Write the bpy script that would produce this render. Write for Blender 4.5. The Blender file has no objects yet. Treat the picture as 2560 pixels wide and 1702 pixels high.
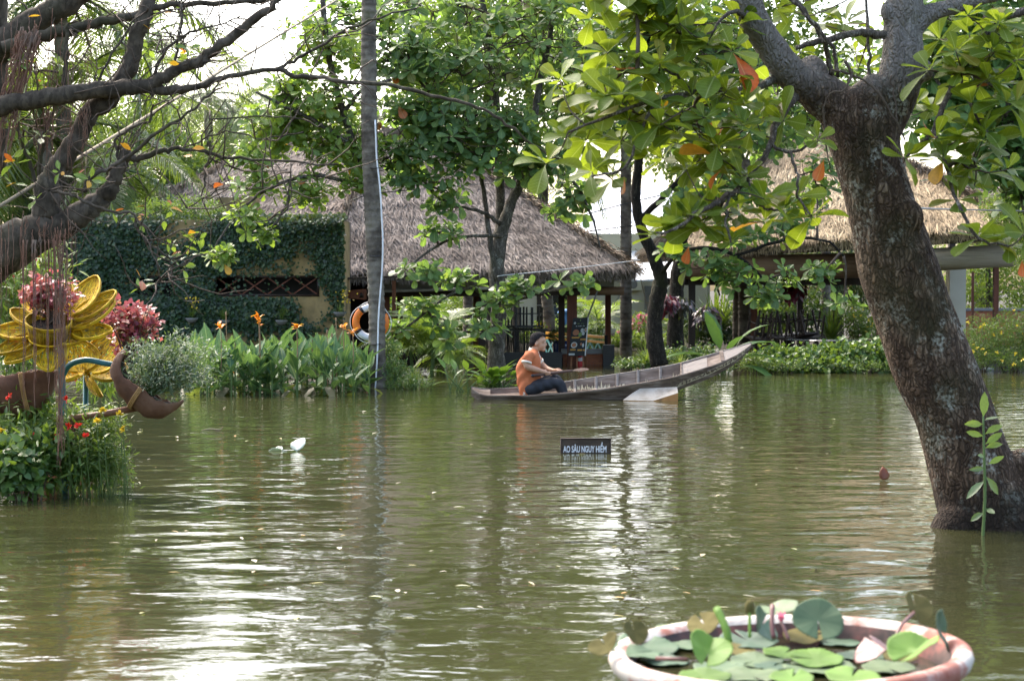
import bpy, bmesh, math, random
import numpy as np
from mathutils import Vector, Matrix, Euler

# ------------------------------------------------------------------ camera, sky, sun, exposure
SC = bpy.context.scene
COL = SC.collection
F, CH, YH = 4480.0, 1.53, 725.0            # focal length in photo pixels, camera height above the flood, horizon row
PITCH = math.atan((851.0 - YH) / F)
cam_d = bpy.data.cameras.new('camera')
cam = bpy.data.objects.new('camera', cam_d)
COL.objects.link(cam)
cam.location = (0, 0, CH)
cam.rotation_euler = (math.pi / 2 - PITCH, 0, 0)
cam_d.sensor_width = 36.0
cam_d.lens = 36.0 * F / 2560.0
cam_d.clip_start = 0.1
cam_d.clip_end = 4000
cam_d.dof.use_dof = True
cam_d.dof.focus_distance = 20.0
cam_d.dof.aperture_fstop = 5.6
SC.camera = cam

SUN_EL, SUN_AZ = math.radians(50), math.radians(-32)   # azimuth from +Y towards +X
w = bpy.data.worlds.new('World'); SC.world = w; w.use_nodes = True
wt = w.node_tree
bg = wt.nodes['Background']
sky = wt.nodes.new('ShaderNodeTexSky')
sky.sky_type = 'NISHITA'; sky.sun_disc = False
sky.sun_elevation = SUN_EL; sky.sun_rotation = SUN_AZ
sky.air_density = 1.0; sky.dust_density = 5.0; sky.ozone_density = 0.6; sky.altitude = 0
wt.links.new(sky.outputs[0], bg.inputs['Color'])
bg.inputs['Strength'].default_value = 0.15
sun_d = bpy.data.lights.new('sun', 'SUN')
sun_d.energy = 0.8; sun_d.angle = math.radians(30); sun_d.color = (1.0, 0.975, 0.94)
sun = bpy.data.objects.new('sun', sun_d); COL.objects.link(sun)
sd = Vector((math.sin(SUN_AZ) * math.cos(SUN_EL), math.cos(SUN_AZ) * math.cos(SUN_EL), math.sin(SUN_EL)))
sun.rotation_euler = sd.to_track_quat('Z', 'Y').to_euler()
sun.location = sd * 60
SC.view_settings.view_transform = 'Standard'
SC.view_settings.look = 'None'
SC.view_settings.gamma = 1.0
SC.view_settings.use_curve_mapping = False
SC.view_settings.exposure = 2.35
cy = SC.cycles
cy.max_bounces = 6; cy.diffuse_bounces = 4; cy.glossy_bounces = 3; cy.transmission_bounces = 4; cy.transparent_max_bounces = 6
cy.caustics_reflective = False; cy.caustics_refractive = False
cy.sample_clamp_indirect = 6.0
cy.use_denoising = True
try:
    cy.denoiser = 'OPENIMAGEDENOISE'; cy.denoising_input_passes = 'RGB_ALBEDO_NORMAL'
except Exception:
    pass

# ------------------------------------------------------------------ helpers
rng = np.random.default_rng(11)
random.seed(5)
PI = math.pi
SP, CP = math.sin(PITCH), math.cos(PITCH)
def ray(px, py):
    xc, yc = (px - 1280.0) / F, (851.0 - py) / F
    return np.array((xc, CP + yc * SP, -SP + yc * CP))
def P(px, py, D):
    d = ray(px, py); return np.array((0, 0, CH)) + d * (D / d[1])
def G(px, py, z=0.0):
    d = ray(px, py); return np.array((0, 0, CH)) + d * ((z - CH) / d[2])
def V3(v): return Vector((float(v[0]), float(v[1]), float(v[2])))
def nrm(v):
    v = np.asarray(v, float); n = np.linalg.norm(v, axis=-1, keepdims=True); return v / np.maximum(n, 1e-9)

ORG = {}
def tag(o, label=None, cat=None, group=None, kind=None):
    if label: o['label'] = label
    if cat: o['category'] = cat
    if group: o['group'] = group
    if kind: o['kind'] = kind
    return o
def thing(name, label, cat, loc=(0, 0, 0), group=None, rotz=0.0):
    o = bpy.data.objects.new(name, None); COL.objects.link(o)
    o.empty_display_size = 0.1
    o.location = V3(loc); o.rotation_euler = (0, 0, rotz)
    ORG[o.name] = np.array([float(c) for c in loc])
    return tag(o, label, cat, group)
def mesh_of(name, V, Fc, smooth=False):
    me = bpy.data.meshes.new(name)
    V = np.asarray(V, dtype=np.float32)
    if isinstance(Fc, np.ndarray):
        k = Fc.shape[1]; n = len(Fc)
        me.vertices.add(len(V)); me.vertices.foreach_set('co', V.ravel())
        me.loops.add(n * k); me.loops.foreach_set('vertex_index', Fc.astype(np.int32).ravel())
        me.polygons.add(n)
        me.polygons.foreach_set('loop_start', np.arange(0, n * k, k, dtype=np.int32))
        me.polygons.foreach_set('loop_total', np.full(n, k, dtype=np.int32))
        me.update(calc_edges=True)
    else:
        me.from_pydata(V.tolist(), [], [tuple(int(i) for i in f) for f in Fc]); me.update()
    if smooth:
        me.polygons.foreach_set('use_smooth', np.ones(len(me.polygons), dtype=bool))
    return me
def leaf_attr(me, T):
    """leaf coordinates (across, along, 1) for the vein pattern"""
    v0 = T[0]; n = len(me.vertices) // len(v0)
    at = me.attributes.new('leafuv', 'FLOAT_VECTOR', 'POINT')
    at.data.foreach_set('vector', np.tile(np.column_stack([v0[:, 0], v0[:, 1], np.ones(len(v0))]).astype(np.float32), (n, 1)).ravel())
def mk(name, V, Fc, mat, parent=None, smooth=False, local=False, kind=None, leaf=None):
    V = np.asarray(V, float)
    if parent is not None and not local: V = V - ORG[parent.name]
    me = mesh_of(name, V, Fc, smooth)
    if leaf is not None: leaf_attr(me, leaf)
    for m in (mat if isinstance(mat, (list, tuple)) else [mat]): me.materials.append(m)
    o = bpy.data.objects.new(name, me); COL.objects.link(o)
    if parent is not None:
        o.parent = parent; ORG[o.name] = ORG[parent.name]
    else:
        ORG[o.name] = np.zeros(3)
    if kind: o['kind'] = kind
    return o
def put(name, me, parent, M, kind=None):
    """an object sharing mesh data, world matrix M, under a parent that has only a location"""
    o = bpy.data.objects.new(name, me); COL.objects.link(o)
    o.parent = parent
    o.matrix_local = Matrix.Translation(-V3(ORG[parent.name])) @ M
    return o
def copy_tree(o, parent=None):
    c = o.copy(); COL.objects.link(c); c.parent = parent
    for ch in o.children: copy_tree(ch, c)
    return c

class MB:
    """collects pieces into one mesh"""
    def __init__(s): s.v = []; s.f = []; s.n = 0
    def add(s, V, Fc):
        V = np.asarray(V, float); s.v.append(V)
        for f in Fc: s.f.append(tuple(int(i) + s.n for i in f))
        s.n += len(V); return s
    def box(s, c, size, M=None):
        V, Fc = box(c, size)
        if M is not None: V = xf(M, V)
        return s.add(V, Fc)
    def tube(s, pts, r, n=8, sub=0): return s.add(*tube(pts, r, n, sub))
    def go(s, name, mat, parent=None, smooth=False, local=False, kind=None, M=None):
        V = np.concatenate(s.v)
        if M is not None: V = xf(M, V)
        ks = set(len(f) for f in s.f)
        Fc = np.array(s.f) if len(ks) == 1 else s.f
        return mk(name, V, Fc, mat, parent, smooth, local, kind)
def xf(M, V):
    A = np.array(M); V = np.asarray(V, float); return V @ A[:3, :3].T + A[:3, 3]
def box(c, s):
    c = np.asarray(c, float); s = np.asarray(s, float) / 2
    V = np.array([(x, y, z) for x in (-1, 1) for y in (-1, 1) for z in (-1, 1)]) * s + c
    return V, [(0, 1, 3, 2), (4, 6, 7, 5), (0, 4, 5, 1), (2, 3, 7, 6), (0, 2, 6, 4), (1, 5, 7, 3)]
def bar(a, b, w_, d_, up=(0, 0, 1)):
    """a rectangular bar from a to b"""
    a = np.asarray(a, float); b = np.asarray(b, float); t = nrm(b - a)
    x = np.cross(t, up)
    if np.linalg.norm(x) < 1e-4: x = np.cross(t, (1, 0, 0))
    x = nrm(x); y = np.cross(x, t)
    V = []
    for p in (a, b):
        for sx, sy in ((-1, -1), (1, -1), (1, 1), (-1, 1)): V.append(p + x * sx * w_ / 2 + y * sy * d_ / 2)
    return np.array(V), [(3, 2, 1, 0), (4, 5, 6, 7), (0, 1, 5, 4), (1, 2, 6, 5), (2, 3, 7, 6), (3, 0, 4, 7)]
def cr(pts, k):
    """Catmull-Rom through rows of any width, k steps a span"""
    p = np.asarray(pts, float)
    if k < 2 or len(p) < 3: return p
    q = np.vstack([2 * p[0] - p[1], p, 2 * p[-1] - p[-2]]); out = []
    for i in range(1, len(q) - 2):
        a, b, c, d = q[i - 1], q[i], q[i + 1], q[i + 2]
        for j in range(k):
            t = j / k
            out.append(0.5 * (2 * b + (c - a) * t + (2 * a - 5 * b + 4 * c - d) * t * t + (3 * b - a - 3 * c + d) * t ** 3))
    out.append(p[-1]); return np.array(out)
def tube(pts, r, n=8, sub=0, flat=None):
    pts = np.asarray(pts, float); r = np.broadcast_to(np.asarray(r, float), (len(pts),))
    if sub:
        q = cr(np.column_stack([pts, r]), sub); pts, r = q[:, :3], np.maximum(q[:, 3], 1e-4)
    m = len(pts)
    T = nrm(np.gradient(pts, axis=0))
    u = np.cross(T[0], (0.0, 0.0, 1.0))
    if np.linalg.norm(u) < 0.1: u = np.cross(T[0], (0.0, 1.0, 0.0))
    u = nrm(u); ang = np.arange(n) * 2 * PI / n
    V = np.empty((m * n + 2, 3))
    for i in range(m):
        u = nrm(u - T[i] * np.dot(u, T[i])); v = np.cross(T[i], u)
        V[i * n:(i + 1) * n] = pts[i] + r[i] * (np.cos(ang)[:, None] * u + np.sin(ang)[:, None] * v * (flat or 1.0))
    V[-2] = pts[0]; V[-1] = pts[-1]
    Fc = [(i * n + j, i * n + (j + 1) % n, (i + 1) * n + (j + 1) % n, (i + 1) * n + j) for i in range(m - 1) for j in range(n)]
    Fc += [(m * n, (j + 1) % n, j) for j in range(n)] + [(m * n + 1, (m - 1) * n + j, (m - 1) * n + (j + 1) % n) for j in range(n)]
    return V, Fc
def lathe(prof, n=24, c=(0, 0, 0)):
    V = [(c[0] + r * math.cos(2 * PI * j / n), c[1] + r * math.sin(2 * PI * j / n), c[2] + z) for r, z in prof for j in range(n)]
    Fc = [(i * n + j, i * n + (j + 1) % n, (i + 1) * n + (j + 1) % n, (i + 1) * n + j) for i in range(len(prof) - 1) for j in range(n)]
    return np.array(V), Fc
def ellipsoid(c, r, nu=14, nv=9):
    V = [(0, 0, 1)]; Fc = []
    for i in range(1, nv):
        a = PI * i / nv
        for j in range(nu):
            b = 2 * PI * j / nu; V.append((math.sin(a) * math.cos(b), math.sin(a) * math.sin(b), math.cos(a)))
    V.append((0, 0, -1)); V = np.array(V) * np.asarray(r, float) + np.asarray(c, float)
    for j in range(nu): Fc.append((0, 1 + j, 1 + (j + 1) % nu))
    for i in range(nv - 2):
        for j in range(nu):
            a = 1 + i * nu; Fc.append((a + j, a + nu + j, a + nu + (j + 1) % nu, a + (j + 1) % nu))
    l = len(V) - 1; a = 1 + (nv - 2) * nu
    for j in range(nu): Fc.append((l, a + (j + 1) % nu, a + j))
    return V, Fc
def leaf_t(stations, fold=0.25, droop=0.12, curl=0.0):
    """leaf along +Y, normal +Z; stations (t, half width)"""
    V = []
    for t, hw in stations:
        z = -droop * t * t
        V += [(-hw, t, z + fold * hw - curl * hw * hw), (0, t, z), (hw, t, z + fold * hw - curl * hw * hw)]
    Fc = []
    for i in range(len(stations) - 1):
        a = 3 * i; Fc += [(a, a + 1, a + 4, a + 3), (a + 1, a + 2, a + 5, a + 4)]
    return np.array(V), np.array(Fc)
def leaf_d(w_, fold=.3, droop=.12):
    """a two-faced folded leaf for distant foliage"""
    return np.array([(0, 0, 0), (w_, .5, fold * w_), (0, 1, -droop), (-w_, .5, fold * w_)], float), np.array([(0, 1, 2), (0, 2, 3)])
OBOV = [(0, .012), (.12, .03), (.34, .13), (.58, .23), (.76, .28), (.9, .255), (.97, .165), (1, .05)]
OBOV_LO = [(0, .015), (.3, .12), (.65, .265), (.88, .26), (1, .08)]
ELLI = [(0, .012), (.12, .05), (.32, .19), (.55, .24), (.8, .16), (1, .01)]
ELLI_LO = [(0, .03), (.3, .19), (.65, .2), (1, .01)]
LANC = [(0, .02), (.25, .1), (.6, .1), (1, .005)]
HEART = [(0, .18), (.1, .34), (.35, .4), (.7, .24), (1, .01)]
def frames(axis, up):
    y = nrm(axis); x = np.cross(y, up); bad = np.linalg.norm(x, axis=1) < 1e-3; x[bad] = (1, 0, 0); x = nrm(x); z = np.cross(x, y)
    return np.stack([x, y, z], axis=2)          # columns x y z
def scatter(T, pos, R, S):
    V0, F0 = T; n = len(pos); S = np.asarray(S, float)
    if S.ndim == 1: S = np.repeat(S[:, None], 3, axis=1)
    V = np.einsum('nij,nkj->nki', R, V0[None] * S[:, None, :]) + pos[:, None, :]
    Fc = (F0[None] + (np.arange(n) * len(V0))[:, None, None]).reshape(-1, F0.shape[1])
    return V.reshape(-1, 3), Fc
def rdir(n, r=None): return nrm((r or rng).normal(size=(n, 3)))
def inball(n, r=None):
    r = r or rng; return rdir(n, r) * (r.random(n) ** (1 / 2.2))[:, None]

# ------------------------------------------------------------------ materials
def newmat(name):
    m = bpy.data.materials.new(name); m.use_nodes = True; t = m.node_tree; t.nodes.clear(); return m, t
def nd(t, ty, ins=None, **kw):
    n = t.nodes.new('ShaderNode' + ty)
    for k, v in kw.items(): setattr(n, k, v)
    for k, v in (ins or {}).items():
        s = n.inputs[k]
        if isinstance(v, bpy.types.NodeSocket): t.links.new(v, s)
        else: s.default_value = v
    return n
def c4(c): return (c[0], c[1], c[2], 1.0)
def ramp(t, fac, stops, interp='LINEAR'):
    n = nd(t, 'ValToRGB', {'Fac': fac}); n.color_ramp.interpolation = interp; e = n.color_ramp.elements
    while len(e) < len(stops): e.new(0.5)
    for i, (p, c) in enumerate(stops): e[i].position = p; e[i].color = c4(c)
    return n.outputs['Color']
def coords(t, stretch=(1, 1, 1), rot=(0, 0, 0)):
    tc = nd(t, 'TexCoord'); mp = nd(t, 'Mapping', {'Vector': tc.outputs['Object'], 'Scale': stretch, 'Rotation': rot}); return mp.outputs[0]
def rnd(t):
    g = nd(t, 'NewGeometry'); o = nd(t, 'ObjectInfo')
    a = nd(t, 'MATH' if False else 'Math', {0: g.outputs['Random Per Island'], 1: o.outputs['Random']}, operation='ADD')
    return nd(t, 'Math', {0: a.outputs[0]}, operation='FRACT').outputs[0]
def pm(name, cols, scale=4.0, stretch=(1, 1, 1), rough=0.7, bump=0.0, bscale=None, spec=0.3, island=0.0, detail=6.0, metal=0.0, pos=None, rot=(0, 0, 0), coat=0.0):
    """noise-coloured Principled; cols is a list over the noise"""
    m, t = newmat(name)
    v = coords(t, stretch, rot)
    nz = nd(t, 'TexNoise', {'Vector': v, 'Scale': scale, 'Detail': detail, 'Roughness': 0.62})
    k = len(cols); ps = pos or [0.3 + 0.4 * i / max(1, k - 1) for i in range(k)]
    c = ramp(t, nz.outputs['Fac'], list(zip(ps, cols)))
    if island:
        hv = nd(t, 'HueSaturation', {'Color': c, 'Value': nd(t, 'MapRange', {'Value': rnd(t), 'To Min': 1 - island, 'To Max': 1 + island}).outputs[0]})
        c = hv.outputs[0]
    b = nd(t, 'BsdfPrincipled', {'Base Color': c, 'Roughness': rough, 'Specular IOR Level': spec, 'Metallic': metal, 'Coat Weight': coat})
    if bump:
        n2 = nd(t, 'TexNoise', {'Vector': v, 'Scale': bscale or scale * 4, 'Detail': 8.0, 'Roughness': 0.7})
        bp = nd(t, 'Bump', {'Height': n2.outputs['Fac'], 'Strength': 1.0, 'Distance': bump}); t.links.new(bp.outputs[0], b.inputs['Normal'])
    o = nd(t, 'OutputMaterial'); t.links.new(b.outputs[0], o.inputs['Surface']); return m
def leafmat(name, cols, trans=0.35, tcol=None, rough=0.42, spec=0.5, pos=None, vein=0.0):
    m, t = newmat(name); r = rnd(t); k = len(cols)
    ps = pos or [i / max(1, k - 1) for i in range(k)]
    c = ramp(t, r, list(zip(ps, cols)))
    nz = nd(t, 'TexNoise', {'Vector': coords(t), 'Scale': 9.0, 'Detail': 3.0})
    c = nd(t, 'HueSaturation', {'Color': c, 'Value': nd(t, 'MapRange', {'Value': nz.outputs['Fac'], 'From Min': .3, 'From Max': .7, 'To Min': .8, 'To Max': 1.22}).outputs[0]}).outputs[0]
    if vein:
        at = nd(t, 'Attribute', attribute_name='leafuv'); sp = nd(t, 'SeparateXYZ', {0: at.outputs['Vector']})
        ax_ = nd(t, 'Math', {0: sp.outputs[0]}, operation='ABSOLUTE').outputs[0]
        mid = nd(t, 'MapRange', {'Value': ax_, 'From Min': .006, 'From Max': .02, 'To Min': 1.0, 'To Max': 0.0}).outputs[0]
        ph = nd(t, 'Math', {0: nd(t, 'Math', {0: sp.outputs[1], 1: 62.0}, operation='MULTIPLY').outputs[0], 1: nd(t, 'Math', {0: ax_, 1: 45.0}, operation='MULTIPLY').outputs[0]}, operation='SUBTRACT').outputs[0]
        sv = nd(t, 'MapRange', {'Value': nd(t, 'Math', {0: ph}, operation='SINE').outputs[0], 'From Min': .86, 'From Max': 1.0, 'To Max': .35}).outputs[0]
        f_ = nd(t, 'Math', {0: nd(t, 'Math', {0: mid, 1: sv}, operation='MAXIMUM').outputs[0], 1: sp.outputs[2]}, operation='MULTIPLY').outputs[0]
        f_ = nd(t, 'Math', {0: f_, 1: vein}, operation='MULTIPLY').outputs[0]
        c = nd(t, 'Mix', {0: f_, 6: c, 7: (.34, .40, .14, 1)}, data_type='RGBA').outputs[2]
        bz = nd(t, 'TexNoise', {'Vector': coords(t), 'Scale': 38.0, 'Detail': 2.0}).outputs['Fac']
        c = nd(t, 'Mix', {0: nd(t, 'MapRange', {'Value': bz, 'From Min': .68, 'From Max': .74, 'To Max': .7}).outputs[0], 6: c, 7: (.16, .10, .03, 1)}, data_type='RGBA').outputs[2]
    b = nd(t, 'BsdfPrincipled', {'Base Color': c, 'Roughness': rough, 'Specular IOR Level': spec})
    o = nd(t, 'OutputMaterial')
    if trans:
        tc = nd(t, 'Mix', {0: 0.55, 6: c, 7: c4(tcol or (0.35, 0.5, 0.03))}, data_type='RGBA').outputs[2]
        tr = nd(t, 'BsdfTranslucent', {'Color': tc})
        mx = nd(t, 'MixShader', {0: trans, 1: b.outputs[0], 2: tr.outputs[0]}); t.links.new(mx.outputs[0], o.inputs['Surface'])
    else: t.links.new(b.outputs[0], o.inputs['Surface'])
    return m
def plain(name, c, rough=0.6, spec=0.4, metal=0.0):
    return pm(name, [tuple(x * 0.86 for x in c), tuple(min(1, x * 1.1) for x in c)], scale=9, rough=rough, spec=spec, metal=metal)

# ------------------------------------------------------------------ materials of the place
def water_mat():
    m, t = newmat('flood_water')
    tc = nd(t, 'TexCoord')
    def wave(sx, sy, sc, det, rough, dist):
        mp = nd(t, 'Mapping', {'Vector': tc.outputs['Object'], 'Scale': (sx, sy, 1)})
        return nd(t, 'TexNoise', {'Vector': mp.outputs[0], 'Scale': sc, 'Detail': det, 'Roughness': rough, 'Distortion': dist}).outputs['Fac']
    a = wave(1.0, 1.7, 1.7, 1.5, .45, .4)        # low swell
    b = wave(1.0, 1.7, 5.0, 2.0, .5, .4)         # ripples
    c = wave(1.0, 1.6, 14.0, 1.0, .5, .2)        # fine chop
    gate = wave(1.0, 1.6, .28, 3.0, .55, .5)
    gate = nd(t, 'MapRange', {'Value': gate, 'From Min': .3, 'From Max': .7, 'To Min': .3, 'To Max': 1.45}).outputs[0]
    def mul(x, y): return nd(t, 'Math', {0: x, 1: y}, operation='MULTIPLY').outputs[0]
    def add(x, y): return nd(t, 'Math', {0: x, 1: y}, operation='ADD').outputs[0]
    h = add(mul(a, 0.019), mul(gate, add(mul(b, 0.0048), mul(c, 0.00045))))
    bp = nd(t, 'Bump', {'Height': h, 'Strength': 1.0, 'Distance': 1.0})
    murk = nd(t, 'TexNoise', {'Vector': tc.outputs['Object'], 'Scale': .35, 'Detail': 4.0}).outputs['Fac']
    col = ramp(t, murk, [(.3, (.030, .032, .012)), (.7, (.042, .041, .017))])
    p = nd(t, 'BsdfPrincipled', {'Base Color': col, 'Roughness': 0.04, 'IOR': 1.333, 'Specular IOR Level': 0.5, 'Normal': bp.outputs[0]})
    o = nd(t, 'OutputMaterial'); t.links.new(p.outputs[0], o.inputs['Surface']); return m
M_water = water_mat()
M_soil = pm('wet_soil', [(.014, .011, .007), (.028, .022, .013), (.022, .028, .01)], scale=3, rough=.9, bump=.02)
M_thatch = pm('grey_thatch', [(.115, .088, .07), (.20, .16, .13), (.31, .255, .21)], scale=1.2, stretch=(1, 1, 1), rough=.9, island=.55)
M_thatch2 = pm('golden_thatch', [(.24, .17, .1), (.37, .275, .165), (.52, .41, .26)], scale=1.2, rough=.9, island=.55)
M_thatch_base = pm('old_thatch', [(.05, .038, .028), (.11, .085, .06)], scale=14, rough=1.0, bump=.05)
M_thatch_hip = pm('hip_thatch', [(.16, .12, .08), (.26, .195, .135)], scale=2, rough=.9, island=.6)
M_ochre = pm('ochre_plaster', [(.09, .075, .045), (.22, .16, .075), (.33, .235, .105), (.17, .14, .07)], scale=1.9, rough=.9, bump=.006, pos=[.3, .42, .55, .7])
M_darkwood = pm('dark_wood', [(.018, .010, .007), (.045, .026, .018)], scale=5, stretch=(1, 1, .2), rough=.55, bump=.003)
M_redwood = pm('red_brown_wood', [(.10, .032, .018), (.17, .058, .03)], scale=4, stretch=(4, 4, .5), rough=.6, bump=.003)
M_black = plain('black_lacquer', (.012, .012, .013), rough=.4)
M_grey = pm('grey_board', [(.16, .155, .15), (.25, .245, .235)], scale=3, rough=.7)
M_metal = pm('galvanised_gutter', [(.42, .42, .42), (.6, .6, .6)], scale=6, rough=.45, metal=.3)
M_cream = pm('cream_wall', [(.52, .48, .36), (.64, .6, .48)], scale=1.2, rough=.85)
M_brick = None
def brick_mat():
    m, t = newmat('brickwork')
    v = coords(t, (1, 1, 1), (PI / 2, 0, 0))
    b = nd(t, 'TexBrick', {'Vector': v, 'Color1': c4((.30, .075, .03)), 'Color2': c4((.42, .13, .05)), 'Mortar': c4((.2, .16, .12)), 'Scale': 9.0, 'Mortar Size': .02})
    p = nd(t, 'BsdfPrincipled', {'Base Color': b.outputs['Color'], 'Roughness': .9}); o = nd(t, 'OutputMaterial')
    t.links.new(p.outputs[0], o.inputs['Surface']); return m
M_brick = brick_mat()
M_bamboo_dark = pm('bamboo_blind', [(.10, .055, .03), (.20, .12, .07), (.15, .085, .045)], scale=2, stretch=(.3, 6, 14), rough=.7, bump=.01, bscale=6)
M_bamboo_grey = pm('weathered_blind', [(.19, .155, .115), (.34, .29, .22), (.25, .2, .15)], scale=2, stretch=(.3, 6, 14), rough=.8, bump=.01, bscale=6)
M_white_metal = pm('white_sheet_metal', [(.62, .66, .7), (.78, .8, .82)], scale=2, rough=.5)
def roofing():
    m, t = newmat('ribbed_white_roofing')
    v = coords(t)
    nz = nd(t, 'TexNoise', {'Vector': v, 'Scale': 1.4, 'Detail': 5.0}).outputs['Fac']
    c = ramp(t, nz, [(.3, (.64, .67, .7)), (.7, (.8, .82, .84))])
    wv = nd(t, 'TexWave', {'Vector': v, 'Scale': 5.0}, bands_direction='X').outputs['Fac']
    bp = nd(t, 'Bump', {'Height': wv, 'Strength': 1.0, 'Distance': .03})
    p = nd(t, 'BsdfPrincipled', {'Base Color': c, 'Roughness': .45, 'Normal': bp.outputs[0]}); o = nd(t, 'OutputMaterial')
    t.links.new(p.outputs[0], o.inputs['Surface']); return m
M_roofing = roofing()
M_glassdark = plain('dark_glazing', (.02, .022, .024), rough=.12, spec=.6)
M_white = plain('white_paint', (.72, .72, .70), rough=.55)
M_rope = pm('pale_rope', [(.2, .16, .1), (.3, .25, .17)], scale=30, rough=.9)

# ------------------------------------------------------------------ the setting
# ground: one sheet, a flooded basin that rises behind the gardens
ys = [-30, -5, 5, 20, 34, 42, 47, 49, 52, 60, 80, 130, 300, 900, 2500]
xs = [-2500, -900, -300, -120, -60, -30, -24, -18, -12, -6, 0, 6, 12, 18, 24, 30, 60, 120, 300, 900, 2500]
def gz(x, y):
    e = max((y - 46.5) / 3.0, (abs(x) - 20) / 4.0, (-3 - y) / 3.0)
    return -0.9 + min(1.0, max(0.0, e)) * 1.05
gv = [(x, y, gz(x, y) + (0 if abs(x) > 100 or y > 100 else rng.normal() * .02)) for y in ys for x in xs]
nx = len(xs)
gf = np.array([(j * nx + i, j * nx + i + 1, (j + 1) * nx + i + 1, (j + 1) * nx + i) for j in range(len(ys) - 1) for i in range(nx - 1)])
tag(mk('ground', gv, gf, M_soil), kind='structure')
wv = [(-26, -8, 0), (26, -8, 0), (26, 52, 0), (-26, 52, 0)]
tag(mk('water', wv, np.array([(0, 1, 2, 3)]), M_water), kind='structure')

def bank(name, outline, h, mat=M_soil, n=26):
    """a low earth mound: outline as px rows of (x, y) in metres, domed to h"""
    c = np.mean(outline, axis=0); o = cr(np.vstack([outline, outline[:1]]), 5)[:-1]
    V = []; m = len(o)
    for k in range(6):
        s = 1 - k / 6.0
        for q in o:
            p = c + (q - c) * s
            V.append((p[0], p[1], -0.35 + (h + .35) * (1 - s ** 3.5) + rng.normal() * .03 * (k > 0)))
    V.append((c[0], c[1], h)); Fc = []
    for k in range(5):
        for j in range(m): Fc.append((k * m + j, k * m + (j + 1) % m, (k + 1) * m + (j + 1) % m, (k + 1) * m + j))
    for j in range(m): Fc.append((5 * m + j, 5 * m + (j + 1) % m, 6 * m))
    return tag(mk(name, V, Fc, mat, smooth=True), kind='structure')
def gxy(px, py): return G(px, py)[:2]
bank('bank', np.array([gxy(1860, 925), gxy(2050, 929), gxy(2250, 930), gxy(2420, 927), gxy(2700, 924), gxy(3100, 915), (14, 43), (8, 43.5), (5.2, 40), (4.6, 37)]), .34)
bank('bank', np.array([gxy(-420, 1250), gxy(-120, 1240), gxy(60, 1222), gxy(190, 1205), gxy(265, 1170), gxy(250, 1120), gxy(60, 1085), gxy(-400, 1080)]), .14)
bank('bank', np.array([gxy(500, 980), gxy(700, 984), gxy(900, 975), gxy(1000, 955), gxy(960, 935), gxy(700, 925), gxy(480, 930)]), .05)
bank('bank', np.array([gxy(1560, 922), gxy(1700, 923), gxy(1860, 917), gxy(1880, 902), gxy(1700, 896), gxy(1560, 905)]), .16)
bank('bank', np.array([gxy(-900, 965), gxy(-100, 985), gxy(250, 975), gxy(460, 955), gxy(420, 925), gxy(-100, 915), gxy(-900, 920)]), .12)
bank('far_bank', np.array([(-24, 47.5), (-10, 46.2), (-3, 46.4), (1.5, 46.4), (5, 46.0), (9, 45.5), (16, 46), (24, 47), (24, 58), (0, 60), (-24, 58)]), .3)

# ------------------------------------------------------------------ thatched roofs
def thatch_face(q, n, rg, lmin=.22, lmax=.5, w_=.011, lift=.05, jit=.32):
    """strands on a bilinear face q = eaveL, eaveR, ridgeR, ridgeL"""
    eL, eR, rR, rL = [np.asarray(a, float) for a in q]
    wid = np.linalg.norm(eR - eL); wt = np.linalg.norm(rR - rL)
    u = rg.random(n); v = rg.random(n) ** 1.0
    # fewer strands towards a narrow ridge
    keep = rg.random(n) < ((wid * (1 - v) + wt * v) / max(wid, wt)); u, v = u[keep], v[keep]; n = len(u)
    lo = eL + (eR - eL) * u[:, None]; hi = rL + (rR - rL) * u[:, None]
    p = lo + (hi - lo) * v[:, None]
    nn = nrm(np.cross(eR - eL, (rL + rR) / 2 - (eL + eR) / 2))
    if nn[2] < 0: nn = -nn
    down0 = nrm(((eL + eR) - (rL + rR)) / 2); side = np.cross(nn, down0)
    down = nrm(.75 * down0 + .25 * nrm(lo - hi) + side * rg.normal(0, jit, (n, 1)))
    L = rg.uniform(lmin, lmax, n); sd_ = nrm(np.cross(down, nn)); W = rg.uniform(.6, 1.7, n) * w_
    crs = ((v * np.linalg.norm((rL + rR - eL - eR) / 2) / .42 + .06 * np.sin(u * 40)) % 1.0)      # laid in overlapping courses
    base = p + nn * (rg.uniform(.0, lift, n) + .02 * (1 - crs) ** 2)[:, None] - down * (L * .5)[:, None]
    mid = base + down * (L * .55)[:, None] + nn * rg.uniform(.012, .05, (n, 1))
    tip = base + down * L[:, None] + nn * rg.uniform(-.02, .05, (n, 1))
    V = np.empty((n, 5, 3))
    V[:, 0] = base - sd_ * W[:, None]; V[:, 1] = base + sd_ * W[:, None]
    V[:, 2] = mid + sd_ * W[:, None]; V[:, 3] = mid - sd_ * W[:, None]; V[:, 4] = tip
    b = (np.arange(n) * 5)[:, None]
    Fc = np.concatenate([b + np.array([0, 1, 2]), b + np.array([0, 2, 3]), b + np.array([3, 2, 4])])
    return V.reshape(-1, 3), Fc
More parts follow.
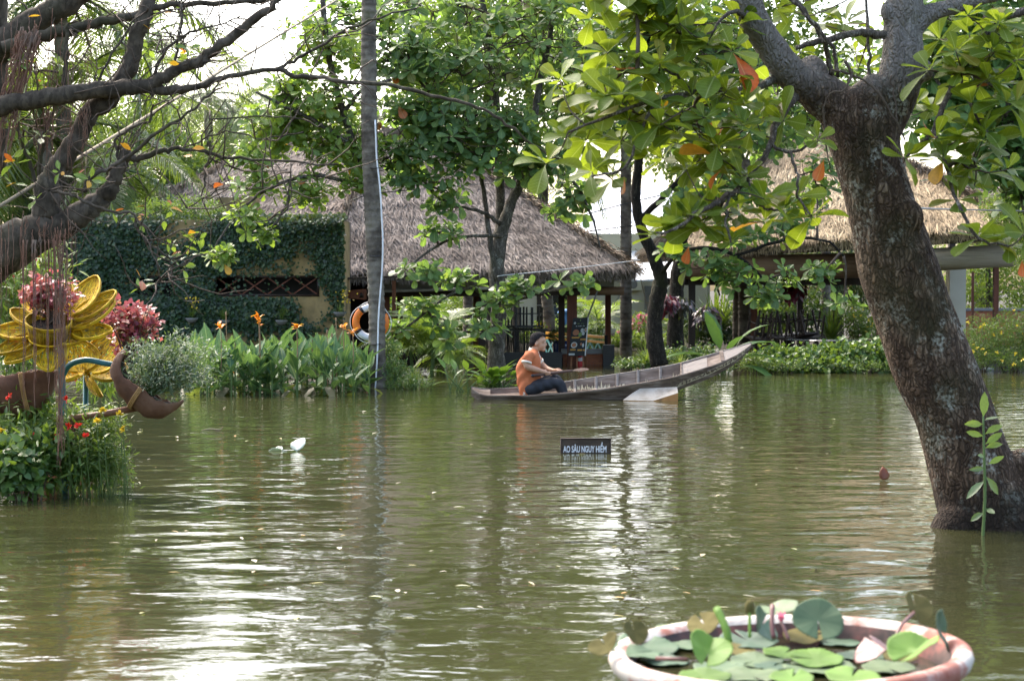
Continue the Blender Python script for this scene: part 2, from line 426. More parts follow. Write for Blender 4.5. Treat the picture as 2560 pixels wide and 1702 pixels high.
def thatch_roof(parent, A, B, C, D_, r0, r1, n, mat, thick=.16, seed=3, front_only=False):
    """A,B front eave left/right, C,D_ rear eave right/left, ridge r0..r1 (left..right)"""
    rg = np.random.default_rng(seed)
    A, B, C, D_, r0, r1 = [np.asarray(x, float) for x in (A, B, C, D_, r0, r1)]
    dz = np.array((0, 0, thick))
    ring = [A, B, C, D_]
    # body, gently bellied: top skin, fascia and soffit
    V = ring + [x - dz for x in ring] + [r0, r1, r0 - dz * 1.3, r1 - dz * 1.3]
    Fc = [(0, 1, 9, 8), (1, 2, 9), (2, 3, 8, 9), (3, 0, 8), (4, 10, 11, 5), (5, 11, 6), (6, 11, 10, 7), (7, 10, 4), (0, 4, 5, 1), (1, 5, 6, 2), (2, 6, 7, 3), (3, 7, 4, 0)]
    body = mk('thatch_body', V, Fc, M_thatch_base, parent)
    Vs, Fs, k = [], [], 0
    faces = [(A, B, r1, r0, n), (B, C, r1, r1, n * .45), (D_, A, r0, r0, n * .45)]
    if not front_only: faces.append((C, D_, r0, r1, n * .3))
    for a, b, c, d, m_ in faces:
        v, f = thatch_face((a, b, c, d), int(m_), rg); Vs.append(v); Fs.append(f + k); k += len(v)
    mk('thatch_strands', np.concatenate(Vs), np.concatenate(Fs), mat, parent, kind='stuff')
    # ragged fringe at the eaves and thicker hip rolls
    Vs, Fs, k = [], [], 0
    for a, b in ((A, B), (B, C), (D_, A)):
        ln = np.linalg.norm(b - a); m_ = int(ln * 420)
        out = nrm(np.cross((0, 0, 1), b - a)) * -1.0
        q0 = a - dz + out * .02; q1 = b - dz + out * .02
        cen = (r0 + r1) / 2
        inw = nrm((cen - (a + b) / 2) * (1, 1, 0))
        u = rg.random(m_)[:, None]; top = a + (b - a) * u - inw * rg.uniform(-.02, .03, (m_, 1)); top[:, 2] -= rg.uniform(-.02, thick, m_)
        L = rg.uniform(.05, .16, m_)[:, None]; dn = nrm(np.array((0, 0, -1.0)) - inw * .55 + rg.normal(0, .3, (m_, 3)))
        s = nrm(b - a) * rg.uniform(.006, .013, (m_, 1))
        v = np.stack([top - s, top + s, top + dn * L], 1).reshape(-1, 3); f = np.arange(3 * m_).reshape(-1, 3)
        Vs.append(v); Fs.append(f + k); k += len(v)
    mk('eave_fringe', np.concatenate(Vs), np.concatenate(Fs), mat, parent, kind='stuff')
    Vs, Fs, k = [], [], 0
    for a, b in ((A, r0), (B, r1), (r0, r1)):
        m_ = int(np.linalg.norm(b - a) * 330) + 20
        u = rg.random(m_)[:, None]; p = a + (b - a) * u + rg.normal(0, .05, (m_, 3)) + np.array((0, -.02, .06))
        out = nrm((a - (r0 + r1) / 2) * (1, 1, 0)) if a is not r0 else np.array((0, -1, 0))
        dn = nrm(nrm(a - b) * .75 + np.array((0, 0, -.5)) + np.array((rg.choice([-1, 1]), -1, 0)) * .3 + rg.normal(0, .3, (m_, 3)))
        L = rg.uniform(.2, .45, m_)[:, None]; s = nrm(np.cross(dn, (0.2, -1, .4))) * rg.uniform(.008, .016, (m_, 1))
        v = np.stack([p - s, p + s, p + dn * L * .6 + s * .7 + (0, 0, .03), p + dn * L], 1).reshape(-1, 3)
        f = np.concatenate([(np.arange(m_) * 4)[:, None] + np.array([0, 1, 2]), (np.arange(m_) * 4)[:, None] + np.array([0, 2, 3])])
        Vs.append(v); Fs.append(f + k); k += len(v)
    mk('hip_roll', np.concatenate(Vs), np.concatenate(Fs), M_thatch_hip, parent, kind='stuff')
    return body

def post(parent, px, py_top, py_bot, D, w_, mat, name='post', zb=None):
    a = P(px, py_top, D); b = P(px, py_bot, D)
    z0 = b[2] if zb is None else zb
    V, Fc = box((a[0], D, (a[2] + z0) / 2), (w_, w_, a[2] - z0)); return mk(name, V, Fc, mat, parent)

# main pavilion ------------------------------------------------
PD = 35.5
pav = thing('thatched_pavilion', 'wide grey thatched open pavilion with gutter, flooded behind the orange shirted paddler', 'pavilion', (-1, PD, 0))
A = P(790, 684, PD); B = P(1588, 676, PD); Cc = B + (-.1, 6.6, 0); Dd = A + (0, 6.6, 0)
r0 = P(960, 338, 38.6); r1 = P(1065, 338, 38.6)
thatch_roof(pav, A, B, Cc, Dd, r0, r1, 52000, M_thatch, seed=3)
# fascia board, gutter, beams
def beam(parent, name, p, q, h, d, mat):
    V, Fc = bar(p, q, d, h); return mk(name, V, Fc, mat, parent)
beam(pav, 'fascia_board', P(930, 716, 36.1), P(1535, 706, 36.1), .17, .03, M_grey)
mk('gutter', *tube([P(930, 728, 35.95), P(1502, 714, 35.95)], .035, 8), M_metal, pav, smooth=True)
beam(pav, 'beam', P(930, 733, 36.5), P(1560, 728, 36.5), .16, .1, M_darkwood)
beam(pav, 'beam', P(850, 728, 41.5), P(1540, 724, 41.5), .14, .1, M_darkwood)
mk('downpipe', *tube([P(1498, 716, 35.95), P(1482, 760, 36.2), P(1462, 812, 36.5)], .018, 6), M_grey, pav, smooth=True)
post(pav, 1430, 722, 900, 36.7, .20, M_redwood, zb=-.5)
post(pav, 966, 700, 905, 36.7, .13, M_redwood, zb=-.5)
post(pav, 1404, 722, 900, 37.4, .13, M_darkwood, zb=-.5)
post(pav, 1205, 722, 900, 36.9, .14, M_darkwood, zb=-.5)
post(pav, 1520, 730, 880, 41.2, .13, M_redwood, zb=-.5)
post(pav, 1190, 730, 880, 41.2, .13, M_redwood, zb=-.5)
post(pav, 1000, 730, 880, 41.2, .13, M_redwood, zb=-.5)
mk('rolled_blind', *tube([P(1455, 728, 36.3), P(1560, 727, 36.3)], .085, 12), M_bamboo_dark, pav, smooth=True)
# brick parapet with timber cap, dark corner block and black front panel
a, b = P(1408, 912, 36.7), P(1532, 912, 36.7)
mk('parapet', *box(((a[0] + b[0]) / 2, 36.85, .02), (b[0] - a[0], .22, .4)), M_brick, pav)
mk('cap_board', *box(((a[0] + b[0]) / 2 - .02, 36.85, .27), (b[0] - a[0] + .02, .3, .1)), M_grey, pav)
a, b = P(1508, 912, 36.5), P(1531, 912, 36.5)
mk('corner_block', *box(((a[0] + b[0]) / 2 + .02, 36.66, .08), (.23, .34, .66)), M_black, pav)
a, b = P(1262, 912, 36.6), P(1405, 912, 36.6)
mk('low_front_panel', *box(((a[0] + b[0]) / 2, 36.6, .06), (b[0] - a[0], .08, .4)), M_black, pav)
a, b = P(850, 912, 38.5), P(1110, 912, 38.5)
mk('service_counter', *box(((a[0] + b[0]) / 2, 39.6, .2), (b[0] - a[0], 1.2, .9)), M_darkwood, pav)
mk('back_wall', *box(((P(820, 900, 42)[0] + P(960, 900, 42)[0]) / 2, 42.0, .75), (1.35, .12, 2.4)), M_darkwood, pav)

# second thatched roof behind and to its left
pav2 = thing('thatched_house', 'grey thatched house rising behind the ivy covered wall with an ochre gable', 'house', P(700, 800, 38) * (1, 1, 0))
A = P(345, 530, 37.5); B = P(905, 560, 37.5)
thatch_roof(pav2, A, B, B + (0, 6, 0), A + (0, 6, 0), P(655, 368, 40.5), P(915, 352, 40.5), 34000, M_thatch, seed=8)
for n_, x0, x1, d0, d1 in (('wall', 400, 800, 38.2, 42.8),):
    a, b = P(x0, 800, d0), P(x1, 800, d0)
    mk(n_, *box(((a[0] + b[0]) / 2, (d0 + d1) / 2, 1.2), (b[0] - a[0], d1 - d0, 3.6)), M_ochre, pav2)
a, b = P(538, 494, 36.9), P(642, 560, 36.9)
mk('gable_block', *box(((a[0] + b[0]) / 2, 37.1, (a[2] + b[2]) / 2 - .3), (b[0] - a[0], .5, a[2] - b[2] + .6)), M_ochre, pav2)

# right pavilion -----------------------------------------------
RD = 36.0
pr = thing('thatched_pavilion', 'golden thatched open pavilion with rolled bamboo blinds behind the leaning almond tree', 'pavilion', (7, RD, 0))
A = P(1640, 628, 37.2); B = P(2580, 566, 34.6)
Cc = B + (.3, 6, 0); Dd = A + (0, 5.5, 0)
thatch_roof(pr, A, B, Cc, Dd, P(1985, 352, 38.8), P(2150, 352, 38.4), 62000, M_thatch2, seed=5)
mk('rolled_blind', *tube([P(1688, 668, 37.0), P(1900, 668, 36.8), P(2150, 664, 36.6)], .255, 20), M_bamboo_dark, pr, smooth=True)
mk('rolled_blind', *tube([P(2225, 655, 35.6), P(2535, 638, 35.4)], .225, 20), M_bamboo_grey, pr, smooth=True)
beam(pr, 'beam', P(1660, 704, 37.6), P(2300, 704, 37.2), .15, .14, M_darkwood)
post(pr, 1730, 640, 905, 37.4, .135, M_darkwood, zb=-.4)
post(pr, 2000, 690, 860, 40.5, .12, M_darkwood, zb=-.2)
post(pr, 2200, 690, 860, 37.0, .12, M_redwood, zb=-.2)
post(pr, 2490, 640, 800, 37.0, .1, M_redwood, zb=-.2)
post(pr, 1885, 690, 860, 40.8, .14, M_redwood, zb=-.2)
post(pr, 2432, 680, 800, 41.0, .05, M_redwood, zb=-.2)
cw = thing('column', 'square cream plaster column beneath the weathered grey blind', 'column', P(2390, 800, 40) * (1, 1, 0) )
a = P(2390, 690, 40)
mk('shaft', *box((a[0], 40, 1.1), (.36, .36, 2.2)), M_cream, cw); mk('plinth', *box((a[0], 40, .1), (.46, .46, .3)), M_cream, cw)
# old brick wall far right
bw = thing('brick_wall', 'low old red brick wall beyond the shrubs under the grey blind', 'wall', P(2490, 800, 46) * (1, 1, 0))
mk('wall', *box((P(2500, 790, 46)[0] + .5, 46.2, .45), (4.2, .3, 1.1)), M_brick, bw)
mk('coping', *box((P(2500, 790, 46)[0] + .5, 46.2, 1.03), (4.3, .4, .07)), M_grey, bw)
# a further grey thatched roof at the far right
fr = thing('thatched_hut', 'distant grey thatched hut roof showing through leaves behind the golden pavilion', 'hut', P(2620, 800, 47) * (1, 1, 0))
A = P(2330, 500, 45); B = P(2960, 500, 45)
thatch_roof(fr, A, B, B + (0, 6, 0), A + (0, 6, 0), P(2560, 330, 48), P(2720, 330, 48), 16000, M_thatch, seed=9)
for px in (2380, 2900):
    for d in (45.6, 50): post(fr, px, 505, 900, d, .16, M_darkwood, zb=-.1)

# cream building at the back with white metal roof ---------------
bb = thing('back_building', 'cream walled building with white ribbed metal roof behind the two pavilions', 'building', (4, 50, 0))
xl, xr = P(1090, 800, 50)[0], P(1775, 800, 50)[0]
mk('wall', *box(((xl + xr) / 2, 52, 1.6), (xr - xl, 4, 3.0)), M_cream, bb)
za = P(1500, 648, 49.4)[2]; zb_ = P(1600, 470, 55)[2]
x0, x1, x2, x3 = P(1405, 650, 49.4)[0], P(1790, 650, 49.4)[0], P(1500, 470, 55)[0], P(1800, 470, 55)[0]
mk('roof', [(x0, 49.4, za), (x1, 49.4, za), (x3, 55, zb_), (x2, 55, zb_), (x0, 49.4, za - .1), (x1, 49.4, za - .1), (x3, 55, zb_ - .1), (x2, 55, zb_ - .1)], [(0, 1, 2, 3), (7, 6, 5, 4), (0, 4, 5, 1), (1, 5, 6, 2), (2, 6, 7, 3), (3, 7, 4, 0)], M_roofing, bb)
# wide dark window with frame rails
a, b = P(1342, 738, 49.9), P(1418, 812, 49.9)
wn = mk('window', *box(((a[0] + b[0]) / 2, 49.97, (a[2] + b[2]) / 2), (b[0] - a[0], .05, a[2] - b[2])), M_glassdark, bb)
for f in (0, .33, .66, 1):
    z = b[2] + (a[2] - b[2]) * f; mk('rail', *box(((a[0] + b[0]) / 2, 49.93, z), (b[0] - a[0], .03, .03)), M_grey, wn)
a, b = P(1612, 715, 49.9), P(1640, 850, 49.9)
dr = mk('door', *box(((a[0] + b[0]) / 2, 49.97, (a[2] + b[2]) / 2), (b[0] - a[0], .05, a[2] - b[2])), M_grey, bb)
a = P(1583, 712, 49.8)
ac = mk('air_conditioner', *box((a[0], 49.85, a[2]), (.42, .3, .3)), M_cream, bb)
mk('fan_grille', *tube([(a[0], 49.69, a[2]), (a[0], 49.71, a[2])], .11, 16), M_grey, ac)
an = thing('awning', 'small pale blue white sheet metal awning jutting from the cream building', 'awning', P(1630, 800, 45.5) * (1, 1, 0))
p0, p1, p2, p3 = P(1572, 700, 45.2), P(1690, 697, 45.2), P(1690, 655, 46.6), P(1578, 655, 46.6)
mk('sheet', [p0, p1, p2, p3, p0 - (0, 0, .04), p1 - (0, 0, .04), p2 - (0, 0, .04), p3 - (0, 0, .04)], [(0, 1, 2, 3), (7, 6, 5, 4), (0, 4, 5, 1), (1, 5, 6, 2), (2, 6, 7, 3), (3, 7, 4, 0)], M_white_metal, an)
for q in (p0, p1):
    mk('strut', *tube([q + (0, .05, 0), np.array((q[0], 50.0, q[2] - .5))], .02, 6), M_metal, an)
    mk('tie_rod', *tube([q + (0, .05, 0), np.array((q[0], 50.0, q[2] + .8))], .012, 6), M_metal, an)

# ivy wall -----------------------------------------------------
ID = 32.0
iw = thing('ivy_wall', 'ochre garden building wall clad in dark ivy with lattice windows behind the cannas', 'wall', (-5.6, ID, 0))
xa, xb = P(120, 700, ID)[0], P(857, 700, ID)[0]
zt = P(500, 550, ID)[2]
wins = [(P(532, 0, ID)[0], P(796, 0, ID)[0]), (P(326, 0, ID)[0], P(434, 0, ID)[0]), (P(215, 0, ID)[0], P(268, 0, ID)[0])]
zw1, zw0 = P(660, 689, ID)[2], P(660, 741, ID)[2]
def wallbox(x0, x1, z0, z1, name='wall_panel'):
    mk(name, *box(((x0 + x1) / 2, ID + .11, (z0 + z1) / 2), (x1 - x0, .22, z1 - z0)), M_ochre, iw)
wallbox(xa, xb, -.6, zw0); wallbox(xa, xb, zw1, zt)
edges = [xa] + sorted([e for w_ in wins for e in w_]) + [xb]
for i in range(0, len(edges), 2): wallbox(edges[i], edges[i + 1], zw0, zw1)
mk('side_wall', *box((xb - .11, ID + .8, (zt - .6) / 2), (.22, 1.14, zt + .6)), M_ochre, iw)
mk('side_wall', *box((xa + .11, ID + .8, (zt - .6) / 2), (.22, 1.14, zt + .6)), M_ochre, iw)
mk('rear_wall', *box(((xa + xb) / 2, ID + 1.48, (zt - .6) / 2), (xb - xa, .2, zt + .6)), M_black, iw)  # painted black to stand in for the unlit room behind the windows
mk('flat_roof', *box(((xa + xb) / 2, ID + .8, zt - .1), (xb - xa - .46, 1.1, .15)), M_grey, iw)
for k, (x0, x1) in enumerate(wins):
    wf = MB()
    wf.box(((x0 + x1) / 2, ID + .02, zw1 - .02), (x1 - x0, .07, .04)); wf.box(((x0 + x1) / 2, ID + .02, zw0 + .02), (x1 - x0, .07, .04))
    wf.box((x0 + .02, ID + .02, (zw0 + zw1) / 2), (.04, .06, zw1 - zw0 - .08)); wf.box((x1 - .02, ID + .02, (zw0 + zw1) / 2), (.04, .06, zw1 - zw0 - .08))
    fr_ = wf.go('lattice_window', M_darkwood, iw)
    nX = max(1, round((x1 - x0) / .43)); st = (x1 - x0 - .06) / nX
    for i in range(nX):
        u = x0 + .03 + i * st
        mk('lattice_bar', *bar((u, ID + .035, zw0 + .03), (u + st, ID + .035, zw1 - .03), .022, .04, (0, 1, 0)), M_redwood if k == 0 else M_darkwood, fr_)
        mk('lattice_bar', *bar((u, ID + .062, zw1 - .03), (u + st, ID + .062, zw0 + .03), .022, .04, (0, 1, 0)), M_redwood if k == 0 else M_darkwood, fr_)
# ivy leaves over it: thick at the left and top, thin at the lower right
M_ivy = leafmat('ivy_leaf', [(.008, .026, .009), (.018, .05, .016), (.035, .075, .02), (.10, .10, .02)], trans=.15, rough=.5, pos=[0, .5, .9, 1])
rg = np.random.default_rng(21)
n = 52000
px = rg.uniform(xa, xb + .02, n); pz = rg.uniform(.1, zt + .12, n)
u = (px - xa) / (xb - xa); v = pz / zt
from mathutils import noise as mnoise
nzv = np.array([mnoise.fractal(Vector((x * .9, z * 1.3, 3.0)), 1.0, 2.0, 4) for x, z in zip(px[::1], pz[::1])])
den = 1.05 + nzv * 1.0 - .95 * np.exp(-((u - .88) / .16) ** 2) * np.clip((.92 - v) / .35, 0, 1) - .55 * np.clip((.42 - v) / .3, 0, 1) * np.clip((u - .25) / .4, 0, 1)
inwin = np.zeros(n, bool)
for k, (x0, x1) in enumerate(wins):
    m_ = (px > x0) & (px < x1) & (pz > zw0) & (pz < zw1)
    inwin |= m_ & (rg.random(n) > (.06 if k == 0 else .22))
ok = (rg.random(n) < den) & ~inwin
px, pz = px[ok], pz[ok]; n = len(px)
pos = np.column_stack([px, ID - rg.uniform(.005, .09, n) ** 1.0, pz])
pos[:, 1] -= np.clip(nzv[ok], 0, 1) * .12
top = pz > zt; pos[top, 1] += rg.uniform(0, .3, top.sum())
ax = nrm(np.column_stack([rg.normal(0, .6, n), rg.normal(-.35, .3, n), rg.normal(-.7, .45, n)]))
R = frames(ax, nrm(np.column_stack([rg.normal(0, .35, n), np.full(n, -1.0), rg.normal(.5, .35, n)])))
V, Fc = scatter(leaf_d(.46, .2, .1), pos, R, rg.uniform(.025, .085, n) * (1 + .35 * np.clip(nzv[ok], -1, 1)))
mk('ivy', V, Fc, M_ivy, iw, kind='stuff')

# ------------------------------------------------------------------ trees
def bark_mat(name, dark, mid, pale, lich, scale=1.0, moss=0.0, depth=.02, plates=True, lichen=.58, wet=False):
    m, t = newmat(name)
    v = coords(t, (1, 1, 1)); tc = nd(t, 'TexCoord')
    mp = nd(t, 'Mapping', {'Vector': tc.outputs['Object'], 'Scale': (1, 1, .3), 'Rotation': (0, math.radians(-17), 0)}).outputs[0]
    nz = nd(t, 'TexNoise', {'Vector': v, 'Scale': 5.0 * scale, 'Detail': 8.0, 'Roughness': .65})
    wob = nd(t, 'TexNoise', {'Vector': v, 'Scale': 9.0 * scale, 'Detail': 3.0})
    off = nd(t, 'VectorMath', {0: wob.outputs['Color'], 1: (.5, .5, .5)}, operation='SUBTRACT').outputs[0]
    off = nd(t, 'VectorMath', {0: off, 3: .09 / scale}, operation='SCALE').outputs[0]
    vv = nd(t, 'VectorMath', {0: mp, 1: off}, operation='ADD').outputs[0]
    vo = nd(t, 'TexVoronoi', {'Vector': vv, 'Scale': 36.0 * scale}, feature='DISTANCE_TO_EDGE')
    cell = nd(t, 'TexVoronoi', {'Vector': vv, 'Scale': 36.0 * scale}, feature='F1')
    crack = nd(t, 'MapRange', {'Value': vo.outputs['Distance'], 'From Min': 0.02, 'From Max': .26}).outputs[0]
    c = ramp(t, nz.outputs['Fac'], [(.28, dark), (.5, mid), (.7, pale)])
    mp2 = nd(t, 'Mapping', {'Vector': tc.outputs['Object'], 'Scale': (1, 1, .16), 'Rotation': (0, math.radians(-17), 0)}).outputs[0]
    fib = nd(t, 'TexNoise', {'Vector': mp2, 'Scale': 24.0 * scale, 'Detail': 7.0, 'Roughness': .6, 'Distortion': .6}).outputs['Fac']
    fib = nd(t, 'MapRange', {'Value': fib, 'From Min': .32, 'From Max': .66}).outputs[0]
    if plates:
        c = nd(t, 'Mix', {0: nd(t, 'MapRange', {'Value': fib, 'To Min': .75, 'To Max': 0.0}).outputs[0], 6: c, 7: c4(tuple(x * .55 for x in dark))}, data_type='RGBA').outputs[2]
        pl = nd(t, 'Math', {0: nd(t, 'MapRange', {'Value': fib, 'From Min': .62, 'From Max': .9}).outputs[0], 1: nd(t, 'MapRange', {'Value': nz.outputs['Fac'], 'From Min': .45, 'From Max': .62, 'To Max': .6}).outputs[0]}, operation='MULTIPLY').outputs[0]
        c = nd(t, 'Mix', {0: pl, 6: c, 7: c4(tuple(x * 1.35 for x in pale))}, data_type='RGBA').outputs[2]
    cv = nd(t, 'HueSaturation', {'Color': c, 'Value': nd(t, 'MapRange', {'Value': cell.outputs['Color'], 'To Min': .55, 'To Max': 1.4}).outputs[0]}).outputs[0]
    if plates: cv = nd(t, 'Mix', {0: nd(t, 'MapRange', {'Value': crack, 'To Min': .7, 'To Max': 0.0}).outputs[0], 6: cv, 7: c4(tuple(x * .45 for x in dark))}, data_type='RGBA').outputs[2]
    lz = nd(t, 'TexNoise', {'Vector': v, 'Scale': 4.6 * scale, 'Detail': 9.0, 'Roughness': .7}).outputs['Fac']
    lf = nd(t, 'MapRange', {'Value': lz, 'From Min': lichen, 'From Max': lichen + .09}).outputs[0]
    ls = nd(t, 'TexNoise', {'Vector': v, 'Scale': 42.0 * scale, 'Detail': 4.0}).outputs['Fac']
    lf2 = nd(t, 'Math', {0: lf, 1: nd(t, 'MapRange', {'Value': ls, 'From Min': .44, 'From Max': .56}).outputs[0]}, operation='MULTIPLY').outputs[0]
    cv = nd(t, 'Mix', {0: lf2, 6: cv, 7: c4(lich)}, data_type='RGBA').outputs[2]
    if moss:
        mz = nd(t, 'TexNoise', {'Vector': v, 'Scale': 2.2, 'Detail': 6.0}).outputs['Fac']
        cv = nd(t, 'Mix', {0: nd(t, 'MapRange', {'Value': mz, 'From Min': .5, 'From Max': .66, 'To Max': moss}).outputs[0], 6: cv, 7: c4((.05, .06, .018))}, data_type='RGBA').outputs[2]
    if wet:       # soaked band above the flood line, paler young bark high up
        gp = nd(t, 'NewGeometry').outputs['Position']; gzv = nd(t, 'SeparateXYZ', {0: gp}).outputs[2]
        hz = nd(t, 'Math', {0: gzv, 1: nd(t, 'Math', {0: nz.outputs['Fac'], 1: .35}, operation='MULTIPLY').outputs[0]}, operation='SUBTRACT').outputs[0]
        wf = nd(t, 'MapRange', {'Value': hz, 'From Min': -.05, 'From Max': .16, 'To Min': .75, 'To Max': 0.0}).outputs[0]
        cv = nd(t, 'Mix', {0: wf, 6: cv, 7: (.018, .013, .009, 1)}, data_type='RGBA').outputs[2]
        yf_ = nd(t, 'MapRange', {'Value': hz, 'From Min': 2.58, 'From Max': 2.8, 'To Min': 0.0, 'To Max': .75}).outputs[0]
        cv = nd(t, 'Mix', {0: yf_, 6: cv, 7: (.33, .30, .26, 1)}, data_type='RGBA').outputs[2]
    hh = nd(t, 'Math', {0: nd(t, 'Math', {0: crack, 1: .95}, operation='MULTIPLY').outputs[0], 1: nd(t, 'Math', {0: fib, 1: 1.5}, operation='MULTIPLY').outputs[0]}, operation='ADD').outputs[0] if plates else nz.outputs['Fac']
    bp = nd(t, 'Bump', {'Height': hh, 'Strength': 1.0, 'Distance': depth})
    p = nd(t, 'BsdfPrincipled', {'Base Color': cv, 'Roughness': .9, 'Specular IOR Level': .2, 'Normal': bp.outputs[0]})
    o = nd(t, 'OutputMaterial'); t.links.new(p.outputs[0], o.inputs['Surface']); return m
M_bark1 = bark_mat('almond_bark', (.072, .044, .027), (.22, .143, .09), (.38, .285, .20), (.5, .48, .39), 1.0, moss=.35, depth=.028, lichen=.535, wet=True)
M_limb1 = bark_mat('almond_limb_bark', (.09, .065, .045), (.21, .175, .14), (.34, .30, .25), (.44, .43, .38), 1.6, moss=.3, depth=.006)
M_bark2 = bark_mat('smooth_grey_bark', (.09, .075, .06), (.19, .165, .135), (.30, .27, .225), (.4, .4, .34), 1.2, moss=.2, depth=.008)
M_ficus = bark_mat('ficus_bark', (.025, .02, .014), (.065, .052, .036), (.12, .10, .078), (.24, .23, .19), 1.3, moss=.35, depth=.006, plates=False, lichen=.64)
M_darkbark = bark_mat('dark_bark', (.02, .016, .012), (.05, .04, .03), (.09, .075, .055), (.22, .21, .17), 1.2, moss=.3, depth=.012)
M_twig = pm('twig_bark', [(.055, .038, .026), (.12, .09, .065)], scale=8, rough=.85)
M_leaf_front = leafmat('almond_leaf_bright', [(.055, .105, .01), (.09, .15, .014), (.14, .19, .022), (.2, .16, .03)], trans=.48, tcol=(.40, .50, .02), rough=.5, spec=.25, pos=[0, .45, .92, 1], vein=.8)
M_leaf_blue = leafmat('almond_leaf_deep', [(.05, .115, .03), (.08, .165, .05), (.12, .21, .055), (.2, .16, .03)], trans=.45, tcol=(.34, .52, .07), rough=.5, spec=.3, pos=[0, .5, .96, 1], vein=.8)
M_leaf_mid = leafmat('almond_leaf_mid', [(.08, .15, .02), (.13, .21, .032), (.17, .245, .04), (.26, .2, .03)], trans=.45, tcol=(.38, .55, .04), rough=.4, pos=[0, .5, .96, 1], vein=.8)
M_leaf_t2 = leafmat('almond_leaf_fresh', [(.052, .115, .04), (.085, .16, .055), (.13, .205, .05), (.2, .16, .03)], trans=.46, tcol=(.33, .52, .06), rough=.45, spec=.4, pos=[0, .5, .96, 1], vein=.8)
M_leaf_ficus = leafmat('ficus_leaf', [(.045, .12, .02), (.08, .17, .03), (.13, .21, .035)], trans=.4, tcol=(.4, .55, .04), rough=.35, vein=.8)
M_leaf_red = leafmat('withered_leaf_red', [(.34, .06, .012), (.42, .13, .02)], trans=.35, tcol=(.7, .18, .02), vein=.5)
M_leaf_yel = leafmat('withered_leaf_yellow', [(.5, .3, .02), (.55, .22, .02)], trans=.35, tcol=(.9, .5, .03))
M_bg1 = leafmat('far_foliage_deep', [(.04, .085, .022), (.065, .125, .03), (.1, .16, .04)], trans=.35, rough=.5)
M_bg2 = leafmat('far_foliage_light', [(.075, .14, .03), (.12, .19, .04), (.17, .22, .055)], trans=.4, rough=.5)
M_bg3 = leafmat('far_foliage_blue', [(.035, .075, .035), (.06, .11, .05), (.09, .14, .065)], trans=.25, rough=.5)

def rosette(c, axis, k, size, rg, spread=1.0):
    """leaf frames of one whorl: positions, rotations, scales"""
    a0 = rg.random() * 6.28; ax = nrm(axis)
    u = nrm(np.cross(ax, (0.31, .87, .17))); v = np.cross(ax, u)
    i = np.arange(k); ang = a0 + i * 2.39996 + rg.normal(0, .12, k)
    el = np.linspace(.95, -.18, k) * spread + rg.normal(0, .13, k)        # inner leaves stand up, outer spread
    d = (np.cos(ang)[:, None] * u + np.sin(ang)[:, None] * v) * np.cos(el)[:, None] + ax * np.sin(el)[:, None]
    d[:, 2] -= rg.uniform(0, .18, k); d = nrm(d)
    S = size * np.linspace(.72, 1.05, k) * rg.uniform(.82, 1.15, k)
    R = frames(d, np.tile(ax, (k, 1)) + rg.normal(0, .16, (k, 3)))
    return np.tile(c, (k, 1)) + d * .012, R, S

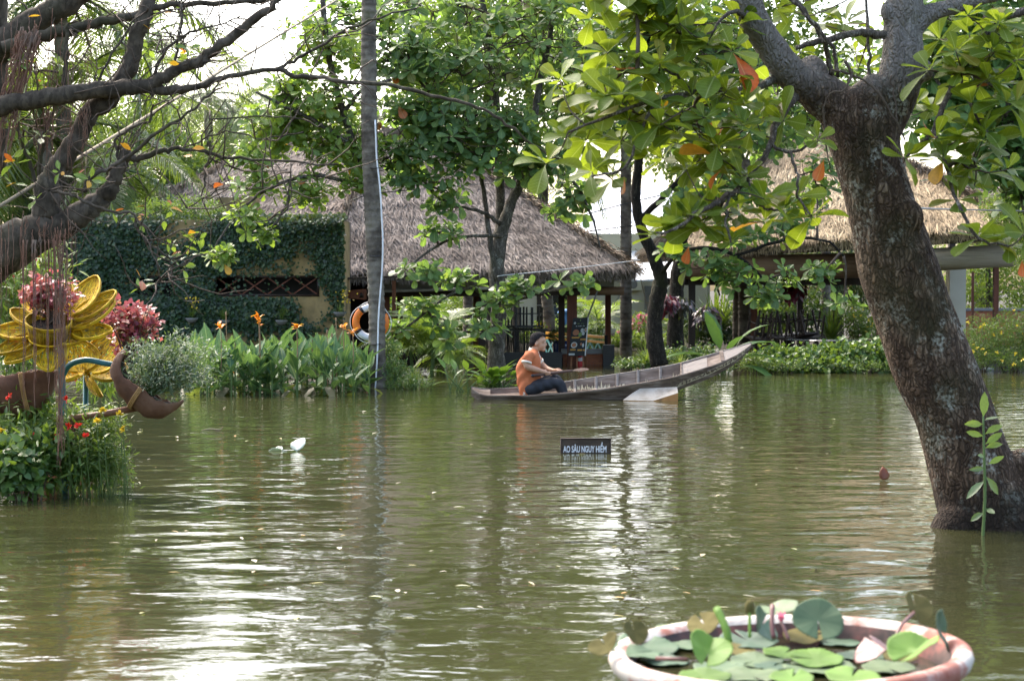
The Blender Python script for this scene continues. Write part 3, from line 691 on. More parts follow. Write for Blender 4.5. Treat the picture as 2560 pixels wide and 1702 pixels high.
LEAFT = {'obov': [leaf_t(OBOV, f, d, c) for f, d, c in ((.3, .22, 0), (.5, .3, 0), (.15, .12, .9))],
         'elli': [leaf_t(ELLI, f, d) for f, d in ((.25, .1), (.4, .18), (.15, 0))]}
LEAFM = {}
def leaf_mesh(kind, i, mat):
    key = (kind, i, mat.name)
    if key not in LEAFM:
        me = mesh_of('leaf', *LEAFT[kind][i], smooth=True); leaf_attr(me, LEAFT[kind][i]); me.materials.append(mat); LEAFM[key] = me
    return LEAFM[key]
def on_screen(p):
    d = p[1]; x = 1280 + F * p[0] / d; y = YH - F * (p[2] - CH) / d
    return x, y
def crown(tree, skel, clusters, mat, size, seed, kind='obov', k=(6, 9), parts=300, lo=OBOV_LO, axis_up=.9, out=.55, cam_bias=.25, twig_r=.006, spots=(), odd=None, depth_s=1.0, rsz=.25, dens=1.0):
    """clusters: (px, py, D, rx_px, ry_px, n) filled with whorls on twigs; spots: single whorls (px, py, D)"""
    rg = np.random.default_rng(seed); skel = np.asarray(skel, float); tw = MB(); leaves = []
    roses = []
    for c in clusters:
        px, py, D, rx, ry, n = c[:6]; n = int(n * dens); cen = P(px, py, D); sx, sz = rx * D / F, ry * D / F; sy = (sx + sz) / 2 * depth_s
        j = np.argmin(((skel - cen) ** 2).sum(1)); a = skel[j]
        mid = (a + cen) / 2 + np.array((0, 0, .12 * np.linalg.norm(cen - a))) + rg.normal(0, .05, 3)
        pts = cr(np.array([a, mid, cen]), 4); tw.tube(pts, np.linspace(twig_r * 3.2, twig_r * 1.8, len(pts)), 5)
        m = max(2, n // 7); subs = [pts[len(pts) // 2], cen]
        for _ in range(m):
            q = cen + inball(1, rg)[0] * (sx, sy, sz) * .75; s = subs[rg.integers(len(subs))]
            mm = (s + q) / 2 + rg.normal(0, .06, 3) * np.linalg.norm(q - s)
            pp = cr(np.array([s, mm, q]), 3); tw.tube(pp, np.linspace(twig_r * 1.8, twig_r * 1.2, len(pp)), 4); subs += [pp[3], q]
        subs = np.array(subs); B_ = inball(n, rg) * (sx, sy, sz)
        for b in B_: roses.append((cen + b, subs[np.argmin(((subs - cen - b) ** 2).sum(1))], nrm(b / (sx, sy, sz) + 1e-6)))
    for px, py, D in spots:
        cen = P(px, py, D); roses.append((cen, skel[np.argmin(((skel - cen) ** 2).sum(1))], nrm(rg.normal(size=3))))
    for p, s, o in roses:
        L = np.linalg.norm(p - s)
        mm = (s + p) / 2 + np.array((0, 0, -.10 * L)) + rg.normal(0, .08, 3) * L
        pp = cr(np.array([s, mm, p]), 3); tw.tube(pp, np.linspace(twig_r * 1.1, twig_r * .7, len(pp)), 4)
        ax = nrm(np.array((0, 0, axis_up)) + o * out + rg.normal(0, .28, 3) + np.array((0, -cam_bias, 0)))
        kk = rg.integers(k[0], k[1] + 1)
        leaves.append(rosette(p, ax, kk, size * rg.uniform(1 - rsz, 1 + rsz), rg))
    pos = np.concatenate([l[0] for l in leaves]); R = np.concatenate([l[1] for l in leaves]); S = np.concatenate([l[2] for l in leaves])
    # the largest in view are parts of their own, the rest one mass
    d = pos[:, 1]; x = 1280 + F * pos[:, 0] / d; y = YH - F * (pos[:, 2] - CH) / d
    score = S / d; score[(x < -20) | (x > 2580) | (y < -30)] *= .01
    order = np.argsort(-score * rg.uniform(.9, 1.1, len(score))); sel, rest = order[:parts], order[parts:]
    for i in sel:
        M = Matrix(np.block([[R[i] * S[i], pos[i][:, None]], [np.zeros((1, 3)), np.ones((1, 1))]]).tolist())
        mt = mat
        if odd and rg.random() < odd: mt = M_leaf_red if rg.random() < .5 else M_leaf_yel
        put('leaf', leaf_mesh(kind, rg.integers(3), mt), tree, M)
    if len(rest):
        V, Fc = scatter(leaf_t(lo, .25, .12), pos[rest], R[rest], S[rest]); mk('crown', V, Fc, mat, tree, smooth=True, kind='stuff', leaf=leaf_t(lo, .25, .12))
    tw.go('twigs', M_twig, tree, smooth=True, kind='stuff')
    return roses
def limb(pts, sub=6, n=10, wob=0.0, seed=1):
    """pts rows (px, py, D, radius in metres) -> tube + skeleton"""
    w_ = np.array([np.append(P(a, b, c), r) for a, b, c, r in pts])
    q = cr(w_, sub); 
    if wob:
        rg = np.random.default_rng(seed); q[:, :3] += rg.normal(0, wob, (len(q), 3)); q[:, 3] *= rg.uniform(.93, 1.08, len(q))
    V, Fc = tube(q[:, :3], q[:, 3], n); return V, Fc, q[:, :3]
def merged(name, pieces, voxel, mat, parent, smooth_it=4, disp=None):
    """union of overlapping closed pieces as one continuous surface"""
    mb = MB()
    for V, Fc in pieces: mb.add(V, Fc)
    o = mb.go(name, mat, parent, smooth=True)
    md = o.modifiers.new('r', 'REMESH'); md.mode = 'VOXEL'; md.voxel_size = voxel; md.use_smooth_shade = True
    ms = o.modifiers.new('s', 'SMOOTH'); ms.iterations = smooth_it; ms.factor = .5
    dg = bpy.context.evaluated_depsgraph_get(); dg.update(); ev = o.evaluated_get(dg)
    me = bpy.data.meshes.new_from_object(ev, depsgraph=dg); o.modifiers.clear(); o.data = me
    if disp is not None:
        n = len(me.vertices); co = np.empty(n * 3, np.float32); me.vertices.foreach_get('co', co); no = np.empty(n * 3, np.float32); me.vertices.foreach_get('normal', no)
        co = co.reshape(-1, 3); co += no.reshape(-1, 3) * disp(co + ORG[parent.name])[:, None]; me.vertices.foreach_set('co', co.ravel().astype(np.float32)); me.update()
    me.materials.clear(); me.materials.append(mat); me.polygons.foreach_set('use_smooth', np.ones(len(me.polygons), bool))
    return o

# --- the leaning tropical almond in front (T1)
TD = 11.7
t1 = thing('almond_tree', 'big leaning tropical almond tree with cracked lichen spotted bark standing in the water', 'tree', G(2470, 1310))
pieces, sk = [], []
k_ = TD / F
trunkp = [(2545, 1420, TD, 190 * k_), (2495, 1330, TD, 150 * k_), (2462, 1261, TD, 120 * k_), (2422, 1150, TD, 104 * k_), (2383, 1030, TD, 98 * k_), (2338, 925, TD, 102 * k_), (2285, 789, TD, 98 * k_), (2246, 670, TD, 98 * k_), (2208, 536, TD, 86 * k_), (2172, 402, TD, 84 * k_), (2155, 320, TD, 94 * k_), (2140, 258, TD, 92 * k_), (2118, 228, TD, 70 * k_)]
for pts in (trunkp,
            [(2175, 330, TD, 74 * k_), (2235, 240, TD, 58 * k_), (2256, 160, TD, 54 * k_), (2255, 70, TD, 47 * k_), (2262, 0, TD, 46 * k_), (2285, -120, TD + .2, 40 * k_), (2300, -300, TD + .4, 34 * k_)],
            [(2120, 290, TD, 62 * k_), (2040, 225, TD - .05, 52 * k_), (1985, 190, TD - .1, 42 * k_), (1935, 130, TD - .15, 37 * k_), (1890, 60, TD - .2, 37 * k_), (1862, -10, TD - .25, 36 * k_), (1800, -160, TD - .3, 30 * k_), (1720, -300, TD - .2, 24 * k_)],
            [(2270, 75, TD, 34 * k_), (2325, 35, TD, 24 * k_), (2400, 12, TD, 19 * k_), (2500, -15, TD, 16 * k_), (2640, -60, TD, 14 * k_)],
            [(2520, 1290, TD + .1, 90 * k_), (2590, 1230, TD + .15, 60 * k_), (2650, 1190, TD + .2, 30 * k_)],
            [(2420, 1300, TD - .1, 70 * k_), (2385, 1330, TD - .15, 60 * k_), (2370, 1390, TD - .2, 50 * k_)]):
    V, Fc, s = limb(pts, 6, 24); pieces.append((V, Fc)); sk.append(s)
for px, py, r in ((2268, 545, 42), (2200, 375, 28), (2308, 178, 26), (2225, 30, 26), (1905, 75, 20), (2030, 190, 44), (2560, 1175, 50)):
    pieces.append(ellipsoid(P(px, py, TD - .7 * 84 * k_ if px > 2150 and py > 300 and py < 1000 else TD - .05), (r * k_, r * k_ * .8, r * k_ * 1.15), 14, 10))
def bark_disp(co):
    x, y, z = co[:, 0], co[:, 1], co[:, 2]
    a = np.sin(x * 31 + z * 6 + np.sin(y * 23)) * np.sin(z * 9 + x * 12 + y * 7)
    b = np.sin(x * 57 + y * 49 + z * 11) * np.sin(z * 23 + x * 31)
    return a * .003 + b * .003
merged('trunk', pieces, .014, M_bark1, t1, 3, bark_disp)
lim = MB(); sk1 = []
def add_limb(mb, sl, pts, sub=5, n=7, wob=.004):
    V, Fc, s = limb([(a, b, c, r * c / F) for a, b, c, r in pts], sub, n, wob, len(pts)); mb.add(V, Fc); sl.append(s)
T = TD
for pts in ([(1990, 240, T - .2, 12), (1939, 312, T - .4, 9), (1926, 362, T - .5, 8), (1868, 446, T - .6, 7), (1814, 495, T - .7, 6.5), (1747, 531, T - .8, 6), (1689, 571, T - .9, 4), (1640, 585, T - .9, 3)],
            [(1926, 362, T - .5, 5), (1975, 380, T - .6, 4), (2045, 357, T - .6, 3)],
            [(1975, 380, T - .6, 4), (1993, 440, T - .7, 3.5), (1995, 492, T - .7, 3), (2030, 540, T - .8, 2.5)],
            [(1868, 446, T - .6, 4), (1886, 500, T - .7, 3.5), (1920, 522, T - .7, 3), (1960, 527, T - .7, 2.5)],
            [(1820, 495, T - .7, 4), (1814, 558, T - .8, 3.5), (1828, 603, T - .8, 2.5)],
            [(1944, 196, T - .1, 11), (1868, 223, T - .3, 9), (1734, 232, T - .5, 7), (1600, 262, T - .7, 5), (1500, 300, T - .8, 4), (1420, 330, T - .8, 3)],
            [(1734, 232, T - .5, 5), (1690, 190, T - .6, 4), (1640, 170, T - .6, 3), (1560, 180, T - .6, 2.5)],
            [(1640, 250, T - .6, 5), (1600, 330, T - .7, 4), (1560, 420, T - .8, 3.5), (1480, 440, T - .8, 2.5)],
            [(1880, 60, T - .2, 8), (1840, 30, T - .4, 6), (1800, 50, T - .5, 4), (1770, 110, T - .5, 3)],
            [(2640, 10, T, 12), (2540, 33, T - .2, 11), (2470, 42, T - .3, 10), (2468, 85, T - .3, 9), (2400, 178, T - .4, 8), (2350, 286, T - .5, 7), (2335, 330, T - .5, 6)],
            [(2335, 330, T - .5, 5), (2300, 360, T - .5, 4.5), (2261, 400, T - .5, 4)],
            [(2335, 330, T - .5, 5.5), (2368, 415, T - .6, 5), (2386, 487, T - .7, 4.5), (2448, 594, T - .8, 4), (2520, 615, T - .8, 3)],
            [(2470, 85, T - .3, 7), (2560, 120, T - .4, 6), (2640, 180, T - .5, 5)],
            [(2400, 178, T - .4, 4), (2420, 250, T - .5, 3.5), (2450, 310, T - .5, 3)],
            [(2210, 90, T - .1, 12), (2150, 82, T - .2, 10), (2060, 100, T - .3, 8), (1990, 120, T - .3, 6)],
            [(2080, 190, T - .1, 7), (2060, 110, T - .2, 6), (2020, 40, T - .3, 5), (1960, -30, T - .3, 5)],
            [(2175, 200, T - .1, 4), (2170, 100, T - .1, 4), (2165, -20, T - .1, 3.5)],
            [(2095, 195, T - .3, 5), (2080, 120, T - .35, 5), (2010, 30, T - .4, 4.5), (1950, -20, T - .4, 4)]):
    add_limb(lim, sk1, pts)
lim.go('branches', M_limb1, t1, smooth=True)
vines = MB()
for pts in ([(2080, 175, T - .36, 3), (2140, 190, T - .37, 3), (2190, 225, T - .36, 3), (2240, 300, T - .33, 2.5), (2262, 350, T - .3, 2)],
            [(2110, 150, T - .38, 4), (2128, 185, T - .38, 4), (2112, 225, T - .4, 2.5), (2070, 240, T - .37, 2.2), (2058, 300, T - .32, 2.2), (2075, 420, T - .28, 1.5)],
            [(2225, 190, T - .2, 2), (2235, 240, T - .2, 2), (2245, 320, T - .26, 1.5)]):
    add_limb(vines, [], pts)
vines.go('vine', M_twig, t1, smooth=True)
sk1 = np.concatenate(sk1)
T = TD - .6
spots1 = [(2045, 350, T), (2030, 545, T), (1995, 492, T), (1960, 527, T), (1828, 603, T - .1), (1689, 571, T - .1), (1640, 590, T - .1), (1770, 520, T), (1868, 440, T), (1790, 390, T), (1715, 425, T), (1890, 300, T), (1960, 300, T + .2),
          (1730, 240, T), (1650, 160, T), (1640, 250, T), (1560, 180, T), (1570, 300, T), (1480, 430, T), (1400, 200, T), (1420, 340, T), (1530, 450, T), (1365, 410, T), (1690, 330, T), (1860, 260, T), (1790, 190, T), (1830, 130, T), (1770, 110, T), (1700, 60, T), (1930, 210, T + 1.15),
          (2261, 395, T), (2340, 345, T), (2380, 440, T), (2395, 500, T), (2448, 594, T - .1), (2520, 615, T - .1), (2560, 585, T - .1), (2460, 330, T), (2430, 260, T), (2390, 130, T), (2480, 130, T), (2545, 150, T), (2330, 270, T + 1.15), (2290, 260, T + 1.15), (2540, 260, T), (2500, 60, T), (2420, 40, T), (2350, 100, T + 1.15),
          (2110, 60, T + 1.15), (2050, 60, T + 1.15), (2000, 130, T + 1.15), (1990, 30, T + 1.15), (2140, 130, T + 1.15), (2170, 170, T + 1.15), (1940, 20, T + 1.15), (2360, 400, T), (2400, 345, T), (2470, 200, T)]
crown(t1, sk1, [(1900, -220, 12.4, 380, 120, 26), (2400, -220, 12.4, 300, 130, 22), (1560, -20, 11.3, 190, 90, 18), (2000, -480, 12.0, 700, 150, 40), (1540, 240, 11.3, 220, 120, 22), (2430, 180, 11.3, 140, 160, 14), (1750, 330, 11.3, 190, 170, 24), (2440, 420, 11.2, 90, 120, 7), (1720, 70, 11.4, 150, 90, 16), (1800, 520, 11.1, 160, 60, 8)],
      M_leaf_front, .185, 31, k=(7, 9), parts=300, spots=spots1, cam_bias=.3, axis_up=.9, out=.35, odd=.02, twig_r=.005)
for px, py, D in ((1803, 425, 10.95), (2060, 400, 10.9), (2305, 300, 11.1), (1722, 615, 10.9), (2555, 650, 10.9), (1560, 440, 10.9)):
    p = P(px, py, D); M = Matrix.Translation(V3(p)) @ Euler((rng.normal(-1.3, .35), rng.normal(0, .4), rng.normal(0, 1))).to_matrix().to_4x4() @ Matrix.Scale(.13 * float(rng.uniform(.75, 1.1)), 4)
    lf = put('leaf', leaf_mesh('obov', int(rng.integers(3)), M_leaf_red), t1, M); lf['label'] = 'withered orange red hanging leaf'

# --- tall palm trunk with the white cable
def ring_trunk(pts, sub, n, ring, mat, parent, name='trunk', seed=2):
    w_ = np.array([np.append(P(a, b, c), r * c / F) for a, b, c, r in pts]); q = cr(w_, sub)
    L = np.concatenate([[0], np.cumsum(np.linalg.norm(np.diff(q[:, :3], axis=0), axis=1))])
    rg_ = np.random.default_rng(seed); m = int(L[-1] / (ring / 4)); l2 = np.linspace(0, L[-1], m)
    pp = np.column_stack([np.interp(l2, L, q[:, i]) for i in range(4)])
    pp[:, 3] *= 1 + .085 * (np.arange(m) % 4 == 0) + rg_.normal(0, .012, m)
    V, Fc = tube(pp[:, :3], pp[:, 3], n); return mk(name, V, Fc, mat, parent, smooth=True), pp
M_palm = pm('ringed_palm_bark', [(.022, .018, .013), (.085, .07, .052), (.19, .165, .125), (.085, .08, .035)], scale=2.4, stretch=(1, 1, 1.3), rough=.9, bump=.012, bscale=18, pos=[.3, .45, .58, .72])
pt = thing('palm_tree', 'tall slender ringed palm trunk rising from the canna bed with a white cable', 'tree', G(945, 969))
_, ptp = ring_trunk([(948, 1000, 28.1, 23), (943, 900, 28.1, 21), (942, 780, 28.1, 20), (936, 640, 28.1, 20), (930, 500, 28.1, 20), (924, 350, 28.1, 20), (922, 200, 28.1, 19.5), (922, 60, 28.1, 18.5), (925, -120, 28.1, 18), (935, -420, 28.2, 16), (950, -800, 28.3, 14), (965, -1100, 28.4, 12)], 8, 14, .11, M_palm, pt)
cab = thing('cable', 'white electric cable tied along the slender palm trunk down to the water', 'cable', P(955, 960, 27.9))
mk('sheath', *tube([P(x, y, 27.95) for x, y in ((938, 300), (940, 360), (942, 400), (950, 470), (954, 540), (957, 600), (955, 680), (950, 740), (946, 800), (944, 870), (940, 940), (937, 985))], .013, 6, 4), M_white, cab, smooth=True)
for y in (420, 640, 860): mk('cable_tie', *tube([P(924, y, 27.98), P(938, y + 1, 27.93), P(952, y, 27.96)], .008, 5), M_black, cab)

# palm fronds
def frond_mesh(L=2.6, droop=1.2, n=70, ll=.55, wid=.028, hang=.9, seed=0, mats=None, up=.5):
    rg_ = np.random.default_rng(seed); V, Fc = [], []
    s = np.linspace(0, 1, 24); y = L * (s - .12 * s * s); z = up * L * s * .6 - droop * L * .55 * s ** 2.2
    spine = np.column_stack([np.zeros(24), y, z]); tb = tube(spine, np.linspace(.028, .005, 24) * L / 2.6, 5)
    mb = MB(); mb.add(*tb)
    t_ = np.linspace(.14, 1, n)
    for i, t in enumerate(t_):
        p = np.array([0, np.interp(t, s, y), np.interp(t, s, z)]); q = np.array([0, np.interp(min(1, t + .03), s, y), np.interp(min(1, t + .03), s, z)])
        tg = nrm(q - p) if t < .98 else nrm(spine[-1] - spine[-3])
        l = ll * (.45 + .75 * math.sin(PI * min(1, .15 + .85 * t) ** .8)) * rg_.uniform(.85, 1.1)
        for sd_ in (-1, 1):
            d0 = nrm(np.array((sd_, 0, .15)) * .8 + tg * .65 + rg_.normal(0, .06, 3)); d1 = nrm(d0 + np.array((0, 0, -hang)) + rg_.normal(0, .1, 3))
            a = p; b = a + d0 * l * .5; c = b + d1 * l * .55
            w0 = nrm(np.cross(d0, (0, 0, 1))) * wid * .5; w1 = w0 * .8
            mb.add([a - w0 * .5, a + w0 * .5, b + w1, b - w1, c], [(0, 1, 2, 3), (3, 2, 4)])
    me = mesh_of('frond', np.concatenate(mb.v), mb.f); me.materials.append(mats); return me
M_frond = leafmat('coconut_frond', [(.05, .085, .022), (.085, .13, .03), (.13, .16, .05)], trans=.35, rough=.4)
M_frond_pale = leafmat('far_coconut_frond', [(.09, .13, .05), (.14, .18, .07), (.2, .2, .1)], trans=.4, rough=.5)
M_areca = leafmat('areca_frond', [(.06, .13, .02), (.11, .18, .03), (.18, .22, .05)], trans=.4, rough=.4)
FR = [frond_mesh(2.9, 1.5, 78, .6, .03, 1.1, i, M_frond, .55) for i in range(3)]
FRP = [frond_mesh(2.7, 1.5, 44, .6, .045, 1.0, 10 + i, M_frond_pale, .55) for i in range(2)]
FRA = [frond_mesh(1.0, 1.25, 26, .30, .024, .45, 20 + i, M_areca, .95) for i in range(3)]
def palm(name, label, px, D, py_top, r, n, meshes, mat=M_palm, sc=1.0, group=None, spread=(-.9, 1.1), lean=0, seed=1, cat='tree'):
    rg_ = np.random.default_rng(seed); base = P(px, 725 + CH * F / D, D); base[2] = gz(base[0], base[1])
    th = thing(name, label, cat, base, group); top = P(px + lean, py_top, D)
    z0 = base.copy(); z0[2] -= .1
    q = cr(np.array([z0, (z0 + top) / 2 + (.1, 0, 0), top]), 8); mk('trunk', *tube(q, np.linspace(r * 1.25, r * .85, len(q)), 10), mat, th, smooth=True)
    for i in range(n):
        a = i * 2.4 + rg_.normal(0, .2); el = rg_.uniform(*spread)
        M = Matrix.Translation(V3(top)) @ Matrix.Rotation(a, 4, 'Z') @ Matrix.Rotation(el, 4, 'X') @ Matrix.Scale(sc * rg_.uniform(.85, 1.15), 4)
        put('frond', meshes[i % len(meshes)], th, M)
    return th
for me, (top, n, sc) in ((FR, (ptp[-1, :3], 15, .9)),):
    for i in range(n):
        put('frond', me[i % 3], pt, Matrix.Translation(V3(top)) @ Matrix.Rotation(i * 2.4, 4, 'Z') @ Matrix.Rotation(rng.uniform(-.7, .9), 4, 'X') @ Matrix.Scale(sc, 4))
palm('coconut_palm', 'coconut palm with long green fronds crossing behind the ficus limbs', 150, 38.5, -20, .17, 20, FR, seed=4, sc=1.35, spread=(-1.0, .7))
palm('coconut_palm', 'shorter coconut palm with dense drooping fronds behind the ivy wall', 110, 37.5, 330, .17, 20, FR, seed=9, sc=1.45, spread=(-1.1, .8))
palm('coconut_palm', 'coconut palm with drooping dry tipped fronds over the ivy wall top', 290, 34.5, 420, .14, 14, FR, seed=13, sc=.85, spread=(-1.3, .2))
for i, (px, D, py, sc, ln) in enumerate(((512, 52, 235, 1.0, 8), (690, 64, 330, 1.0, -10), (360, 58, 100, 1.1, 10), (580, 70, 300, 1.1, 6), (1320, 60, 130, 1.2, 0), (400, 66, 250, 1.1, 12))):
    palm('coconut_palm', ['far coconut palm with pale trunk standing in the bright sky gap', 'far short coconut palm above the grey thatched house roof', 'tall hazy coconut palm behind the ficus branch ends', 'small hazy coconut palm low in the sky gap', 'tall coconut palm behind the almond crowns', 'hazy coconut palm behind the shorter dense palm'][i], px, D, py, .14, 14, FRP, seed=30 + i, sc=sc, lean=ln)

# --- ficus with limbs and hanging roots, near left (T0)
FD = 12.0
t0 = thing('ficus_tree', 'dark spreading ficus tree with crossing limbs and hanging aerial roots', 'tree', P(-330, 1100, FD) * (1, 1, 0))
tb = MB(); sk0 = []
d = FD
for pts in ([(-420, 1120, d, 95), (-330, 960, d, 75), (-200, 800, d, 62), (-80, 690, d, 56), (0, 635, d, 50), (76, 592, d, 42), (153, 562, d, 30), (204, 534, d, 25), (255, 495, d, 19), (281, 460, d, 15), (301, 414, d, 13), (319, 375, d, 9)],
            [(110, 585, d, 34), (118, 530, d, 30), (122, 465, d, 25), (148, 414, d, 22), (184, 365, d, 20), (206, 315, d, 19), (230, 275, d, 20), (270, 250, d, 21), (293, 217, d, 19), (326, 166, d, 17), (344, 89, d, 16), (365, 25, d, 15), (380, -60, d, 14), (400, -200, d, 12)],
            [(-120, 285, d - .2, 22), (0, 265, d - .2, 20), (102, 247, d - .2, 18), (204, 230, d - .15, 17), (293, 222, d - .1, 17), (383, 210, d - .1, 14), (434, 179, d - .1, 12), (500, 153, d - .1, 11.5), (520, 140, d - .1, 11), (580, 94, d - .1, 10), (647, 40, d - .1, 9), (697, 0, d - .1, 8), (760, -60, d - .1, 7)],
            [(370, 226, d - .1, 11), (440, 225, d - .1, 9), (500, 217, d - .2, 8), (558, 196, d - .2, 7), (640, 180, d - .2, 6), (697, 172, d - .2, 6)],
            [(697, 172, d - .2, 5), (759, 138, d - .2, 4), (848, 85, d - .2, 3.5), (900, 60, d - .2, 3), (1040, 20, d - .2, 2)],
            [(697, 172, d - .2, 6), (737, 188, d - .2, 6), (800, 195, d - .2, 5.5), (860, 203, d - .3, 5.5), (980, 212, d - .3, 5), (1080, 238, d - .3, 4.5), (1178, 264, d - .3, 4), (1250, 300, d - .3, 3.5), (1330, 360, d - .3, 3), (1400, 400, d - .3, 2)],
            [(-150, 190, d + .1, 34), (-20, 130, d + .1, 30), (46, 85, d + .1, 28), (102, 46, d + .1, 25), (163, 12, d + .1, 24), (240, -40, d + .1, 20)],
            [(10, 118, d, 14), (102, 94, d, 13), (179, 74, d, 11), (255, 56, d, 10), (332, 38, d, 9), (408, 14, d, 8), (500, 10, d, 7), (600, 4, d, 6), (720, -4, d, 5)],
            [(-40, 420, d + .2, 46), (-28, 250, d + .2, 36), (-22, 100, d + .2, 32), (-20, -60, d + .2, 30), (-30, -250, d + .2, 26)],
            [(319, 392, d, 9), (348, 397, d, 8), (400, 380, d, 7), (446, 371, d, 5.5), (513, 380, d, 5), (580, 397, d, 4), (714, 402, d, 3), (848, 415, d, 2.2)],
            [(212, 480, d - .2, 7), (230, 440, d - .2, 6), (300, 405, d - .2, 5), (400, 330, d - .3, 4.5), (460, 290, d - .3, 3.5), (520, 240, d - .3, 3), (550, 220, d - .3, 2)],
            [(122, 475, d - .4, 3), (133, 475, d - .4, 4), (180, 490, d - .5, 4), (230, 511, d - .5, 4), (288, 529, d - .5, 3.5), (332, 531, d - .5, 3), (345, 575, d - .5, 3), (370, 608, d - .5, 3), (421, 643, d - .5, 2.5), (459, 669, d - .5, 2)],
            [(425, 645, d - .5, 1.8), (424, 672, d - .5, 1.6), (408, 700, d - .5, 1.5), (380, 716, d - .5, 1.4), (348, 722, d - .5, 1.2)],
            [(160, 230, d - .1, 6), (162, 160, d - .1, 6), (166, 102, d - .1, 5), (170, 60, d - .1, 4)],
            [(240, 220, d - .1, 3.5), (270, 150, d - .1, 3), (310, 90, d - .1, 3), (335, 50, d - .1, 2.5)],
            [(435, 175, d - .1, 4), (440, 130, d - .1, 3.5), (452, 70, d - .1, 3), (455, 10, d - .1, 2.5)],
            [(375, 212, d - .1, 5), (400, 150, d - .1, 4), (440, 105, d - .1, 3.5), (500, 75, d - .1, 3), (560, 60, d - .1, 2), (600, 40, d - .1, 2)],
            [(105, 560, d + .1, 8), (98, 480, d + .1, 7), (100, 420, d + .1, 6), (112, 350, d + .1, 5), (130, 280, d + .1, 5)],
            [(100, 480, d + .1, 5), (70, 400, d + .1, 4.5), (45, 320, d + .1, 4), (30, 270, d + .1, 3)],
            [(300, 420, d, 4), (290, 350, d, 3.5), (330, 320, d, 3.5), (375, 300, d, 3), (380, 260, d, 2.5)],
            [(560, 395, d, 2), (515, 410, d, 2.5), (512, 450, d, 2.5), (505, 490, d, 1.8)],
            [(460, 372, d, 2), (560, 330, d, 2), (660, 345, d, 1.8), (760, 330, d, 1.5)],
            [(520, 300, d - .2, 2), (640, 290, d - .2, 2), (760, 300, d - .2, 1.5)],
            [(470, 520, d - .2, 1.5), (560, 470, d - .2, 1.6), (660, 470, d - .2, 1.5), (760, 450, d - .2, 1.2), (850, 445, d - .2, 1)],
            [(640, 560, d - .2, 1.5), (715, 525, d - .2, 2), (722, 470, d - .2, 2), (730, 410, d - .2, 1.6)]):
    add_limb(tb, sk0, [(p_[0], p_[1], p_[2], p_[3] * (1.25 if p_[3] > 8 else 1.0)) for p_ in pts], 5, 10, .006)
tb.go('trunk', M_ficus, t0, smooth=True)
sk0 = np.concatenate(sk0)
fine = MB(); rg = np.random.default_rng(77)
for _ in range(330):                      # bare twiggery
    s = sk0[rg.integers(len(sk0))]; x, y = on_screen(s)
    if x < 30 or x > 900: continue
    dr = nrm(np.array((rg.normal(.35, .5), rg.normal(0, .4), rg.normal(.1, .6)))); l = rg.uniform(.2, .65)
    pts = [s]; 
    for j in range(5): dr = nrm(dr + rg.normal(0, .28, 3)); pts.append(pts[-1] + dr * l / 5)
    fine.tube(pts, np.linspace(.006, .0015, 6), 4)
fine.go('twigs', M_twig, t0, smooth=True, kind='stuff')
# aerial roots: red-brown threads and one thick bundle
M_root = pm('aerial_root', [(.13, .06, .038), (.21, .11, .07), (.17, .14, .11)], scale=6, rough=.9)
rt = MB()
def strand(px0, y0, px1, y1, D, r, wob, mb):
    m = 14; t_ = np.linspace(0, 1, m); q = np.array([P(px0 + (px1 - px0) * a + rg.normal(0, wob), y0 + (y1 - y0) * a, D + rg.normal(0, .01)) for a in t_])
    mb.add(*tube(cr(q, 2), np.linspace(r, r * .5, len(cr(q, 2))), 4))
for _ in range(18): a = rg.normal(0, 8); strand(150 + a * 1.5, rg.uniform(560, 640), 152 + a * .55, rg.uniform(1050, 1195), FD - .3 + rg.normal(0, .02), .0032, 2.2, rt)
for _ in range(20): a = rg.uniform(0, 185); strand(a, rg.uniform(520, 640), a + rg.normal(0, 4), rg.uniform(690, 880), FD - .3 + rg.normal(0, .05), .0022, 1.5, rt)
for _ in range(34): a = rg.uniform(60, 190); strand(a, rg.uniform(540, 600), a + rg.normal(0, 9), rg.uniform(600, 740), FD - .25, .002, 2.2, rt)
for x in (88, 60, 118): 
    for _ in range(4): strand(x + rg.normal(0, 4), 600, x + rg.normal(0, 3), rg.uniform(900, 1030), FD - .3, .003, 1.2, rt)
for _ in range(70): a = rg.uniform(-10, 230); strand(a, rg.uniform(20, 260), a + rg.normal(-8, 8), rg.uniform(260, 460), FD - .15, .0022, 3, rt)
for _ in range(40): a = rg.uniform(0, 70); strand(a + 40, rg.uniform(60, 110), a - 20, rg.uniform(240, 420), FD - .2, .005, 3, rt)
rt.go('aerial_roots', M_root, t0, smooth=True, kind='stuff')
crown(t0, sk0, [(90, 190, FD, 110, 120, 10), (60, 330, FD, 90, 80, 6), (400, 100, FD, 130, 80, 8), (60, -120, FD, 200, 100, 22)], M_leaf_ficus, .085, 41, kind='elli', lo=ELLI_LO, k=(3, 5), parts=200, cam_bias=.2, twig_r=.003, odd=.14,
      spots=[(x, y, FD - .45) for x, y in ((345, 560, ), (365, 520), (340, 535), (425, 640), (430, 615), (455, 668), (470, 640), (500, 630), (495, 600), (470, 590), (350, 720), (355, 700), (90, 500), (150, 430), (35, 410), (190, 445), (225, 450), (30, 460), (280, 530), (420, 520), (410, 550), (600, 470), (560, 460))])
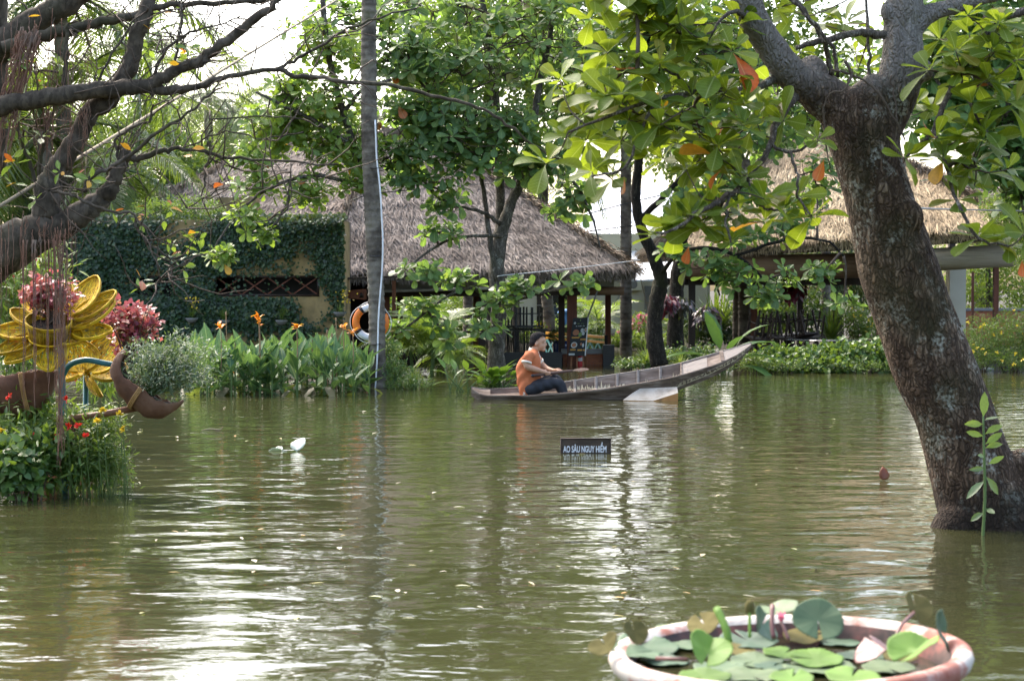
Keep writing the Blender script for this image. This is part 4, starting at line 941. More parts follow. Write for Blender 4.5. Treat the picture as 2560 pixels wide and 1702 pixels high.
for px, py, m_ in ((8, 405, 'y'), (12, 470, 'r'), (470, 585, 'y'), (335, 520, 'r'), (300, 358, 'r'), (420, 160, 'y'), (70, 42, 'y'), (550, 15, 'r'), (480, 372, 'y'), (458, 390, 'y')):
    p = P(px, py, FD - .45); M = Matrix.Translation(V3(p)) @ Euler((rng.normal(.3, .5), rng.normal(0, .6), rng.normal(-1.5, .6))).to_matrix().to_4x4() @ Matrix.Scale(.08, 4)
    put('leaf', leaf_mesh('elli', int(rng.integers(3)), M_leaf_yel), t0, M)['label'] = 'withered yellow leaf'

# --- almond tree in front of the main pavilion (T2)
def tree(name, label, trunk_sets, base, mat, group=None):
    th = thing(name, label, 'tree', base, group); mb = MB(); sk = []
    for pts in trunk_sets:
        V, Fc, s = limb([(a, b, c, r * c / F) for a, b, c, r in pts], 5, 12, .006, len(pts)); mb.add(V, Fc); sk.append(s)
    mb.go('trunk', mat, th, smooth=True); return th, np.concatenate(sk)
d = 30.5
t2, s2 = tree('almond_tree', 'almond tree with forked grey trunk growing before the main thatched pavilion', [
    [(1240, 960, d, 25), (1241, 900, d, 22), (1243, 830, d, 21), (1246, 760, d, 19), (1242, 690, d, 19), (1247, 610, d, 19), (1255, 575, d, 18), (1270, 530, d, 14), (1287, 485, d, 13), (1310, 430, d, 11), (1330, 330, d, 9), (1350, 200, d, 8), (1380, 60, d, 7), (1400, -150, d, 5)],
    [(1240, 630, d + .1, 14), (1250, 560, d + .2, 12), (1250, 460, d + .3, 11), (1243, 360, d + .3, 11), (1238, 250, d + .3, 9), (1225, 120, d + .3, 8), (1200, -40, d + .3, 7), (1190, -220, d, 5)],
    [(1240, 700, d - .1, 7), (1225, 600, d - .2, 7), (1215, 520, d - .2, 6), (1200, 440, d - .3, 5), (1150, 330, d - .4, 5), (1080, 240, d - .5, 4)],
    [(1250, 560, d - .1, 6), (1215, 535, d - .3, 5), (1170, 520, d - .5, 4), (1121, 517, d - .7, 3)],
    [(1255, 590, d - .1, 5), (1172, 590, d - .5, 4), (1111, 605, d - .8, 3.5), (1030, 660, d - 1.1, 3), (990, 700, d - 1.2, 2.5)],
    [(1250, 760, d - .1, 5), (1215, 745, d - .4, 5), (1180, 720, d - .6, 4), (1120, 740, d - .9, 3.5), (1040, 800, d - 1.2, 3), (980, 850, d - 1.3, 2.5)],
    [(1246, 755, d - .1, 5), (1290, 750, d - .5, 4), (1340, 735, d - .8, 3.5), (1420, 720, d - 1, 3), (1480, 700, d - 1.1, 2)],
    [(1300, 440, d, 6), (1360, 420, d - .2, 5), (1430, 450, d - .4, 4), (1480, 540, d - .5, 3), (1500, 620, d - .6, 2)]], G(1240, 930), M_bark2)
crown(t2, s2, [(1130, 30, d, 320, 70, 60), (1000, 130, d - .5, 140, 90, 36), (1130, 170, d - .6, 220, 100, 50), (1330, 110, d, 240, 130, 60), (1190, 290, d - .7, 230, 60, 40), (1020, 300, d - .8, 140, 70, 30), (1000, 400, d - 1, 140, 60, 24), (1190, 400, d - 1, 120, 50, 14), (1330, 400, d - .6, 120, 90, 26), (850, 50, d, 140, 60, 20), (1120, 350, d - .9, 190, 60, 30), (1060, 450, d - 1, 120, 30, 12), (1260, 350, d - .5, 90, 80, 18), (1420, 490, d - .5, 70, 60, 14), (1110, 500, d - .9, 60, 40, 8),
               (1090, 580, d - .9, 60, 25, 6), (1040, 680, d - 1.2, 70, 20, 7), (1160, 700, d - .8, 70, 18, 6), (1300, 720, d - .8, 80, 20, 7), (1440, 700, d - 1, 60, 18, 5), (1240, 760, d - .8, 60, 25, 5), (1200, 815, d - .9, 60, 25, 6), (1060, 770, d - 1.2, 60, 30, 7), (980, 830, d - 1.3, 40, 40, 5), (1110, 830, d - 1.1, 50, 50, 5), (1420, -200, d, 230, 150, 60)],
      M_leaf_t2, .21, 51, dens=1.75, k=(6, 8), parts=300, odd=.012, cam_bias=.2, depth_s=.8, twig_r=.008)

# --- light green almond left of the palm trunk (T3)
d = 28.9
t3, s3 = tree('almond_tree', 'light green almond tree with thin drooping boughs before the grey thatched house', [
    [(946, 1010, d, 12), (943, 820, d, 11), (937, 640, d, 10), (925, 480, d, 9), (880, 350, d, 8), (830, 180, d, 8), (810, 40, d, 7), (800, -120, d, 5)],
    [(923, 470, d, 6), (800, 440, d - .2, 5), (700, 460, d - .4, 4), (620, 510, d - .5, 3), (560, 580, d - .6, 2.5), (530, 640, d - .6, 2)],
    [(885, 365, d, 6), (780, 300, d - .3, 5), (700, 260, d - .4, 4), (640, 230, d - .5, 3)],
    [(850, 300, d, 6), (900, 230, d, 5), (980, 200, d, 4)],
    [(740, 455, d - .3, 3), (700, 540, d - .4, 2.5), (680, 570, d - .4, 2)]], P(946, 725 + CH * F / 28.9, 28.9), M_bark2)
crown(t3, s3, [(800, 270, d, 130, 90, 50), (700, 330, d, 80, 70, 22), (850, 370, d, 120, 60, 34), (640, 460, d - .3, 70, 40, 14), (760, 480, d - .2, 70, 45, 16), (610, 540, d - .5, 50, 40, 9), (660, 590, d - .5, 30, 25, 5), (550, 640, d - .6, 45, 25, 7), (620, 395, d - .4, 60, 35, 9), (720, 220, d - .2, 70, 50, 14), (840, 120, d, 100, 70, 22), (640, 300, d - .4, 80, 50, 9), (760, 90, d - .2, 80, 60, 9), (900, 470, d - .2, 60, 35, 12)],
      M_leaf_mid, .165, 61, dens=2.6, k=(5, 8), parts=300, odd=.03, cam_bias=.3, twig_r=.005)

# --- almond at the corner of the right pavilion (T4)
d = 32.0
t4, s4 = tree('almond_tree', 'almond tree with dark bent trunk between the two thatched pavilions', [
    [(1648, 915, d, 22), (1636, 840, d, 20), (1640, 760, d, 19), (1652, 705, d, 18), (1643, 665, d, 17), (1625, 620, d, 15), (1600, 560, d, 13), (1590, 480, d, 12), (1600, 380, d, 11), (1615, 260, d, 10), (1620, 120, d, 9), (1640, -60, d, 7), (1650, -260, d, 5)],
    [(1600, 550, d, 8), (1680, 470, d - .3, 7), (1760, 380, d - .4, 6), (1830, 280, d - .5, 5), (1880, 160, d - .5, 4)],
    [(1650, 690, d, 6), (1690, 640, d - .5, 5), (1760, 620, d - .8, 5), (1840, 640, d - 1, 4), (1900, 690, d - 1, 3), (1930, 760, d - 1, 2)],
    [(1760, 620, d - .8, 4), (1780, 680, d - 1, 3), (1800, 740, d - 1, 2)],
    [(1840, 640, d - 1, 4), (1960, 600, d - 1.2, 4), (2060, 600, d - 1.2, 3), (2110, 640, d - 1.2, 2.5)],
    [(1610, 300, d, 6), (1520, 220, d - .3, 5), (1450, 150, d - .4, 4)]], G(1648, 912), M_darkbark)
crown(t4, s4, [(1500, 130, d, 150, 110, 55), (1660, 90, d, 160, 110, 60), (1700, 300, d - .4, 130, 90, 44), (1560, 310, d, 110, 70, 24), (1800, 130, d - .4, 150, 120, 54), (1880, 320, d - .4, 120, 100, 36), (1820, 470, d - .6, 100, 60, 26), (1720, 500, d - .5, 70, 50, 12), (1690, 640, d - .9, 40, 30, 5), (1770, 660, d - 1, 60, 35, 8), (1850, 690, d - 1.1, 60, 40, 9), (1910, 740, d - 1.1, 50, 30, 7), (1965, 690, d - 1.2, 30, 35, 4), (2060, 680, d - 1.2, 50, 35, 6), (2110, 750, d - 1.2, 35, 30, 4), (1830, 580, d - .9, 90, 40, 12), (1960, 560, d - 1, 80, 50, 12), (2040, 460, d - .6, 90, 70, 16), (2060, 250, d - .3, 150, 120, 34), (1650, -260, d, 420, 160, 80), (1700, -600, d, 400, 220, 50)],
      M_leaf_t2, .215, 71, dens=1.8, k=(6, 8), parts=300, odd=.012, cam_bias=.2, depth_s=.8, twig_r=.008)
# --- almond behind right (T5)
d = 31.0
t5, s5 = tree('almond_tree', 'dense bluish almond tree crowding behind the leaning trunk over the golden thatch', [
    [(2600, 925, d, 22), (2590, 700, d, 20), (2570, 500, d, 17), (2540, 350, d, 14), (2500, 200, d, 12), (2480, 50, d, 9), (2470, -100, d, 7)],
    [(2560, 430, d, 9), (2460, 330, d - .3, 7), (2380, 260, d - .4, 5), (2330, 180, d - .4, 4)],
    [(2575, 480, d, 6), (2520, 420, d - .4, 5), (2470, 420, d - .5, 3)]], G(2600, 926), M_bark2)
crown(t5, s5, [(2440, 160, d, 150, 120, 60), (2360, 280, d, 110, 90, 34), (2500, 340, d, 110, 90, 40), (2450, 30, d, 160, 90, 44), (2560, 470, d - .2, 80, 70, 18), (2480, 430, d - .3, 60, 40, 9), (2600, 200, d, 120, 150, 40), (2480, -260, d, 360, 160, 60), (2300, 120, d, 120, 110, 34)],
      M_leaf_blue, .27, 81, dens=1.8, k=(6, 8), parts=200, odd=.01, cam_bias=.35, twig_r=.008)

# --- simple leafy trees and shrubs further back
def leafy(name, label, base, blobs, mat, size, n, trunks=None, tmat=M_bark2, shape=ELLI_LO, seed=1, cat='tree', group=None, up=.25, clump=6, aspect=1.0, tname='trunk', fol='crown'):
    """blobs: rows (centre xyz, radii xyz); leaves in clumps through them"""
    rg_ = np.random.default_rng(seed); th = thing(name, label, cat, base, group)
    if trunks:
        mb = MB()
        for pts, r in trunks: mb.tube(pts, r, 8, 5)
        mb.go(tname, tmat, th, smooth=True)
    P_, A_ = [], []
    vol = np.array([np.prod(b[1]) ** .7 for b in blobs]); vol = vol / vol.sum()
    for (c, r), f in zip(blobs, vol):
        m = max(3, int(n * f / clump)); cc = inball(m, rg_)
        cc = np.repeat(cc * np.asarray(r) + np.asarray(c), clump, axis=0); outd = nrm(cc - np.asarray(c) + 1e-6)
        P_.append(cc + rg_.normal(0, size * .75, cc.shape)); A_.append(nrm(outd * .6 + rg_.normal(0, .7, cc.shape) + (0, 0, -.1)))
    pos = np.concatenate(P_); ax = np.concatenate(A_)
    pos[:, 2] = np.maximum(pos[:, 2], size * .3 + base[2])
    R = frames(ax, nrm(np.array((0, -.35, .8)) + rg_.normal(0, .45, pos.shape)))
    S = rg_.uniform(.7, 1.3, len(pos)) * size
    tmpl = leaf_d(max(w_ for _, w_ in shape) * 1.4) if base[1] > 28 else leaf_t(shape, .25, .15)
    V, Fc = scatter(tmpl, pos, R, np.column_stack([S * aspect, S, S])); mk(fol, V, Fc, mat, th, kind='stuff')
    return th
def bx_(px, py, D, rx, ry, rd=None):
    s = D / F; return (P(px, py, D), (rx * s, rd or (rx + ry) / 2 * s, ry * s))
def trunk_to(px, D, py, r):
    b = P(px, 800, D); b[2] = gz(b[0], b[1]) - .1; return ([b, P(px + 4, (py + 860) / 2, D), P(px - 3, py, D)], np.array([r * 1.2, r, r * .7]))
def far_tree(label, px, D, blobs, mat, size, n, seed, r=.16, trunk_py=None, **kw):
    b = P(px, 800, D); b[2] = gz(b[0], b[1])
    return leafy('broadleaf_tree', label, b, [bx_(*q) for q in blobs], mat, size, n, [trunk_to(px, D, trunk_py or blobs[0][1], r)], seed=seed, **kw)
far_tree('dark dense tree filling the top behind the forked almond', 1230, 44, [(1260, 70, 44, 300, 150), (1080, 250, 44, 140, 110), (1430, 230, 44, 170, 150), (1430, -200, 44, 240, 200)], M_bg2, .16, 26000, 101, .22)
far_tree('deep green tree behind the golden thatched pavilion roof', 1900, 46, [(1850, 150, 46, 300, 220), (2080, 260, 46, 200, 160), (1700, 330, 46, 160, 120), (1900, -250, 46, 420, 230)], M_bg1, .17, 26000, 102, .22)
far_tree('tall tree behind the distant thatched hut', 2450, 56, [(2450, 120, 56, 260, 260), (2650, 250, 56, 220, 260), (2450, -250, 56, 360, 220)], M_bg2, .2, 20000, 103, .22)
far_tree('pale low tree above the ochre gable of the thatched house', 640, 60, [(640, 370, 60, 150, 80), (800, 360, 60, 150, 110), (520, 400, 60, 110, 70)], M_bg2, .17, 8000, 104, .15)
far_tree('bushy green tree behind the coconut palms and ivy wall', 60, 42, [(60, 420, 42, 240, 190), (-220, 300, 42, 260, 380), (250, 470, 42, 160, 120)], M_bg3, .18, 24000, 105, .22)
far_tree('light green tree beside the grey thatched house roof', 420, 50, [(420, 420, 50, 130, 90), (330, 330, 50, 120, 110), (480, 470, 50, 90, 60)], M_bg2, .15, 8000, 106, .14)
far_tree('weeping blue green tree seen under the golden pavilion roof', 2090, 46, [(2090, 640, 46, 190, 130), (1950, 720, 46, 90, 100), (2200, 740, 46, 100, 110)], M_bg3, .16, 12000, 107, .16, shape=LANC)
far_tree('thin branched pale tree beyond the old brick wall', 2470, 54, [(2470, 640, 54, 160, 120), (2620, 700, 54, 120, 120), (2420, 730, 54, 80, 60)], M_bg2, .12, 8000, 108, .1)
far_tree('feathery bright green tree beside the golden thatch edge', 2590, 33, [(2560, 560, 33, 90, 70), (2500, 520, 33, 50, 45), (2600, 640, 33, 70, 80), (2540, 440, 33, 60, 50)], M_bg2, .045, 14000, 109, .06, shape=ELLI_LO)
# low ragged bush growing along the top of the ivy wall
b = P(500, 560, 33.2)
leafy('climbing_bush', 'light green creeper bush spilling over the ivy wall top', (b[0], 33.2, 2.6), [bx_(470, 530, 32.8, 100, 40, .4), bx_(580, 545, 32.8, 90, 22, .4), bx_(380, 540, 32.8, 60, 40, .4), bx_(700, 552, 32.6, 120, 12, .3)], M_bg2, .06, 5200, None, seed=121, cat='plant', fol='foliage')

# ------------------------------------------------------------------ garden plants
def stalk_mesh(pts, r, mat, name, n=5):
    V, Fc = tube(pts, r, n, 4); me = mesh_of(name, V, Fc, True); me.materials.append(mat); return me
M_canna = leafmat('canna_leaf', [(.04, .10, .045), (.06, .135, .055), (.09, .165, .05)], trans=.25, tcol=(.26, .45, .08), rough=.5, spec=.25, vein=.6)
M_canna_old = leafmat('canna_leaf_old', [(.13, .12, .06), (.19, .16, .08)], trans=.25, rough=.5)
M_stem = pm('green_stem', [(.07, .12, .03), (.12, .17, .05)], scale=4, rough=.6)
M_petal = leafmat('canna_petal', [(.72, .25, .02), (.8, .36, .04)], trans=.35, tcol=(.9, .45, .03))
CANNA = [(0, .015), (.1, .03), (.28, .12), (.5, .165), (.75, .115), (1, .005)]
cm = []
for f, dr in ((.35, .1), (.5, .05), (.25, .4)):
    me = mesh_of('leaf', *leaf_t(CANNA, f, dr), smooth=True); leaf_attr(me, leaf_t(CANNA, f, dr)); me.materials.append(M_canna); cm.append(me)
me = mesh_of('leaf', *leaf_t(CANNA, .2, .7), smooth=True); me.materials.append(M_canna_old); cm_old = me
cst = stalk_mesh([(0, 0, -.3), (.01, 0, .3), (0, .01, .62)], [.016, .013, .008], M_stem, 'stem')
def canna(loc, h, rg_, flower=False):
    th = thing('canna_plant', 'flowering canna with orange bloom above broad leaves in the flooded bed' if flower else 'leafy canna plant with broad upright leaves in the flooded bed', 'plant', loc, 'flowering cannas' if flower else 'cannas in the flooded bed')
    o = bpy.data.objects.new('stem', cst); COL.objects.link(o); o.parent = th; o.scale = (1, 1, h * (1.25 if flower else .9))
    k = rg_.integers(6, 9); a0 = rg_.random() * 6.28
    for i in range(k):
        z = h * (.05 + .62 * i / k); tilt = 1.15 - .95 * i / k + rg_.normal(0, .12)
        me = cm[rg_.integers(3)]
        if i < 2 and rg_.random() < .3: me = cm_old; tilt = 1.5
        l = bpy.data.objects.new('leaf', me); COL.objects.link(l); l.parent = th
        s = h * rg_.uniform(.34, .52)
        l.matrix_local = Matrix.Translation((0, 0, z)) @ Matrix.Rotation(a0 + i * 2.5 + rg_.normal(0, .3), 4, 'Z') @ Matrix.Rotation(PI / 2 - tilt, 4, 'X') @ Matrix.Diagonal((s * 1.05, s, s, 1))
    return th
rg = np.random.default_rng(5)
for i in range(112):
    px = rg.uniform(470, 915) if i > 8 else rg.uniform(880, 930); row = rg.random()
    D = 25.9 + row * 2.6 + (0.4 if px > 860 else 0)
    b = P(px, 725 + CH * F / D, D); b[2] = -.02
    canna(b, rg.uniform(.68, 1.0) * (1.0 if px < 880 else .8), rg)
pet = mesh_of('petal', *leaf_t([(0, .06), (.4, .28), (.75, .3), (1, .1)], .3, .35), smooth=True); pet.materials.append(M_petal)
M_bud = pm('flower_stalk', [(.2, .12, .06), (.3, .2, .1)], scale=8, rough=.7)
for px, py, s in ((552, 818, 1), (647, 795, 1.1), (649, 806, .9), (742, 820, 1.1), (858, 820, .9), (882, 832, 1.0), (586, 935, .4)):
    D = 26.0; top = P(px, py, D); b = np.array((top[0], top[1], 0.0))
    th = canna(b, .75, rg, True)
    stq = [b + (0, 0, .35), (b + top) / 2 + (0.01, 0, .15), top]
    st = mk('flower_stalk', *tube(stq, [.01, .008, .006], 5, 4), M_bud, th, smooth=True)
    for j in range(10):
        M = Matrix.Translation(V3(top + rng.normal(0, .02, 3))) @ Matrix.Rotation(j * 1.05 + rng.normal(0, .3), 4, 'Z') @ Matrix.Rotation(rng.uniform(.1, 1.4), 4, 'X') @ Matrix.Scale(.088 * s * rng.uniform(.7, 1.2), 4)
        put('petal', pet, th, M)
for px, py in ((565, 785), (597, 870), (840, 800), (830, 838), (818, 830)):
    top = P(px, py, 26.8); b = np.array((top[0], top[1], 0.0)); th = thing('seed_stalk', 'bare brown canna seed stalk standing over the bed', 'plant', b, 'bare canna stalks')
    mk('stalk', *tube([b, (b + top) / 2 + (.01, 0, 0), top], [.009, .007, .005], 5, 3), M_bud, th, smooth=True)
    mk('bud', *ellipsoid(top, (.014, .014, .04), 8, 6), M_bud, th, smooth=True)

# areca palm under the eave, in front of the pavilion
def clump(name, label, base, meshes, n, sc, mat_stem, seed, spread=(-.5, .9), cat='plant', part='frond', group=None, z=.0):
    rg_ = np.random.default_rng(seed); th = thing(name, label, cat, base, group)
    for i in range(n):
        M = Matrix.Translation((rg_.normal(0, .08), rg_.normal(0, .08), z + rg_.uniform(0, .25) * sc)) @ Matrix.Rotation(i * 2.4 + rg_.normal(0, .3), 4, 'Z') @ Matrix.Rotation(rg_.uniform(*spread), 4, 'X') @ Matrix.Scale(sc * rg_.uniform(.75, 1.2), 4)
        o = bpy.data.objects.new(part, meshes[i % len(meshes)]); COL.objects.link(o); o.parent = th; o.matrix_local = M
    mb = MB()
    for i in range(4): mb.tube([(rg_.normal(0, .06), rg_.normal(0, .06), -.4), (rg_.normal(0, .05), rg_.normal(0, .05), z + .3 * sc)], [.025, .018], 6)
    mb.go('stems', mat_stem, th, smooth=True, local=True); return th
for i, (px, D, sc, z, n, lb) in enumerate(((1085, 32.5, 1.15, .28, 26, 'tall arching areca palm clump in front of the dark pavilion counter'), (1030, 33.0, .95, .2, 20, 'areca palm clump beside the palm trunk under the eave'), (1140, 33.5, .85, .1, 18, 'low areca palm clump beside the forked almond trunk'), (1500, 45.5, 1.25, .3, 14, 'bright areca palm against the cream wall'), (1470, 45.8, 1.0, .3, 12, 'thin areca palm behind the menu board'), (1780, 45.5, 1.1, .3, 16, 'light areca palm beneath the golden pavilion'), (1690, 45.0, .8, .2, 14, 'yellow green areca palm behind the dark bent trunk'))):
    b = P(px, 725 + CH * F / D, D); b[2] = 0.0
    clump('areca_palm', lb, b, FRA, n, sc, M_stem, 200 + i, z=z, spread=(-.35, 1.05))

# broad strappy and big-leaved plants
BIGL = [(0, .02), (.08, .05), (.25, .19), (.5, .24), (.78, .16), (1, .01)]
M_lily = leafmat('glossy_broad_leaf', [(.06, .14, .02), (.1, .2, .025), (.16, .25, .04)], trans=.35, tcol=(.4, .6, .04), rough=.3)
M_banana = leafmat('banana_leaf', [(.035, .095, .03), (.055, .13, .038), (.08, .15, .045)], trans=.25, tcol=(.22, .4, .05), rough=.35)
def big_leaves(th, specs, mat, stations, fold=.25, stem=True, smat=M_stem):
    """specs: base offset, azimuth, tilt from vertical, petiole length, leaf length, width factor, droop"""
    for (ox, oy, oz, az, tilt, pl, L, wf, dr) in specs:
        dirv = np.array((math.sin(az) * math.sin(tilt), math.cos(az) * math.sin(tilt), math.cos(tilt)))
        base = np.array((ox, oy, oz)); tip = base + dirv * pl
        me = mesh_of('leaf', *leaf_t([(t, w_ * wf) for t, w_ in stations], fold, dr), smooth=True); me.materials.append(mat)
        lf = bpy.data.objects.new('leaf', me); COL.objects.link(lf); lf.parent = th
        tl = tilt + .18
        lf.matrix_local = Matrix.Translation(V3(tip)) @ Matrix.Rotation(-az, 4, 'Z') @ Matrix.Rotation(PI / 2 - tl, 4, 'X') @ Matrix.Scale(L, 4)
        if stem: mk('petiole', *tube([base - (0, 0, .3), base, tip + dirv * .02], [.012, .012, .008], 5, 3), smat, th, smooth=True, local=True)
rg = np.random.default_rng(90)
b = P(1238, 725 + CH * F / 27.4, 27.4); b[2] = 0
lp = thing('peace_lily', 'glossy broad leaved lily clump in the water behind the boat stern', 'plant', b)
big_leaves(lp, [(rg.normal(0, .08), rg.normal(0, .06), 0, rg.uniform(0, 6.28), abs(rg.normal(.6, .38)) + .08, rg.uniform(.1, .32), rg.uniform(.26, .4), rg.uniform(.85, 1.15), rg.uniform(.2, .6)) for _ in range(40)], M_lily, BIGL)
b = P(1148, 725 + CH * F / 27.0, 27.0); b[2] = 0
lp2 = thing('lily_sprig', 'few drooping pale leaves standing out of the water beside the lily clump', 'plant', b)
big_leaves(lp2, [(rg.normal(0, .1), rg.normal(0, .05), 0, rg.uniform(0, 6.28), rg.uniform(.3, 1.2), rg.uniform(.12, .35), rg.uniform(.2, .28), .8, rg.uniform(.3, .7)) for _ in range(9)], M_lily, BIGL)
# traveller's banana plant behind the bow
b = P(1808, 725 + CH * F / 32.6, 32.6); b[2] = .05
bn = thing('banana_plant', 'young banana plant with long upright leaf behind the raised bow', 'plant', b)
BAN = [(0, .02), (.06, .09), (.2, .2), (.5, .225), (.8, .17), (1, .02)]
big_leaves(bn, [(.0, 0, .1, -2.3, .30, .33, .78, .8, .06), (.05, 0, .1, 1.2, .75, .35, .75, 1.05, .5), (-.05, 0, .1, -1.7, 1.05, .35, .75, 1.1, .45), (0, .05, .1, 2.6, .5, .3, .5, .8, .3), (.0, 0, .05, 1.75, 1.05, .4, .8, .95, .55), (-.05, -.05, .05, -2.3, 1.15, .3, .6, 1.2, .6), (.1, -.05, 0, 2.2, 1.25, .3, .62, 1.2, .6), (-.1, 0, .05, -1.3, .85, .3, .6, .9, .5), (.05, 0, .1, 1.5, .5, .5, .6, .9, .4), (-.02, .02, .1, -.6, .2, .4, .7, .9, .15)], M_banana, BAN, fold=.2)
# spider plants / pandan tufts
def tuft_mesh(n, L, w_, seed, mat, up=.6):
    rg_ = np.random.default_rng(seed); mb = MB()
    for i in range(n):
        a = rg_.random() * 6.28; t = rg_.uniform(.15, 1.0); l = L * rg_.uniform(.6, 1.1); d0 = np.array((math.cos(a) * math.sin(t), math.sin(a) * math.sin(t), math.cos(t)))
        p = np.array((rg_.normal(0, .03), rg_.normal(0, .03), 0)); s = nrm(np.cross(d0, (0, 0, 1.0))) * w_; q = []
        for k in range(5):
            f = k / 4; c = p + d0 * l * f + np.array((0, 0, -.55 * l * f * f * math.sin(t))); ww = s * (1 - f) ** .6; q += [c - ww, c + ww]
        mb.add(q, [(2 * k, 2 * k + 1, 2 * k + 3, 2 * k + 2) for k in range(4)])
    me = mesh_of('blades', np.concatenate(mb.v), mb.f); me.materials.append(mat); return me
M_spider = leafmat('striped_blade', [(.14, .2, .04), (.24, .28, .08), (.09, .16, .03)], trans=.35, rough=.4)
M_blade = leafmat('dark_blade', [(.05, .10, .02), (.09, .15, .03), (.14, .18, .04)], trans=.3, rough=.4)
T_sp = tuft_mesh(70, .52, .011, 1, M_spider); T_bl = tuft_mesh(80, .8, .016, 2, M_blade)
def tuft(name, label, px, D, me, sc, z=0, group=None):
    b = P(px, 725 + CH * F / D, D); b[2] = z; th = thing(name, label, 'plant', b, group)
    o = bpy.data.objects.new('blades', me); COL.objects.link(o); o.parent = th; o.scale = (sc, sc, sc); o['kind'] = 'stuff'
    mk('crown_base', *lathe([(.0, -.3), (.05 * sc, -.2), (.045 * sc, .03), (0, .06)], 8), M_stem, th, local=True, smooth=True); return th
tuft('spider_plant', 'yellow striped spider plant spilling over the low bank behind the boat', 1618, 33.4, T_sp, 1.15, .12)
tuft('spider_plant', 'small spider plant tuft on the low bank near the dark post', 1700, 33.2, T_sp, .8, .12)
tuft('pandan_plant', 'large pandan with arching blades behind the stacked chairs', 2078, 42.5, T_bl, 1.5, .35)
tuft('pandan_plant', 'pandan with arching blades at the foot of the palm trunk', 985, 28.6, T_bl, .6, .0)
tuft('grass_tuft', 'grassy tuft at the water edge beside the teal box', 1035, 28.0, T_bl, .55, 0)
tuft('fan_palm', 'pale fan leaved palm beneath the golden pavilion', 1795, 44.5, T_bl, 1.9, .5)

# shrubs and ground cover on the banks
M_cover = leafmat('creeper_leaf', [(.04, .10, .025), (.075, .15, .035), (.12, .19, .045)], trans=.3, rough=.42)
M_shrub = leafmat('fine_shrub_leaf', [(.05, .11, .02), (.09, .16, .03), (.15, .2, .04)], trans=.35, rough=.45)
M_pink = leafmat('pink_bract', [(.55, .12, .22), (.7, .25, .35)], trans=.3, tcol=(.9, .3, .4))
M_yell = leafmat('yellow_flower', [(.7, .5, .03), (.8, .6, .05)], trans=.3, tcol=(.9, .7, .05))
def shrub(name, label, blobs, mat, size, n, seed, shape=ELLI_LO, cat='plant', stems=10, group=None, fl=None, zbase=0.0, smat=M_twig, sr=1.0):
    bl = [bx_(*q) for q in blobs]; c = np.mean([b_[0] for b_ in bl], axis=0); base = np.array((c[0], c[1], zbase))
    th = leafy(name, label, base, bl, mat, size, n, None, seed=seed, cat=cat, fol='foliage', shape=shape, group=group)
    rg_ = np.random.default_rng(seed); mb = MB()
    for i in range(stems):
        cc, r = bl[i % len(bl)]; top = cc + inball(1, rg_)[0] * np.asarray(r) * .8; foot = np.array((cc[0] + rg_.normal(0, .1 * r[0]), cc[1] + rg_.normal(0, .1), zbase - .15))
        mb.tube([foot, (foot + top) / 2 + rg_.normal(0, .04, 3), top], [.012 * sr, .009 * sr, .004 * sr], 5, 3)
    mb.go('stems', smat, th, smooth=True, kind='stuff')
    if fl:
        fm, fn, fs = fl; pos = np.concatenate([b_[0] + nrm(inball(fn, rg_) + (0, -.6, .35)) * np.asarray(b_[1]) * rg_.uniform(.75, 1.05, (fn, 1)) for b_ in bl])
        pos = np.repeat(pos, 5, axis=0); ax = nrm(rg_.normal(size=pos.shape) + (0, -.5, .4)); R = frames(ax, np.tile((0, -.7, .7), (len(ax), 1)) + rg_.normal(0, .3, ax.shape))
        V, Fc = scatter(leaf_t([(0, .1), (.5, .4), (1, .1)], .2, .1), pos, R, rg_.uniform(.7, 1.2, len(pos)) * fs); mk('blossom', V, Fc, fm, th, kind='stuff')
    return th
shrub('ground_cover', 'heart leaved creepers tumbling down the bank below the stacked chairs', [(1930, 905, 33.6, 60, 28), (2010, 898, 33.6, 70, 30), (2100, 893, 33.6, 70, 35), (2190, 890, 33.5, 60, 45), (2060, 915, 33.3, 110, 14), (1960, 918, 33.3, 80, 12)], M_cover, .085, 6000, 301, shape=HEART, stems=30)
shrub('ground_cover', 'fine leaved weeds along the water edge under the bank creepers', [(1960, 912, 33.1, 110, 16), (2150, 912, 33.1, 110, 16)], M_shrub, .05, 3200, 302, shape=LANC, stems=40)
shrub('shrub', 'tangled fine leaved shrub on the bank beside the plastic bottle', [(2460, 850, 33.8, 70, 60), (2540, 840, 33.9, 70, 75), (2420, 890, 33.5, 50, 32), (2520, 900, 33.3, 70, 26), (2600, 860, 33.8, 60, 60)], M_shrub, .06, 11000, 303, shape=LANC, stems=40, fl=(M_yell, 7, .045))
shrub('shrub', 'bright green potted shrub with orange berries near the glass table', [(2140, 800, 42.5, 40, 45), (2160, 830, 42.5, 40, 30)], M_bg2, .07, 1600, 304, zbase=.3, fl=(M_yell, 6, .04))
shrub('shrub', 'dark leafy shrub behind the stacked chairs', [(1930, 800, 43, 60, 50), (2010, 780, 43, 60, 60)], M_bg1, .1, 2600, 305, zbase=.3)
shrub('hedge', 'pale green hedge along the far water edge behind the blue pot', [(1520, 862, 46.2, 60, 18), (1590, 858, 46.2, 60, 22), (1460, 850, 46.4, 50, 22), (1650, 858, 46.2, 40, 20)], M_bg2, .08, 5200, 306, zbase=.1)
shrub('bougainvillea', 'pink flowering bush before the cream wall', [(1605, 815, 47, 45, 35), (1570, 830, 47, 30, 20)], M_bg2, .07, 1600, 307, zbase=.2, fl=(M_pink, 34, .06))
shrub('shrub', 'yellow green leafy bush beneath the main pavilion eave', [(1150, 790, 47, 70, 60), (1050, 760, 48, 70, 60), (1230, 800, 47, 50, 50)], M_bg2, .1, 6000, 308, zbase=.2)
